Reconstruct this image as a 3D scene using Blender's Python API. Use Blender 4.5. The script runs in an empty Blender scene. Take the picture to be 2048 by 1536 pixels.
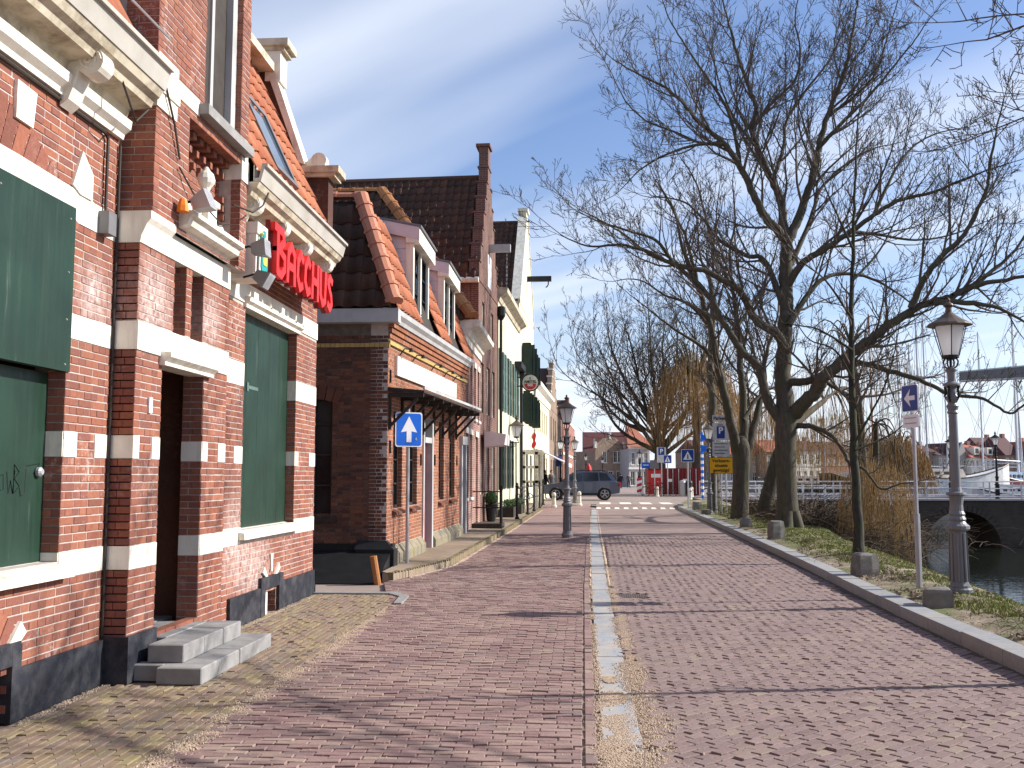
import bpy, math, random
from mathutils import Vector, Matrix, noise
RND = random.Random(11)
V = Vector
SC = bpy.context.scene
COL = SC.collection
PI = math.pi

# ------------------------------------------------------------------ camera, sky, sun, exposure
EYE = 1.6; FPX = 2000.0; VPX = 1160.0; HOR = 955.0        # photograph: 2048 x 1536
PITCH = math.atan((HOR - 768) / FPX)
YAW = math.atan((VPX - 1024) / FPX * math.cos(PITCH))
cam = bpy.data.cameras.new('camera'); cam.sensor_width = 36; cam.lens = 36 * FPX / 2048
cam.clip_start = 0.05; cam.clip_end = 3000
camo = bpy.data.objects.new('camera', cam); COL.objects.link(camo)
camo.location = (0, 0, EYE); camo.rotation_euler = (PI / 2 + PITCH, 0, YAW)
SC.camera = camo
SUN_AZ = math.radians(79)     # from +Y towards +X
SUN_EL = math.radians(33)
SUN_STRENGTH = 5.0
SKY_STRENGTH = 0.06
EXPOSURE = 0.58
CLOUD_SEED = 5.3
sun = bpy.data.lights.new('sun', 'SUN'); sun.energy = SUN_STRENGTH; sun.angle = math.radians(0.53); sun.color = (1.0, 0.955, 0.89)
suno = bpy.data.objects.new('sun', sun); COL.objects.link(suno)
SDIR = V((math.sin(SUN_AZ) * math.cos(SUN_EL), math.cos(SUN_AZ) * math.cos(SUN_EL), math.sin(SUN_EL)))
suno.rotation_euler = SDIR.to_track_quat('Z', 'Y').to_euler()
SC.view_settings.view_transform = 'Standard'; SC.view_settings.look = 'None'
SC.view_settings.exposure = EXPOSURE; SC.view_settings.gamma = 1; SC.view_settings.use_curve_mapping = False

class NT:                       # small node-tree helper
    def __init__(s, tree): s.t = tree; s.n = tree.nodes; s.l = tree.links
    def new(s, typ, **kw):
        n = s.n.new(typ)
        for k, v in kw.items(): setattr(n, k, v)
        return n
    def put(s, sock, val):
        if hasattr(val, 'is_output'): s.l.new(val, sock)
        elif val is not None:
            if isinstance(val, tuple) and len(val) == 3 and sock.type == 'RGBA': val = val + (1,)
            sock.default_value = val
    def math(s, op, a, b=None, c=None, clamp=False):
        n = s.new('ShaderNodeMath', operation=op); n.use_clamp = clamp
        for i, x in enumerate((a, b, c)):
            if x is not None: s.put(n.inputs[i], x)
        return n.outputs[0]
    def vmath(s, op, a, b=None, scale=None):
        n = s.new('ShaderNodeVectorMath', operation=op); s.put(n.inputs[0], a)
        if b is not None: s.put(n.inputs[1], b)
        if scale is not None: s.put(n.inputs['Scale'], scale)
        return n.outputs[1 if op in ('DOT_PRODUCT', 'LENGTH') else 0]
    def mix(s, fac, a, b, mode='MIX'):
        n = s.new('ShaderNodeMix', data_type='RGBA', blend_type=mode)
        s.put(n.inputs[0], fac); s.put(n.inputs[6], a); s.put(n.inputs[7], b)
        return n.outputs[2]
    def noise(s, vec, scale, detail=3.0, rough=0.55, dist=0.0):
        n = s.new('ShaderNodeTexNoise'); s.put(n.inputs['Vector'], vec)
        n.inputs['Scale'].default_value = scale; n.inputs['Detail'].default_value = detail
        n.inputs['Roughness'].default_value = rough; n.inputs['Distortion'].default_value = dist
        return n.outputs[0]
    def ramp(s, fac, stops, interp='LINEAR'):
        n = s.new('ShaderNodeValToRGB'); n.color_ramp.interpolation = interp
        e = n.color_ramp.elements
        while len(e) < len(stops): e.new(0.5)
        for i, (p, c) in enumerate(stops):
            e[i].position = p
            e[i].color = (c, c, c, 1) if isinstance(c, (int, float)) else tuple(c) + (1,)
        s.put(n.inputs[0], fac); return n.outputs[0]
    def sep(s, v):
        n = s.new('ShaderNodeSeparateXYZ'); s.put(n.inputs[0], v); return n.outputs
    def comb(s, x, y, z):
        n = s.new('ShaderNodeCombineXYZ')
        for i, q in enumerate((x, y, z)): s.put(n.inputs[i], q)
        return n.outputs[0]

world = bpy.data.worlds.new('World'); SC.world = world; world.use_nodes = True
w = NT(world.node_tree); w.n.clear()
sky = w.new('ShaderNodeTexSky', sky_type='NISHITA'); sky.sun_disc = False
sky.sun_elevation = SUN_EL; sky.sun_rotation = SUN_AZ; sky.air_density = 1.0; sky.dust_density = 0.6; sky.ozone_density = 1.6
tc = w.new('ShaderNodeTexCoord'); dx, dy, dz = w.sep(tc.outputs['Generated'])
dzp = w.math('MAXIMUM', dz, 0.0); den = w.math('ADD', dzp, 0.10)
cx = w.math('DIVIDE', dx, den); cy = w.math('DIVIDE', dy, den)
al = w.math('ADD', w.math('MULTIPLY', cx, 0.75), w.math('MULTIPLY', cy, -0.66))
ac = w.math('ADD', w.math('MULTIPLY', cx, 0.66), w.math('MULTIPLY', cy, 0.75))
cv = w.comb(w.math('MULTIPLY', al, 0.20), w.math('MULTIPLY', ac, 1.5), CLOUD_SEED)
cn = w.noise(cv, 1.0, 3.0, 0.42, 0.5)
cm = w.ramp(cn, [(0.45, 0.0), (0.55, 0.42), (0.68, 0.92)])
cn2 = w.noise(w.comb(w.math('MULTIPLY', al, 1.4), w.math('MULTIPLY', ac, 3.6), 0.7), 1.0, 4.0, 0.55, 0.3)
cm = w.math('MULTIPLY', cm, w.math('ADD', 0.62, w.math('MULTIPLY', cn2, 0.6)), clamp=True)
hz = w.math('POWER', w.math('SUBTRACT', 1.0, dzp, clamp=True), 9.0)
cf = w.math('ADD', w.math('MULTIPLY', cm, 0.85), w.math('MULTIPLY', hz, 0.8), clamp=True)
skyc = w.mix(1.0, sky.outputs[0], (1.62, 1.70, 2.0), 'MULTIPLY')
cloudc = (11.0, 11.8, 13.2)
bg = w.new('ShaderNodeBackground'); w.put(bg.inputs[0], w.mix(cf, skyc, cloudc)); bg.inputs[1].default_value = SKY_STRENGTH
out = w.new('ShaderNodeOutputWorld'); w.l.new(bg.outputs[0], out.inputs[0])

# ------------------------------------------------------------------ pixel -> place helpers (photograph pixels, known distance)
_f = V((-math.sin(YAW) * math.cos(PITCH), math.cos(YAW) * math.cos(PITCH), math.sin(PITCH)))
_r = V((math.cos(YAW), math.sin(YAW), 0)); _u = _r.cross(_f)
def at(px, py, Y):
    d = _f + _r * ((px - 1024) / FPX) + _u * ((768 - py) / FPX)
    return d * (Y / d.y) + V((0, 0, EYE))
def pix(p):
    q = V(p) - V((0, 0, EYE)); k = q.dot(_f)
    if k <= 0.1: return (-9999, -9999, 0.1)
    return (1024 + FPX * q.dot(_r) / k, 768 - FPX * q.dot(_u) / k, k)

# ------------------------------------------------------------------ mesh building
ORI = {}
def clean_loc(parent):
    v = V((0, 0, 0))
    while parent is not None:
        v += ORI.get(parent.name, V((0, 0, 0))); parent = parent.parent
    return v
class MB:
    def __init__(s): s.v = []; s.f = []; s.m = []
    def poly(s, pts, mi=0):
        n = len(s.v); s.v += [tuple(p) for p in pts]; s.f.append(tuple(range(n, n + len(pts)))); s.m.append(mi)
    def hexa(s, p, mi=0):       # 8 points: bottom ring 0-3 counter-clockwise, top ring 4-7
        n = len(s.v); s.v += [tuple(q) for q in p]
        for q in ((3, 2, 1, 0), (4, 5, 6, 7), (0, 1, 5, 4), (1, 2, 6, 5), (2, 3, 7, 6), (3, 0, 4, 7)):
            s.f.append(tuple(n + i for i in q)); s.m.append(mi)
    def box(s, x0, y0, z0, x1, y1, z1, mi=0):
        s.hexa([(x0, y0, z0), (x1, y0, z0), (x1, y1, z0), (x0, y1, z0), (x0, y0, z1), (x1, y0, z1), (x1, y1, z1), (x0, y1, z1)], mi)
    def fbox(s, F, u0, u1, z0, z1, d0, d1, mi=0):
        s.hexa([F(u0, z0, d1), F(u1, z0, d1), F(u1, z0, d0), F(u0, z0, d0), F(u0, z1, d1), F(u1, z1, d1), F(u1, z1, d0), F(u0, z1, d0)], mi)
    def prism(s, pts, off, mi=0):      # closed polygon pts (3D) swept by off
        off = V(off); n = len(s.v); k = len(pts)
        s.v += [tuple(p) for p in pts] + [tuple(V(p) + off) for p in pts]
        s.f.append(tuple(range(n + k - 1, n - 1, -1))); s.m.append(mi)
        s.f.append(tuple(range(n + k, n + 2 * k))); s.m.append(mi)
        for i in range(k):
            j = (i + 1) % k; s.f.append((n + i, n + j, n + k + j, n + k + i)); s.m.append(mi)
    def tube(s, pts, rad, n=6, cap=True, mi=0):
        pts = [V(p) for p in pts]; k = len(pts)
        if not isinstance(rad, (list, tuple)): rad = [rad] * k
        b = len(s.v); ref = None
        for i in range(k):
            t = (pts[min(i + 1, k - 1)] - pts[max(i - 1, 0)])
            if t.length < 1e-9: t = V((0, 0, 1))
            t.normalize()
            if ref is None:
                ref = t.cross(V((0, 0, 1)) if abs(t.z) < 0.9 else V((1, 0, 0)))
            ref = ref - t * ref.dot(t)
            if ref.length < 1e-6: ref = t.orthogonal()
            ref.normalize(); o = t.cross(ref)
            for j in range(n):
                a = 2 * PI * j / n
                s.v.append(tuple(pts[i] + (ref * math.cos(a) + o * math.sin(a)) * rad[i]))
        for i in range(k - 1):
            for j in range(n):
                j2 = (j + 1) % n
                s.f.append((b + i * n + j, b + i * n + j2, b + (i + 1) * n + j2, b + (i + 1) * n + j)); s.m.append(mi)
        if cap:
            s.f.append(tuple(b + j for j in range(n - 1, -1, -1))); s.m.append(mi)
            s.f.append(tuple(b + (k - 1) * n + j for j in range(n))); s.m.append(mi)
    def lathe(s, c, prof, n=14, mi=0, axis=None, ang0=0.0, squash=1.0):
        c = V(c); b = len(s.v); k = len(prof)
        if axis is None: ex, ey, ez = V((1, 0, 0)), V((0, 1, 0)), V((0, 0, 1))
        else:
            ez = V(axis).normalized(); ex = ez.orthogonal().normalized(); ey = ez.cross(ex)
        for r, z in prof:
            for j in range(n):
                a = ang0 + 2 * PI * j / n
                s.v.append(tuple(c + ex * (r * math.cos(a)) + ey * (r * math.sin(a) * squash) + ez * z))
        for i in range(k - 1):
            for j in range(n):
                j2 = (j + 1) % n
                s.f.append((b + i * n + j, b + i * n + j2, b + (i + 1) * n + j2, b + (i + 1) * n + j)); s.m.append(mi)
        s.f.append(tuple(b + j for j in range(n - 1, -1, -1))); s.m.append(mi)
        s.f.append(tuple(b + (k - 1) * n + j for j in range(n))); s.m.append(mi)
    def build(s, name, mats, parent=None, smooth=False, loc=None, label=None, kind=None):
        o0 = clean_loc(parent) if parent else (V(loc) if loc is not None else V((0, 0, 0)))
        me = bpy.data.meshes.new(name)
        me.from_pydata([(x - o0.x, y - o0.y, z - o0.z) for x, y, z in s.v] if o0.length > 0 else s.v, [], s.f)
        if not isinstance(mats, (list, tuple)): mats = [mats]
        for m in mats: me.materials.append(m)
        if len(mats) > 1: me.polygons.foreach_set('material_index', s.m)
        if smooth: me.polygons.foreach_set('use_smooth', [True] * len(s.f))
        me.update()
        o = bpy.data.objects.new(name, me); COL.objects.link(o)
        if parent: o.parent = parent
        elif loc is not None: o.location = loc; ORI[o.name] = V(loc)
        if label: o['label'] = label
        if kind: o['kind'] = kind
        return o

def build_split(mb, name, mat, parent, **kw):      # every separate piece of the mesh becomes a part of its own
    par = list(range(len(mb.v)))
    def find(a):
        while par[a] != a: par[a] = par[par[a]]; a = par[a]
        return a
    for f in mb.f:
        for i in f[1:]: par[find(i)] = find(f[0])
    G = {}
    for f, m in zip(mb.f, mb.m): G.setdefault(find(f[0]), []).append((f, m))
    out = []
    for fs in G.values():
        n = MB(); ix = {}
        for f, m in fs:
            for i in f:
                if i not in ix: ix[i] = len(n.v); n.v.append(mb.v[i])
            n.f.append(tuple(ix[i] for i in f)); n.m.append(m)
        out.append(n.build(name, mat, parent, **kw))
    return out
def thing(name, label, cat, loc=(0, 0, 0), group=None):
    o = bpy.data.objects.new(name, None); COL.objects.link(o); o.location = loc; o.empty_display_size = 0.2
    ORI[o.name] = V(loc); o['label'] = label; o['category'] = cat
    if group: o['group'] = group
    return o
def tag(o, label, cat, group=None):
    o['label'] = label; o['category'] = cat
    if group: o['group'] = group
    return o
def put(o, parent, M):          # o under an un-rotated root, placed by a world matrix
    COL.objects.link(o); o.parent = parent; o.matrix_basis = Matrix.Translation(-clean_loc(parent)) @ M
    return o
def copy_tree(o, parent=None, loc=None, rotz=None):
    c = o.copy(); COL.objects.link(c); c.parent = parent
    if loc is not None: c.location = loc; ORI[c.name] = V(loc)
    if rotz is not None: c.rotation_euler = (0, 0, rotz)
    for ch in list(o.children): copy_tree(ch, c)
    return c

class Frame:                    # F(u, z, d): u along a facade, z up, d out of it
    def __init__(s, ox, oy, ux=0.0, uy=1.0, zk=0.0, z0=0.0):
        l = math.hypot(ux, uy); s.o = V((ox, oy, 0)); s.U = V((ux / l, uy / l, 0)); s.N = V((uy / l, -ux / l, 0)); s.zk = zk; s.z0 = z0
    def __call__(s, u, z, d): return s.o + s.U * u + s.N * d + V((0, 0, s.z0 + z * (1 + s.zk * u)))
    def M(s, u, z, d):
        p = s(u, z, d)
        return Matrix(((s.U.x, 0, s.N.x, p.x), (s.U.y, 0, s.N.y, p.y), (0, 1, 0, p.z), (0, 0, 0, 1)))
def F2(x0, y0, x1, y1, zk=0.0, z0=0.0): return Frame(x0, y0, x1 - x0, y1 - y0, zk, z0)

# ------------------------------------------------------------------ materials
def base_mat(name, rough=0.8, metal=0.0, spec=0.3):
    m = bpy.data.materials.new(name); m.use_nodes = True
    t = NT(m.node_tree); b = t.n['Principled BSDF']
    b.inputs['Roughness'].default_value = rough; b.inputs['Metallic'].default_value = metal
    b.inputs['Specular IOR Level'].default_value = spec
    return m, t, b
def objvec(t): return t.new('ShaderNodeTexCoord').outputs['Object']
def posvec(t): return t.new('ShaderNodeNewGeometry').outputs['Position']
def bump(t, b, h, strength=0.3, dist=0.01):
    n = t.new('ShaderNodeBump'); n.inputs['Strength'].default_value = strength; n.inputs['Distance'].default_value = dist
    t.put(n.inputs['Height'], h); t.l.new(n.outputs[0], b.inputs['Normal'])
def plain(name, col, rough=0.7, metal=0.0, var=0.18, scale=6.0, spec=0.3, dirt=None, dirtamt=0.0, bmp=0.0, dscale=2.0, streak=0.0):
    m, t, b = base_mat(name, rough, metal, spec); v = posvec(t)
    n = t.noise(v, scale, 4)
    k = t.ramp(n, [(0.25, 1 - var), (0.75, 1 + var)])
    c = t.mix(1.0, col, k, 'MULTIPLY')
    if dirt: c = t.mix(t.math('MULTIPLY', t.ramp(t.noise(v, dscale, 5, 0.65), [(0.45, 0.0), (0.7, 1.0)]), dirtamt), c, dirt)
    t.put(b.inputs['Base Color'], c)
    if streak:
        x, y, z = t.sep(v); sn = t.noise(t.comb(t.math('MULTIPLY', x, 9.0), t.math('MULTIPLY', y, 9.0), t.math('MULTIPLY', z, 1.1)), 1.0, 5, 0.7)
        c = t.mix(t.math('MULTIPLY', t.ramp(sn, [(0.48, 0.0), (0.72, 1.0)]), streak), c, dirt)
        t.put(b.inputs['Base Color'], c)
    if bmp: bump(t, b, t.noise(v, scale * 8, 3), bmp)
    return m
def island(t):
    g = t.new('ShaderNodeNewGeometry').outputs['Random Per Island']
    o = t.new('ShaderNodeObjectInfo').outputs['Random']
    return t.math('FRACT', t.math('ADD', g, t.math('MULTIPLY', o, 3.77)))
def pieces(name, cols, rough=0.88, var=0.22, fine=45.0, white=0.0, stain=None, stainamt=0.0, sscale=0.9, moss=None, spec=0.2, bmp=0.35, spots=()):
    m, t, b = base_mat(name, rough, 0, spec); v = posvec(t)
    k = len(cols); c = t.ramp(island(t), [(i / max(1, k - 1), cols[i]) for i in range(k)])
    n = t.noise(v, fine, 4, 0.65); c = t.mix(1.0, c, t.ramp(n, [(0.25, 1 - var), (0.75, 1 + var)]), 'MULTIPLY')
    if stain: c = t.mix(t.math('MULTIPLY', t.ramp(t.noise(v, sscale, 5, 0.6), [(0.42, 0.0), (0.68, 1.0)]), stainamt), c, stain)
    if white:
        a = t.math('MULTIPLY', t.ramp(t.noise(v, 1.3, 3), [(0.52, 0.0), (0.66, 1.0)]), t.ramp(t.noise(v, 22, 4, 0.7), [(0.5, 0.0), (0.62, 1.0)]))
        c = t.mix(t.math('MULTIPLY', a, white), c, (0.62, 0.52, 0.47))
    for sx, sy, sz, sr in spots:        # lime bloom on the brickwork
        dd = t.vmath('LENGTH', t.vmath('SUBTRACT', v, (sx, sy, sz))); a = t.math('MULTIPLY', t.math('SUBTRACT', 1.0, t.math('DIVIDE', dd, sr), clamp=True), t.ramp(t.noise(v, 14, 5, 0.7), [(0.38, 0.15), (0.62, 1.0)]))
        c = t.mix(t.math('MULTIPLY', a, 0.85, clamp=True), c, (0.66, 0.56, 0.52))
    if moss: c = t.mix(t.math('MULTIPLY', t.ramp(t.noise(v, 2.5, 5, 0.7), [(0.5, 0.0), (0.7, 1.0)]), 0.5), c, moss)
    t.put(b.inputs['Base Color'], c); bump(t, b, n, bmp, 0.004)
    return m
def brickwall_mat(name, c1, c2, mortar, bw=0.21, bh=0.063, rough=0.9):
    m, t, b = base_mat(name, rough); v = posvec(t); x, y, z = t.sep(v)
    bt = t.new('ShaderNodeTexBrick'); t.put(bt.inputs['Vector'], t.comb(t.math('ADD', x, y), z, 0.0))
    t.put(bt.inputs['Color1'], c1); t.put(bt.inputs['Color2'], c2); t.put(bt.inputs['Mortar'], mortar)
    bt.inputs['Scale'].default_value = 1.0; bt.inputs['Mortar Size'].default_value = 0.006
    bt.inputs['Brick Width'].default_value = bw; bt.inputs['Row Height'].default_value = bh
    c = t.mix(1.0, bt.outputs[0], t.ramp(t.noise(v, 1.4, 5), [(0.25, 0.72), (0.75, 1.25)]), 'MULTIPLY')
    t.put(b.inputs['Base Color'], c); bump(t, b, bt.outputs['Fac'], -0.5, 0.006)
    return m

M = {}
M['brick_red'] = pieces('red_brick', [(0.185, 0.072, 0.052), (0.275, 0.100, 0.062), (0.33, 0.130, 0.078), (0.255, 0.095, 0.065), (0.21, 0.084, 0.066), (0.30, 0.112, 0.068)], white=0.6, stain=(0.19, 0.09, 0.068), stainamt=0.5, spots=[(-3.7, 11.3, .55, .75), (-3.7, 10.6, .9, .6), (-3.55, 8.05, 3.05, .5), (-3.75, 7.4, 3.0, .35), (-3.55, 9.35, 3.1, .35)])
M['mortar'] = plain('mortar', (0.46, 0.40, 0.355), 0.95, var=0.2, scale=14)
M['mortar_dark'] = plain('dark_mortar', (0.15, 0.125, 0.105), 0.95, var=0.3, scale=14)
M['white'] = plain('white_paint', (0.80, 0.76, 0.66), 0.55, var=0.05, dirt=(0.50, 0.44, 0.34), dirtamt=0.4, streak=0.5, bmp=0.12)
M['cream'] = plain('cream_paint', (0.76, 0.72, 0.62), 0.6, var=0.06, scale=3, dirt=(0.34, 0.28, 0.19), dirtamt=0.4, dscale=5, streak=0.6, bmp=0.12)
M['soffit'] = plain('weathered_cream_wood', (0.60, 0.53, 0.40), 0.7, var=0.15, scale=5, dirt=(0.16, 0.11, 0.06), dirtamt=0.8, dscale=4)
M['tar'] = plain('black_tarred_plinth', (0.022, 0.024, 0.032), 0.5, var=0.3, scale=8, dirt=(0.20, 0.19, 0.19), dirtamt=0.28, dscale=5, bmp=0.3)
def scratched_green():
    m, t, b = base_mat('green_board_paint', 0.38, 0, 0.4); v = posvec(t); x, y, z = t.sep(v)
    s = t.noise(t.comb(t.math('MULTIPLY', y, 18), t.math('MULTIPLY', z, 0.9), t.math('MULTIPLY', x, 3)), 1.0, 5, 0.7)
    s2 = t.noise(v, 2.2, 4)
    c = t.mix(1.0, (0.013, 0.035, 0.022), t.ramp(s2, [(0.3, 0.8), (0.7, 1.25)]), 'MULTIPLY')
    c = t.mix(t.math('MULTIPLY', t.ramp(s, [(0.60, 0.0), (0.75, 1.0)]), t.ramp(t.noise(v, 1.1, 2), [(0.45, 0.0), (0.6, 0.5)])), c, (0.25, 0.32, 0.28))
    t.put(b.inputs['Base Color'], c); t.put(b.inputs['Roughness'], t.ramp(s, [(0.3, 0.28), (0.7, 0.55)])); return m
M['green_board'] = scratched_green()
M['grey_stone'] = plain('grey_stone', (0.27, 0.26, 0.25), 0.8, var=0.2, scale=9, dirt=(0.20, 0.19, 0.17), dirtamt=0.5, dscale=3, bmp=0.2)
M['kerb'] = pieces('kerb_stone', [(0.24, 0.245, 0.25), (0.29, 0.29, 0.29), (0.26, 0.265, 0.27)], 0.75, var=0.18, fine=14, stain=(0.40, 0.34, 0.27), stainamt=0.35, sscale=2.2)
M['gutter_stone'] = pieces('gutter_stone', [(0.29, 0.30, 0.315), (0.34, 0.35, 0.36), (0.315, 0.325, 0.34)], 0.7, var=0.15, fine=12, stain=(0.46, 0.38, 0.29), stainamt=0.75, sscale=2.6)
M['road_left'] = pieces('purple_paving_brick', [(0.19, 0.115, 0.107), (0.245, 0.155, 0.143), (0.28, 0.188, 0.172), (0.225, 0.14, 0.129), (0.31, 0.23, 0.185), (0.21, 0.13, 0.121), (0.19, 0.145, 0.137)], 0.82, stain=(0.38, 0.27, 0.22), stainamt=0.45, sscale=1.2)
M['road_right'] = pieces('brown_paving_brick', [(0.175, 0.122, 0.113), (0.22, 0.156, 0.144), (0.25, 0.18, 0.162), (0.205, 0.145, 0.135), (0.235, 0.168, 0.156), (0.22, 0.163, 0.152), (0.195, 0.135, 0.127), (0.26, 0.20, 0.158)], 0.82, stain=(0.29, 0.215, 0.18), stainamt=0.35, sscale=1.2)
M['walk'] = pieces('mossy_yellow_brick', [(0.21, 0.152, 0.108), (0.25, 0.185, 0.128), (0.19, 0.138, 0.115), (0.235, 0.165, 0.12), (0.29, 0.235, 0.13), (0.18, 0.148, 0.13), (0.22, 0.15, 0.115)], 0.9, stain=(0.22, 0.16, 0.115), stainamt=0.5, moss=(0.25, 0.195, 0.07))
M['sand'] = plain('sand', (0.48, 0.36, 0.26), 0.95, var=0.25, scale=60, dirt=(0.30, 0.22, 0.16), dirtamt=0.5, dscale=20, bmp=0.5)
M['joint'] = plain('sandy_joint', (0.30, 0.22, 0.165), 0.95, var=0.45, scale=30, dirt=(0.10, 0.075, 0.06), dirtamt=0.85, dscale=7)
def farbrick(name, c1, c2, mo, bw, bh):
    m, t, b = base_mat(name, 0.85); v = posvec(t); x, y, z = t.sep(v)
    bt = t.new('ShaderNodeTexBrick'); t.put(bt.inputs['Vector'], t.comb(x, y, 0.0))
    t.put(bt.inputs['Color1'], c1); t.put(bt.inputs['Color2'], c2); t.put(bt.inputs['Mortar'], mo)
    bt.inputs['Scale'].default_value = 1; bt.inputs['Mortar Size'].default_value = 0.006
    bt.inputs['Brick Width'].default_value = bw; bt.inputs['Row Height'].default_value = bh
    c = t.mix(1.0, bt.outputs[0], t.ramp(t.noise(v, 0.7, 6, 0.6), [(0.25, 0.8), (0.75, 1.2)]), 'MULTIPLY')
    c = t.mix(t.ramp(t.noise(v, 1.2, 5, 0.6), [(0.42, 0.0), (0.68, 0.4)]), c, (0.38, 0.28, 0.23))
    t.put(b.inputs['Base Color'], c); return m
M['road_left_far'] = farbrick('far_purple_paving', (0.255, 0.163, 0.15), (0.22, 0.136, 0.126), (0.22, 0.15, 0.12), 0.2, 0.07)
M['road_right_far'] = farbrick('far_brown_paving', (0.242, 0.171, 0.156), (0.205, 0.145, 0.134), (0.22, 0.16, 0.13), 0.2, 0.07)
M['walk_far'] = farbrick('far_yellow_paving', (0.28, 0.22, 0.15), (0.23, 0.175, 0.12), (0.16, 0.13, 0.09), 0.2, 0.07)
M['plaza'] = farbrick('plaza_paving', (0.30, 0.24, 0.21), (0.26, 0.21, 0.18), (0.20, 0.17, 0.15), 0.3, 0.1)
M['tile_orange'] = pieces('orange_roof_tile', [(0.42, 0.14, 0.07), (0.50, 0.19, 0.10), (0.38, 0.12, 0.06), (0.46, 0.16, 0.085)], 0.75, stain=(0.22, 0.10, 0.06), stainamt=0.5, sscale=2)
M['tile_dark_and_shade'] = pieces('dark_and_shaded_roof_tile', [(0.07, 0.035, 0.025), (0.10, 0.047, 0.031), (0.055, 0.031, 0.024), (0.13, 0.060, 0.038)], 0.65, stain=(0.05, 0.04, 0.03), stainamt=0.6, sscale=2)  # dark roofs, and the shade of sun-averted slopes put into tile colour
M['ridge'] = pieces('ridge_tile', [(0.45, 0.17, 0.10), (0.52, 0.22, 0.14), (0.47, 0.19, 0.12)], 0.7)
M['ridge2'] = pieces('brown_ridge_tile', [(0.45, 0.20, 0.08), (0.38, 0.16, 0.06), (0.30, 0.12, 0.05)], 0.7)
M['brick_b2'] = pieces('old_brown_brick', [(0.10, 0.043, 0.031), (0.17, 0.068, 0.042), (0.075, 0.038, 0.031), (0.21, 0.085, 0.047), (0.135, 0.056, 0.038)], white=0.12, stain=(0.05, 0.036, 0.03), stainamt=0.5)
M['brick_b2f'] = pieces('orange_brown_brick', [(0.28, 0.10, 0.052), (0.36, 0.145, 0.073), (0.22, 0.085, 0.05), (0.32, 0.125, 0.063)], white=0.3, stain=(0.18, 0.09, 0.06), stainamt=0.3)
M['yellow_brick'] = pieces('yellow_brick', [(0.48, 0.34, 0.12), (0.40, 0.28, 0.11)], 0.85)
M['glass'] = None
def glass():
    m, t, b = base_mat('window_glass', 0.06, 0, 0.6); v = posvec(t)
    t.put(b.inputs['Base Color'], t.ramp(t.noise(v, 0.8, 2), [(0.3, (0.012, 0.014, 0.018)), (0.7, (0.05, 0.055, 0.06))])); return m
M['glass'] = glass()
M['sky_glass'] = plain('roof_window_glass', (0.10, 0.13, 0.17), 0.04, 0.0, spec=0.9)
def milk():
    m, t, b = base_mat('milky_lamp_glass', .2, 0, .5); b.inputs['Base Color'].default_value = (.82, .82, .84, 1)
    tr = t.new('ShaderNodeBsdfTranslucent'); tr.inputs[0].default_value = (.92, .92, .93, 1); mx = t.new('ShaderNodeMixShader'); mx.inputs[0].default_value = .7
    t.l.new(b.outputs[0], mx.inputs[1]); t.l.new(tr.outputs[0], mx.inputs[2]); t.l.new(mx.outputs[0], t.n['Material Output'].inputs[0]); return m
M['lamp_glass'] = milk()
M['dark_metal'] = plain('dark_iron', (0.020, 0.020, 0.022), 0.45, 0.3, var=0.3)
M['grey_metal'] = plain('grey_painted_iron', (0.175, 0.172, 0.178), 0.45, 0.2, var=0.12, scale=5)
M['galv'] = plain('galvanised_steel', (0.40, 0.39, 0.40), 0.5, 0.35, var=0.12)
M['copper'] = plain('brown_metal_cap', (0.115, 0.085, 0.062), 0.45, 0.3, var=0.2)
M['black'] = plain('black_paint', (0.012, 0.012, 0.013), 0.5, var=0.3)
M['dark_void'] = plain('dark_interior', (0.012, 0.009, 0.008), 0.9, var=0.3)
M['dark_wood'] = plain('dark_wood', (0.045, 0.035, 0.028), 0.7, var=0.3, scale=9)
M['grey_wood'] = plain('grey_painted_wood', (0.46, 0.45, 0.44), 0.6, var=0.12, scale=8, dirt=(0.25, 0.23, 0.2), dirtamt=0.5)
M['green_shutter'] = plain('dark_green_shutter', (0.012, 0.028, 0.022), 0.5, var=0.2)
M['teal_shutter'] = plain('weathered_green_shutter', (0.10, 0.16, 0.14), 0.6, var=0.2)
M['pinkish'] = plain('pale_weatherboard', (0.64, 0.55, 0.55), 0.6, var=0.08)
M['blue_sign'] = plain('blue_sign_face', (0.012, 0.13, 0.62), 0.35, var=0.03)
M['deepblue'] = plain('dark_blue_sign_face', (0.018, 0.055, 0.26), 0.35, var=0.05)
M['sign_white'] = plain('white_sign_face', (0.80, 0.80, 0.82), 0.4, var=0.03)
M['yellow_sign'] = plain('yellow_sign_face', (0.80, 0.42, 0.015), 0.4, var=0.03)
M['red_letter'] = plain('red_sign_letter', (0.78, 0.030, 0.028), 0.35, var=0.05)
M['red_dark'] = plain('dark_red_paint', (0.19, 0.018, 0.018), 0.5, var=0.1)
M['red'] = plain('red_paint', (0.55, 0.03, 0.03), 0.45, var=0.1)
M['orange'] = plain('orange_plastic', (0.80, 0.22, 0.02), 0.5)
M['leaf'] = plain('plant_green', (0.055, 0.10, 0.03), 0.7, var=0.4, scale=20)
M['yellow_green'] = plain('yellow_green_paint', (0.55, 0.55, 0.10), 0.5, var=0.1)
M['teal'] = plain('teal_paint', (0.02, 0.32, 0.30), 0.5, var=0.1)
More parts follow.
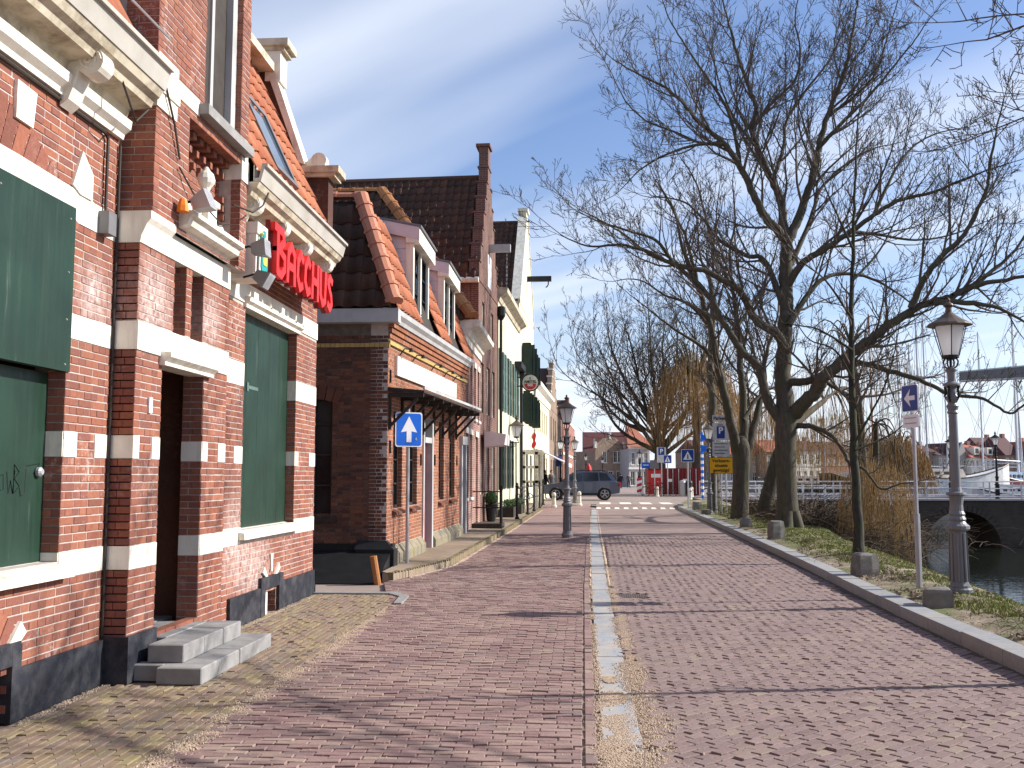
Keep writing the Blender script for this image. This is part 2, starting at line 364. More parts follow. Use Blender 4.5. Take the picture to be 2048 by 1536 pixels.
# ------------------------------------------------------------------ bricks, tiles, windows
def cut_rects(u0, u1, z0, z1, holes):
    zs = sorted({z0, z1} | {z for h in holes for z in (h[2], h[3]) if z0 < z < z1})
    out = []
    for a, b in zip(zs, zs[1:]):
        m = (a + b) / 2
        hs = sorted([(h[0], h[1]) for h in holes if h[2] < m < h[3]])
        u = u0
        for x, y in hs:
            if x > u: out.append((u, min(x, u1), a, b))
            u = max(u, y)
        if u < u1: out.append((u, u1, a, b))
    return [r for r in out if r[1] - r[0] > 1e-4]
def wall_boxes(mb, F, u0, u1, z0, z1, holes, d0, d1, mi=0, grow=0.0):
    hs = [(h[0] - grow, h[1] + grow, h[2] - grow, h[3] + grow) for h in holes]
    for r in cut_rects(u0, u1, z0, z1, hs): mb.fbox(F, r[0], r[1], r[2], r[3], d0, d1, mi)
class Bricks:                   # collects brick rectangles of one thing: nearest ones become objects, the rest one mesh
    def __init__(s, tilt=False): s.b = []; s.tilt = tilt
    def wall(s, F, u0, u1, z0, z1, holes=(), d=0.0, L=0.21, H=0.0625, j=0.0085, depth=0.1, jit=0.003, header=0.5):
        n0 = int(math.floor(z0 / H + 1e-4)); k = n0
        while k * H < z1 - 0.012:
            a, b = max(k * H, z0), min((k + 1) * H, z1); k += 1
            if b - a < 0.02: continue
            row = cut_rects(u0, u1, a + 0.001, b - 0.001, holes)
            hd = (k % 2 == 0); w = L / 2 if (hd and header) else L
            for r0, r1, _, _ in row:
                if abs(_ - (b - 0.001)) > 0.02 and False: continue
                u = math.floor(r0 / w) * w - (w * 0.5 if not hd else w * 0.25)
                while u < r1:
                    x0, x1 = max(u, r0), min(u + w, r1)
                    if r1 - x1 < 0.045: x1 = r1
                    if x0 == r0 and x1 - x0 < 0.045 and x1 < r1: x1 = min(u + w * 2, r1); u += w
                    u += w
                    if x1 >= r1: u = r1
                    if x1 - x0 < 0.03: continue
                    x0 += j * .32 if x0 > r0 + 1e-6 else -0.002
                    x1 -= j * .32 if x1 < r1 - 1e-6 else -0.002
                    s.b.append((F, x0, x1, a + j / 2, b - j / 2, d + RND.uniform(-jit, jit), depth))
    def finish(s, root, mat, limit=300, name='brick'):
        sc = []
        for i, q in enumerate(s.b):
            F, x0, x1, a, b, d, dep = q[:7]; p = F((x0 + x1) / 2, (a + b) / 2, d)
            X, Y, k = pix(p); v = V((0, 0, EYE)) - p
            inn = -20 < X < 2068 and -20 < Y < 1556 and k > 0.3
            sc.append(((x1 - x0) * (b - a) * abs(F.N.dot(v)) / max(v.length, .1) ** 3 if inn else 0, i))
        sc.sort(reverse=True); top = {i for v, i in sc[:limit] if v > 0}; cache = {}; mb = MB()
        for i, (F, x0, x1, a, b, d, dep) in enumerate([q[:7] for q in s.b]):
            tx, tz = (RND.gauss(0, .022), RND.gauss(0, .03)) if s.tilt else (0, 0)
            if i in top:
                key = (round(x1 - x0, 2), round(b - a, 3), dep)
                if key not in cache:
                    m2 = MB(); brick_geo(m2, lambda u, z, dd: V((u, z, dd)), -key[0] / 2, key[0] / 2, -key[1] / 2, key[1] / 2, 0, dep)
                    me = bpy.data.meshes.new(name); me.from_pydata(m2.v, [], m2.f); me.materials.append(mat); cache[key] = me
                put(bpy.data.objects.new(name, cache[key]), root, F.M((x0 + x1) / 2, (a + b) / 2, d) @ Matrix.Rotation(tz, 4, 'X') @ Matrix.Rotation(-tx, 4, 'Y'))
            else: brick_geo(mb, (lambda u, z, dd, F=F, uc=(x0 + x1) / 2, zc=(a + b) / 2: F(u, z, dd + tx * (u - uc) + tz * (z - zc))) if s.tilt else F, x0, x1, a, b, d, dep)
        if mb.f: mb.build(name + 'work' if name == 'brick' else name + '_bed', mat, root, kind='stuff')
def brick_geo(mb, F, x0, x1, a, b, d, dep, c=0.003):
    n = len(mb.v)
    for u, z, dd in ((x0, a, d - dep), (x1, a, d - dep), (x1, b, d - dep), (x0, b, d - dep),
                     (x0, a, d - c), (x1, a, d - c), (x1, b, d - c), (x0, b, d - c),
                     (x0 + c, a + c, d), (x1 - c, a + c, d), (x1 - c, b - c, d), (x0 + c, b - c, d)):
        mb.v.append(tuple(F(u, z, dd)))
    for i in range(4):
        j = (i + 1) % 4
        mb.f.append((n + i, n + j, n + 4 + j, n + 4 + i)); mb.m.append(0)
        mb.f.append((n + 4 + i, n + 4 + j, n + 8 + j, n + 8 + i)); mb.m.append(0)
    mb.f.append((n + 8, n + 9, n + 10, n + 11)); mb.m.append(0)

def inpoly(x, y, P):
    c = False; j = len(P) - 1
    for i in range(len(P)):
        if (P[i][1] > y) != (P[j][1] > y) and x < (P[j][0] - P[i][0]) * (y - P[i][1]) / (P[j][1] - P[i][1]) + P[i][0]: c = not c
        j = i
    return c
def tile_mesh(w, l, name):      # one S-shaped pantile, x across, y up the slope, z out
    mb = MB(); xs = [-0.5, -0.36, -0.2, 0.0, 0.16, 0.34, 0.5, 0.62]; zs = [0.035, 0.008, 0.0, 0.006, 0.03, 0.055, 0.05, 0.03]
    t = 0.014; k = len(xs)
    for y, dz in ((-l * 0.12, 0.034), (l * 1.02, 0.006)):
        for q in (0, t):
            for x, z in zip(xs, zs): mb.v.append((x * w, y, z * w / 0.25 + dz + q))
    for i in range(k - 1):
        mb.f.append((k + i, k + i + 1, 3 * k + i + 1, 3 * k + i)); mb.f.append((i + 1, i, k + i, k + i + 1)[::-1])
    mb.f.append((0, k, 3 * k, 2 * k)); mb.f.append((k - 1, 2 * k + k - 1, 3 * k + k - 1, k + k - 1))
    me = bpy.data.meshes.new(name); me.from_pydata(mb.v, [], mb.f); me.polygons.foreach_set('use_smooth', [True] * len(mb.f)); return me, mb
def tile_roof(root, O, U, Vv, poly, mat, w=0.24, l=0.33, limit=150, name='roof_tile', jit=0.01, holes=(), under=None):
    O, U, Vv = V(O), V(U).normalized(), V(Vv).normalized(); N = U.cross(Vv)
    us = [p[0] for p in poly]; vs = [p[1] for p in poly]; me, proto = tile_mesh(w, l, name); me.materials.append(mat)
    cand = []
    for j in range(int(math.ceil((max(vs) - min(vs)) / l))):
        for i in range(int(math.ceil((max(us) - min(us)) / w))):
            u = min(us) + (i + 0.5) * w; v = min(vs) + j * l
            if inpoly(u, v + l / 2, poly) and not any(h[0] < u < h[1] and h[2] < v + l / 2 < h[3] for h in holes):
                p = O + U * (u + RND.uniform(-jit, jit) * 0.4) + Vv * (v + RND.uniform(-jit, jit)) + N * RND.uniform(0, jit * 0.6)
                X, Y, k = pix(p); cand.append((-k if (0 < X < 2048 and 0 < Y < 1536) else -9999 - k, p))
    cand.sort(key=lambda q: -q[0]); mb = MB()
    for n, (k, p) in enumerate(cand):
        Mx = Matrix(((U.x, Vv.x, N.x, p.x), (U.y, Vv.y, N.y, p.y), (U.z, Vv.z, N.z, p.z), (0, 0, 0, 1)))
        if n < limit and k > -9000: put(bpy.data.objects.new(name, me), root, Mx)
        else:
            b = len(mb.v); mb.v += [tuple(Mx @ V(q)) for q in proto.v]; mb.f += [tuple(b + i for i in f) for f in proto.f]; mb.m += [0] * len(proto.f)
    if mb.f: mb.build('roof_tiling', mat, root, smooth=True, kind='stuff')
    m2 = MB(); m2.prism([O + U * a + Vv * b - N * 0.03 for a, b in poly], N * -0.1); m2.build('roof_deck', under or M['dark_wood'], root)
def ridge_tiles(root, a, b, r, mat, n=None, l=0.36):
    a, b = V(a), V(b); L = (b - a).length; n = n or max(2, int(L / l)); t = (b - a) / n; me = None
    ez = t.normalized(); up = V((0, 0, 1)); ex = ez.cross(up).normalized(); up = ex.cross(ez); s = t.length
    mb = MB(); k = 7
    for y, rr in ((0, r), (s * 0.82, r * 0.94), (s * 0.82, r * 1.12), (s * 1.0, r * 1.14)):
        for i in range(k):
            an = PI * (i / (k - 1)) * 1.1 - 0.05 * PI; mb.v.append((math.cos(an) * rr, y, math.sin(an) * rr))
    for q in range(3):
        for i in range(k - 1): mb.f.append((q * k + i, (q + 1) * k + i, (q + 1) * k + i + 1, q * k + i + 1))
    mb.f.append(tuple(3 * k + i for i in range(k))); mb.f.append(tuple(i for i in range(k - 1, -1, -1)))
    me = bpy.data.meshes.new('ridge_tile'); me.from_pydata(mb.v, [], mb.f); me.materials.append(mat)
    for i in range(n):
        p = a + t * (i + 1)
        Mx = Matrix(((ex.x, -ez.x, up.x, p.x), (ex.y, -ez.y, up.y, p.y), (ex.z, -ez.z, up.z, p.z), (0, 0, 0, 1)))
        put(bpy.data.objects.new('ridge_tile', me), root, Mx)
def window(root, F, u0, u1, z0, z1, d=-0.08, cols=2, rows=3, mat=None, fw=0.06, mw=0.025, sill=None, name='window', glassm=None, depth=0.06):
    mat = mat or M['white']; mb = MB()
    mb.fbox(F, u0, u0 + fw, z0, z1, d - depth, d); mb.fbox(F, u1 - fw, u1, z0, z1, d - depth, d)
    mb.fbox(F, u0 + fw, u1 - fw, z0, z0 + fw, d - depth, d - .002); mb.fbox(F, u0 + fw, u1 - fw, z1 - fw, z1, d - depth, d - .002)
    for i in range(1, cols):
        x = u0 + (u1 - u0) * i / cols; mb.fbox(F, x - mw / 2, x + mw / 2, z0 + fw, z1 - fw, d - depth + .01, d - .01)
    for j in range(1, rows):
        z = z0 + (z1 - z0) * j / rows; mb.fbox(F, u0 + fw, u1 - fw, z - mw / 2, z + mw / 2, d - depth + .012, d - .013)
    fr = mb.build(name, mat, root)
    g = MB(); g.fbox(F, u0 + fw * .5, u1 - fw * .5, z0 + fw * .5, z1 - fw * .5, d - depth - .012, d - depth + .004); g.build('pane', glassm or M['glass'], fr)
    if sill:
        s = MB(); s.fbox(F, u0 - .05, u1 + .05, z0 - .07, z0, d, 0.06); s.build('sill', sill, fr)
    return fr
def text(name, s, F, u, z, d, size, mat, parent, ext=0.003, sx=1.0, align='CENTER', bold=0.0, spacing=1.0):
    cu = bpy.data.curves.new(name, 'FONT'); cu.body = s; cu.size = size; cu.extrude = ext; cu.align_x = align; cu.align_y = 'CENTER'; cu.offset = bold; cu.space_line = spacing
    cu.resolution_u = 4
    o = bpy.data.objects.new(name, cu); COL.objects.link(o); bpy.context.view_layer.update()
    me = bpy.data.meshes.new_from_object(o.evaluated_get(bpy.context.evaluated_depsgraph_get())); bpy.data.objects.remove(o); bpy.data.curves.remove(cu)
    me.materials.clear(); me.materials.append(mat); o = bpy.data.objects.new(name, me)
    p = F(u, z, d); Mx = Matrix(((F.U.x, 0, F.N.x, p.x), (F.U.y, 0, F.N.y, p.y), (F.U.z, 1, 0, p.z), (0, 0, 0, 1))) @ Matrix.Diagonal((sx, 1, 1, 1))
    put(o, parent, Mx); return o
def interp(x, T):
    if x <= T[0][0]: return T[0][1]
    for (a, p), (b, q) in zip(T, T[1:]):
        if x <= b: return p + (q - p) * (x - a) / (b - a)
    return T[-1][1]

# ------------------------------------------------------------------ ground, road, pavements
def gz(y): return interp(y, [(12, 0), (47.5, 0.12), (49.3, 0.30), (400, 0.30)])
def gut(y): return interp(y, [(0, 0.0), (15, 0.05), (30, 0.2), (59, 0.56), (140, 1.6)])
GW0, GW1 = 0.085, 0.345                                 # gutter stones, left and right edge
def kerbx(y): return interp(y, [(2, 3.47), (8.6, 3.59), (12, 3.66), (18.4, 3.91), (30, 4.22), (48.5, 4.62), (53, 5.2)])
def walkx(y): return interp(y, [(2, -2.36), (12.4, -2.36), (15.3, -3.0), (16.1, -2.75), (18, -2.33), (29, -2.05), (50, -1.72)])
def facx(y): return interp(y, [(0, -3.9), (17, -3.9), (30, -3.4), (44, -3.0), (60, -2.6)])
def banktop(y): return interp(y, [(0, 4.9), (10, 5.0), (14, 5.35), (20, 5.85), (25, 6.2), (29, 6.9), (40, 7.0), (50, 7.2)])
WATER = -2.0
ys = [2, 4, 6, 8, 10, 12, 14, 16, 18, 20, 23, 26, 30, 34, 38, 42, 46, 47.5, 48.2, 49.3, 51, 53]
def strip(mb, f0, f1, dz0, dz1, yy, mi=0, nx=1):
    for a, b in zip(yy, yy[1:]):
        for i in range(nx):
            q = lambda y, k: (f0(y) + (f1(y) - f0(y)) * k / nx, y, gz(y) + dz0 + (dz1 - dz0) * k / nx)
            mb.poly([q(a, i), q(a, i + 1), q(b, i + 1), q(b, i)], mi)
NEAR = 27.0
g = MB()                                                # land sheet under everything, left of the canal and round the harbour
rows = [-30, 0, 2] + ys[1:] + [60, 80, 150, 185, 400, 900]
for a, b in zip(rows, rows[1:]):
    za, zb = gz(a) - 0.05, gz(b) - 0.05
    xe = (kerbx(a) + .2, kerbx(b) + .2) if b <= 53 else ((14.0, 14.0) if b <= 185 else (900, 900))
    if a == 53: xe = (kerbx(53) + .2, 14)
    g.poly([(-900, a, za), (xe[0], a, za), (xe[1], b, zb), (-900, b, zb)])
for a, b in ((150, 185), (185, 400)):
    pass
g.poly([(14, 184.9, -2.6), (900, 184.9, -2.6), (900, 185, 0.25), (14, 185, 0.25)][::-1])
g.poly([(14, 53.2, -2.6), (14, 184.9, -2.6), (14, 184.9, .25), (14, 53.2, .25)][::-1])
g.build('ground', M['plaza'], kind='structure')

def in_lane(x, y, f0, f1, m): return f0(y) + m < x < f1(y) - m
GF = lambda u, z, d: V((u, z, gz(z) + d))
class GroundFrame:              # brick frame lying on the ground, turned by an angle
    def __init__(s, ang=0.0): s.c, s.s = math.cos(ang), math.sin(ang); s.N = V((0, 0, 1))
    def xy(s, u, v): return u * s.c - v * s.s, u * s.s + v * s.c
    def __call__(s, u, v, d):
        x, y = s.xy(u, v); return V((x, y, gz(y) + d))
    def M(s, u, v, d):
        p = s(u, v, d); return Matrix(((s.c, -s.s, 0, p.x), (s.s, s.c, 0, p.y), (0, 0, 1, p.z), (0, 0, 0, 1)))
def pave_rows(B, f0, f1, y0, y1, L=0.2, W=0.07, j=0.010, ang=0.0, depth=0.03, wob=0.0, m=0.0, skip=None):
    F = GroundFrame(0.0); n = int((y1 - y0) / W)
    for k in range(n):
        y = y0 + (k + .5) * W; x = f0(y) + m - RND.random() * .0; x += -(L / 2 if k % 2 else 0) + RND.uniform(-.012, .012)
        while x < f1(y) - m:
            a, b = max(x, f0(y) + m), min(x + L, f1(y) - m); x += L + RND.uniform(-.002, .002)
            if b - a < .05 or (skip and skip((a + b) / 2, y)): continue
            B.b.append((F, a + j / 2, b - j / 2, y - W / 2 + j * .45, y + W / 2 - j * .45, RND.uniform(-.005, .005), depth))
def diagonal(B, inside, cx, cy, R, L=0.165, W=0.08, je=0.014, jl=0.007, depth=0.03):
    F = GroundFrame(PI / 4); c0, s0 = math.cos(-PI / 4), math.sin(-PI / 4); bu, bv = cx * c0 - cy * s0, cx * s0 + cy * c0
    for k in range(int(-R / W), int(R / W)):
        off = (L / 2 if k % 2 else 0) + RND.uniform(-.012, .012)
        for i in range(int(-R / L), int(R / L)):
            u, v = bu + i * L + off, bv + k * W; x, y = F.xy(u + L / 2, v + W / 2)
            if not inside(x, y): continue
            e = RND.uniform(-.002, .002); B.b.append((F, u + je / 2, u + L - je / 2 + e, v + jl / 2, v + W - jl / 2, RND.uniform(-.005, .004), depth))
def herring(B, inside, cx, cy, R, L=0.205, n=2, j=0.009, depth=0.03):
    W = L / n; F = GroundFrame(PI / 4); N = int(R / W)
    c0, s0 = math.cos(-PI / 4), math.sin(-PI / 4); bu, bv = cx * c0 - cy * s0, cx * s0 + cy * c0
    for i in range(-N, N):
        for k in range(-N, N):
            t = (i - k) % (2 * n)
            if t == 0: r = (i * W, (i + n) * W, k * W, (k + 1) * W)
            elif t == 2 * n - 1: r = (i * W, (i + 1) * W, k * W, (k + n) * W)
            else: continue
            u, v = bu + (r[0] + r[1]) / 2, bv + (r[2] + r[3]) / 2; x, y = F.xy(u, v)
            if not inside(x, y): continue
            B.b.append((F, bu + r[0] + j / 2, bu + r[1] - j / 2, bv + r[2] + j / 2, bv + r[3] - j / 2, RND.uniform(-.0045, .0045), depth))
yn = [2, 4, 6, 8, 10, 12, 14, 16, 18, 20, 22, 24, NEAR]; yf = [NEAR, 30, 34, 38, 42, 46, 47.5, 48.2, 49.3]
l0 = lambda y: walkx(y); l1 = lambda y: gut(y) + GW0; r0 = lambda y: gut(y) + GW1; r1 = lambda y: kerbx(y)
def road(name, f0, f1, near_mat, far_mat):
    a = MB(); strip(a, f0, f1, -.012, -.012, yn, 0); strip(a, f0, f1, 0.0, 0.0, yf, 1)
    return a.build(name, [M['joint'], far_mat], kind='structure')
rl = road('road', l0, l1, None, M['road_left_far']); rr = road('road', r0, r1, None, M['road_right_far'])
B = Bricks(True); pave_rows(B, l0, lambda y: l1(y) - .10, 4.2, NEAR)
for k in range(int((NEAR - 4.2) / .2)):                 # one soldier row of bricks along the gutter
    y = 4.2 + (k + .5) * .2; x = l1(y) - .05; B.b.append((GroundFrame(), x - .035, x + .035, y - .095, y + .095, RND.uniform(-.003, .003), .03))
B.finish(rl, M['road_left'])
GRATE = (0.46, 0.88, 13.6, 14.15)
B = Bricks(True); diagonal(B, lambda x, y: 4.2 < y < NEAR and in_lane(x, y, r0, r1, .05) and not (GRATE[0] < x < GRATE[1] and GRATE[2] < y < GRATE[3]), 2.1, 15.6, 13.5)
B.finish(rr, M['road_right'])
pl = MB()                                               # raised crossing and the square beyond
yy = [49.3, 53, 60, 80, 150, 185]
strip(pl, lambda y: interp(y, [(49, -2.6), (60, -2.6), (130, 0.2), (185, 1)]), lambda y: interp(y, [(49.3, 4.75), (53, 5.6), (53.01, 13.9), (185, 13.9)]), 0.0, 0.0, [49.3, 53, 53.01, 60, 80, 150, 184])
pl.build('square', M['plaza'], kind='structure')
# sidewalk before the near house: bricks lying along the street
wk = MB(); strip(wk, lambda y: -4.0, lambda y: walkx(y) - .0, -.012, -.012, [2, 4, 6, 8, 10, 12, 13.75], 0)
wk.build('pavement', M['joint'], kind='structure'); wk = bpy.data.objects['pavement']
B = Bricks(True); F = GroundFrame(PI / 2)
for k in range(int(1.3 / .066)):
    x = -2.40 - (k + .5) * .066; y = 4.0 + (0.1 if k % 2 else 0)
    while y < 13.7:
        a, b = y, min(y + .2, 13.72); y += .2
        if x < -3.35 and 7.6 < a < 9.3: continue
        B.b.append((F, a + .005, b - .005, -x - .033 + .005, -x + .033 - .005, RND.uniform(-.004, .004), .03))
B.finish(wk, M['walk'])
kb = MB()
kb.prism([(-3.72, 13.74, -.03), (-2.62, 13.74, -.03), (-2.42, 13.45, -.03), (-2.36, 12.7, -.03), (-2.26, 12.7, -.03), (-2.30, 13.5, -.03), (-2.55, 13.92, -.03), (-3.72, 13.92, -.03)], (0, 0, .055))
kb.build('kerb_edging', M['grey_stone'], wk)
M['walk_edge'] = pieces('mossy_edge_brick', [(0.20, 0.16, 0.09), (0.26, 0.21, 0.12), (0.16, 0.125, 0.085), (0.23, 0.185, 0.09)], 0.92)
# raised pavement further on, with a brick edge
rp = MB(); yr = [15.6, 16.2, 16.64, 16.66, 17, 18, 20, 23, 26, 30, 34, 38, 42, 46, 49]
strip(rp, lambda y: -3.08 if y < 16.65 else -3.6, lambda y: max(walkx(y), -3.2) - .09, .13, .11, yr)
strip(rp, lambda y: max(walkx(y), -3.2) - .005, lambda y: max(walkx(y), -3.2) - .0, -.05, -.05, yr)
for a, b in zip(yr, yr[1:]):
    xa, xb = max(walkx(a), -3.2), max(walkx(b), -3.2); rp.poly([(xa, a, gz(a) - .05), (xb, b, gz(b) - .05), (xb, b, gz(b) + .10), (xa, a, gz(a) + .10)][::-1])
rp.poly([(-3.08, 15.6, -.05), (-2.95, 15.6, -.05), (-3.0, 15.6, .11), (-3.08, 15.6, .13)])
po = rp.build('pavement', M['walk_far'], kind='structure')
B = Bricks(); y = 15.6
while y < 48:
    x = max(walkx(y), -3.2); dxy = (max(walkx(y + .1), -3.2) - x) / .1
    B.b.append((GroundFrame(0), x - .09, x + .004, y + .006, y + .094 * (1 if y < 30 else 1), .118 + RND.uniform(-.008, .008), .17)); y += .1
B.finish(po, M['walk_edge'], 120)
# gutter stones, sand, kerb stones, drain
gs = MB(); strip(gs, lambda y: l1(y) - .02, lambda y: r0(y) + .02, -.03, -.03, [2] + yn[1:] + yf[1:]); gb = gs.build('gutter', M['joint'], kind='structure')
B = Bricks(); y = 4.3
while y < 49:
    L = RND.uniform(.85, 1.15) if y < 9.2 else RND.uniform(1.0, 1.5); ym = y + L / 2
    B.b.append((GroundFrame(math.atan((gut(y + L) - gut(y)) / L) * -1 if False else 0.0), gut(ym) + GW0 + .02, gut(ym) + GW1, y + .006, y + L - .006, RND.uniform(-.006, .002), .04)); y += L
B.finish(gb, M['gutter_stone'], name='gutter_stone')
def sand_strip(name, cx_, wid, y0, y1, dz=.007, st=.12, seed=1, thr=-1.0):
    r = random.Random(seed); mb = MB(); y = y0; pts = []
    while y < y1:
        n = noise.noise(V((y * 2.3, seed * 7.1, 0))); n2 = noise.noise(V((y * 2.1, seed * 3.3, 5)))
        wd = max(0.004, wid(y) * (1 + .9 * n)) ; c = cx_(y) + wid(y) * .45 * n2
        j = r.uniform(-.012, .012); pts.append((c - wd + j, c + wd - j, y)); y += st * RND.uniform(.4, 1)
    for a, b in zip(pts, pts[1:]):
        ma, mz = (a[0] + a[1]) / 2, (b[0] + b[1]) / 2
        mb.poly([(a[0], a[2], gz(a[2]) - .004), (ma, a[2], gz(a[2]) + dz), (mz, b[2], gz(b[2]) + dz), (b[0], b[2], gz(b[2]) - .004)])
        mb.poly([(ma, a[2], gz(a[2]) + dz), (a[1], a[2], gz(a[2]) - .004), (b[1], b[2], gz(b[2]) - .004), (mz, b[2], gz(b[2]) + dz)])
    o = mb.build(name, M['sand'], kind='stuff'); o['label'] = 'loose pale sand or shade-deepening kerb dirt lying in the joints and edges'; return o
def grains(label, n, y0, y1, cx_, wid, seed, s0=.003, s1=.008, z=.0, power=1.6):
    r = random.Random(seed); mb = MB(); c = 0
    while c < n:
        y = y0 + (y1 - y0) * r.random() ** power; wl_ = wid(y); d = r.gauss(0, .55); x = cx_(y) + d * wl_
        if noise.noise(V((x * 4, y * 2.6, seed))) + .35 * noise.noise(V((x * 22, y * 14, seed))) < -.28 + .25 * abs(d): c += .35; continue
        q = r.uniform(s0, s1); a = r.uniform(0, 6.3); zz = gz(y) + z - .002
        mb.hexa([(x + math.cos(a + k * PI / 2) * q, y + math.sin(a + k * PI / 2) * q, zz) for k in range(4)] + [(x + math.cos(a + k * PI / 2) * q * .6, y + math.sin(a + k * PI / 2) * q * .6, zz + q * .8) for k in range(4)]); c += 1
    o = mb.build('sand', M['sand_grain'], kind='stuff'); o['label'] = label
M['sand_grain'] = pieces('sand_grains', [(0.46, 0.34, 0.24), (0.54, 0.42, 0.31), (0.34, 0.25, 0.18), (0.60, 0.49, 0.37)], 0.95)
sand_strip('sand', lambda y: gut(y) + GW1 + .03, lambda y: .025, 15, 46, seed=1)
sand_strip('sand', lambda y: gut(y) + GW0 + .0, lambda y: .012, 15, 40, seed=2)
sand_strip('sand', lambda y: walkx(y) + .05, lambda y: .05, 16, 46, seed=4)
dirt_shade_mat = plain('kerb_dirt_and_shade', (0.085, 0.07, 0.055), 0.95, var=.5, scale=40)
M['sand'], sandm = dirt_shade_mat, M['sand']; sand_strip('dirt', lambda y: kerbx(y) - .02, lambda y: .045, 4.5, 46, seed=5); M['sand'] = sandm  # dirt at the kerb foot, its dark colour also deepening the kerb's shade
grains('pale sand drifted along the right edge of the gutter', 22000, 4.3, 18, lambda y: gut(y) + GW1 + .06, lambda y: interp(y, [(4, .20), (7.5, .16), (9.5, .09), (16, .06)]), 11)
grains('pale sand lying over the gutter stones', 15000, 4.3, 8.3, lambda y: gut(y) + .19, lambda y: interp(y, [(4.3, .13), (5.4, .11), (6.0, .12), (7.2, .10), (8.3, .05)]), 12, power=1.0)
grains('pale sand along the left edge of the gutter', 5000, 4.3, 16, lambda y: gut(y) + GW0 + .01, lambda y: .04, 13)
grains('pale sand between pavement and left lane', 12000, 4.3, 12.6, lambda y: -2.36, lambda y: interp(y, [(4, .09), (9, .13), (12.4, .07)]), 14, power=1.1)
grains('sand and grit at the foot of the near house', 4000, 5.0, 13.6, lambda y: -3.66 if y < 9.8 else -3.62, lambda y: .05, 15, power=1.0)
grains('grit scattered over the lanes', 5000, 4.3, 14, lambda y: .6, lambda y: 2.6, 16, s0=.002, s1=.005, z=.004)
dr = thing('storm_drain', 'rusty cast iron drain grate set in the right lane beside the gutter', 'drain', ((GRATE[0] + GRATE[1]) / 2, 13.87, 0))
mb = MB(); mb.box(GRATE[0], GRATE[2], -.05, GRATE[1], GRATE[3], -.006); mb.build('pit', M['dark_void'], dr)
mb = MB(); mb.box(GRATE[0], GRATE[2], -.03, GRATE[1], GRATE[2] + .05, .002); mb.box(GRATE[0], GRATE[3] - .05, -.03, GRATE[1], GRATE[3], .002); build_split(mb, 'grate_frame', M['copper'], dr)
bar = MB(); bar.box(GRATE[0] + .01, GRATE[2] + .05, -.03, GRATE[0] + .025, GRATE[3] - .05, 0); b0 = bar.build('grate_bar', M['copper'], dr)
for i in range(1, 14):
    c = b0.copy(); COL.objects.link(c); c.parent = dr; c.location = (i * .03, 0, 0)
kr = MB(); strip(kr, lambda y: kerbx(y) + .01, lambda y: kerbx(y) + .25, -.02, -.02, ys, 0); kbo = kr.build('kerb', M['joint'], kind='structure')
B = Bricks(); y = 4.0
while y < 48.6:
    L = 1.0; ang = -math.atan((kerbx(y + L) - kerbx(y)) / L); F = GroundFrame(ang); c, s = math.cos(-ang), math.sin(-ang)
    x0, y0 = kerbx(y), y; u, v = x0 * c - y0 * s, x0 * s + y0 * c
    B.b.append((F, u, u + .26, v + .004, v + L - .004, .135 + RND.uniform(-.006, .006), .17)); y += L
B.finish(kbo, M['kerb'], name='kerb_stone')
# bank: sandy strip, grass, slope to the water
bk = MB()
def bankprof(y): k, t = kerbx(y) + .24, banktop(y); return [(k, gz(y) + .10), (k + .35, gz(y) + .125), ((k + t) / 2 + .1, gz(y) + .17), (t, gz(y) + .10), (t + .55, gz(y) - .25), (t + 1.6, gz(y) - 1.2), (t + 2.6, WATER - .4)]
yb = [-12, -4, 0, 2] + [3 + .5 * i for i in range(101)]; P = []
for y in yb:
    row = []
    pr = bankprof(max(y, 2)); 
    for (x, z), (x2, z2) in zip(pr, pr[1:]):
        for k in range(3): row.append((x + (x2 - x) * k / 3, z + (z2 - z) * k / 3))
    row.append(pr[-1]); P.append([(x, y, z + (noise.noise(V((x * 1.7, y * 1.3, 0))) * .045 + noise.noise(V((x * 6, y * 6, 3))) * .025 if i > 1 else 0)) for i, (x, z) in enumerate(row)])
n = len(P[0]); bk.v = [p for r in P for p in r]
for a in range(len(P) - 1):
    for i in range(n - 1): bk.f.append((a * n + i, a * n + i + 1, (a + 1) * n + i + 1, (a + 1) * n + i)); bk.m.append(0)
def bank_mat():
    m, t, b = base_mat('sandy_bank_soil', 0.95); v = posvec(t)
    n = t.noise(v, 1.6, 6, 0.65); f = t.noise(v, 35, 4, 0.7)
    c = t.ramp(n, [(0.36, (0.36, 0.29, 0.21)), (0.48, (0.21, 0.165, 0.11)), (0.58, (0.13, 0.145, 0.05))])
    c = t.mix(1.0, c, t.ramp(f, [(0.25, 0.55), (0.75, 1.4)]), 'MULTIPLY'); t.put(b.inputs['Base Color'], c); bump(t, b, f, 0.8, 0.02); return m
bank = bk.build('bank', bank_mat(), kind='structure', smooth=True)
def bankz(x, y):
    pr = bankprof(y)
    for (a, p), (b, q) in zip(pr, pr[1:]):
        if x <= b: return p + (q - p) * max(0, (x - a)) / (b - a)
    return pr[-1][1]
def water_mat():
    m, t, b = base_mat('canal_water', 0.04, 0, 0.5); v = posvec(t); b.inputs['IOR'].default_value = 1.33
    t.put(b.inputs['Base Color'], (0.014, 0.018, 0.014)); x, y, z = t.sep(v)
    bump(t, b, t.noise(t.comb(t.math('MULTIPLY', x, .7), t.math('MULTIPLY', y, 1.6), 0.0), 2.6, 3), 0.16, 0.05); return m
wm = MB(); wm.poly([(5, -40, WATER), (600, -40, WATER), (600, 185, WATER), (5, 185, WATER)]); wm.build('water', water_mat(), kind='structure')
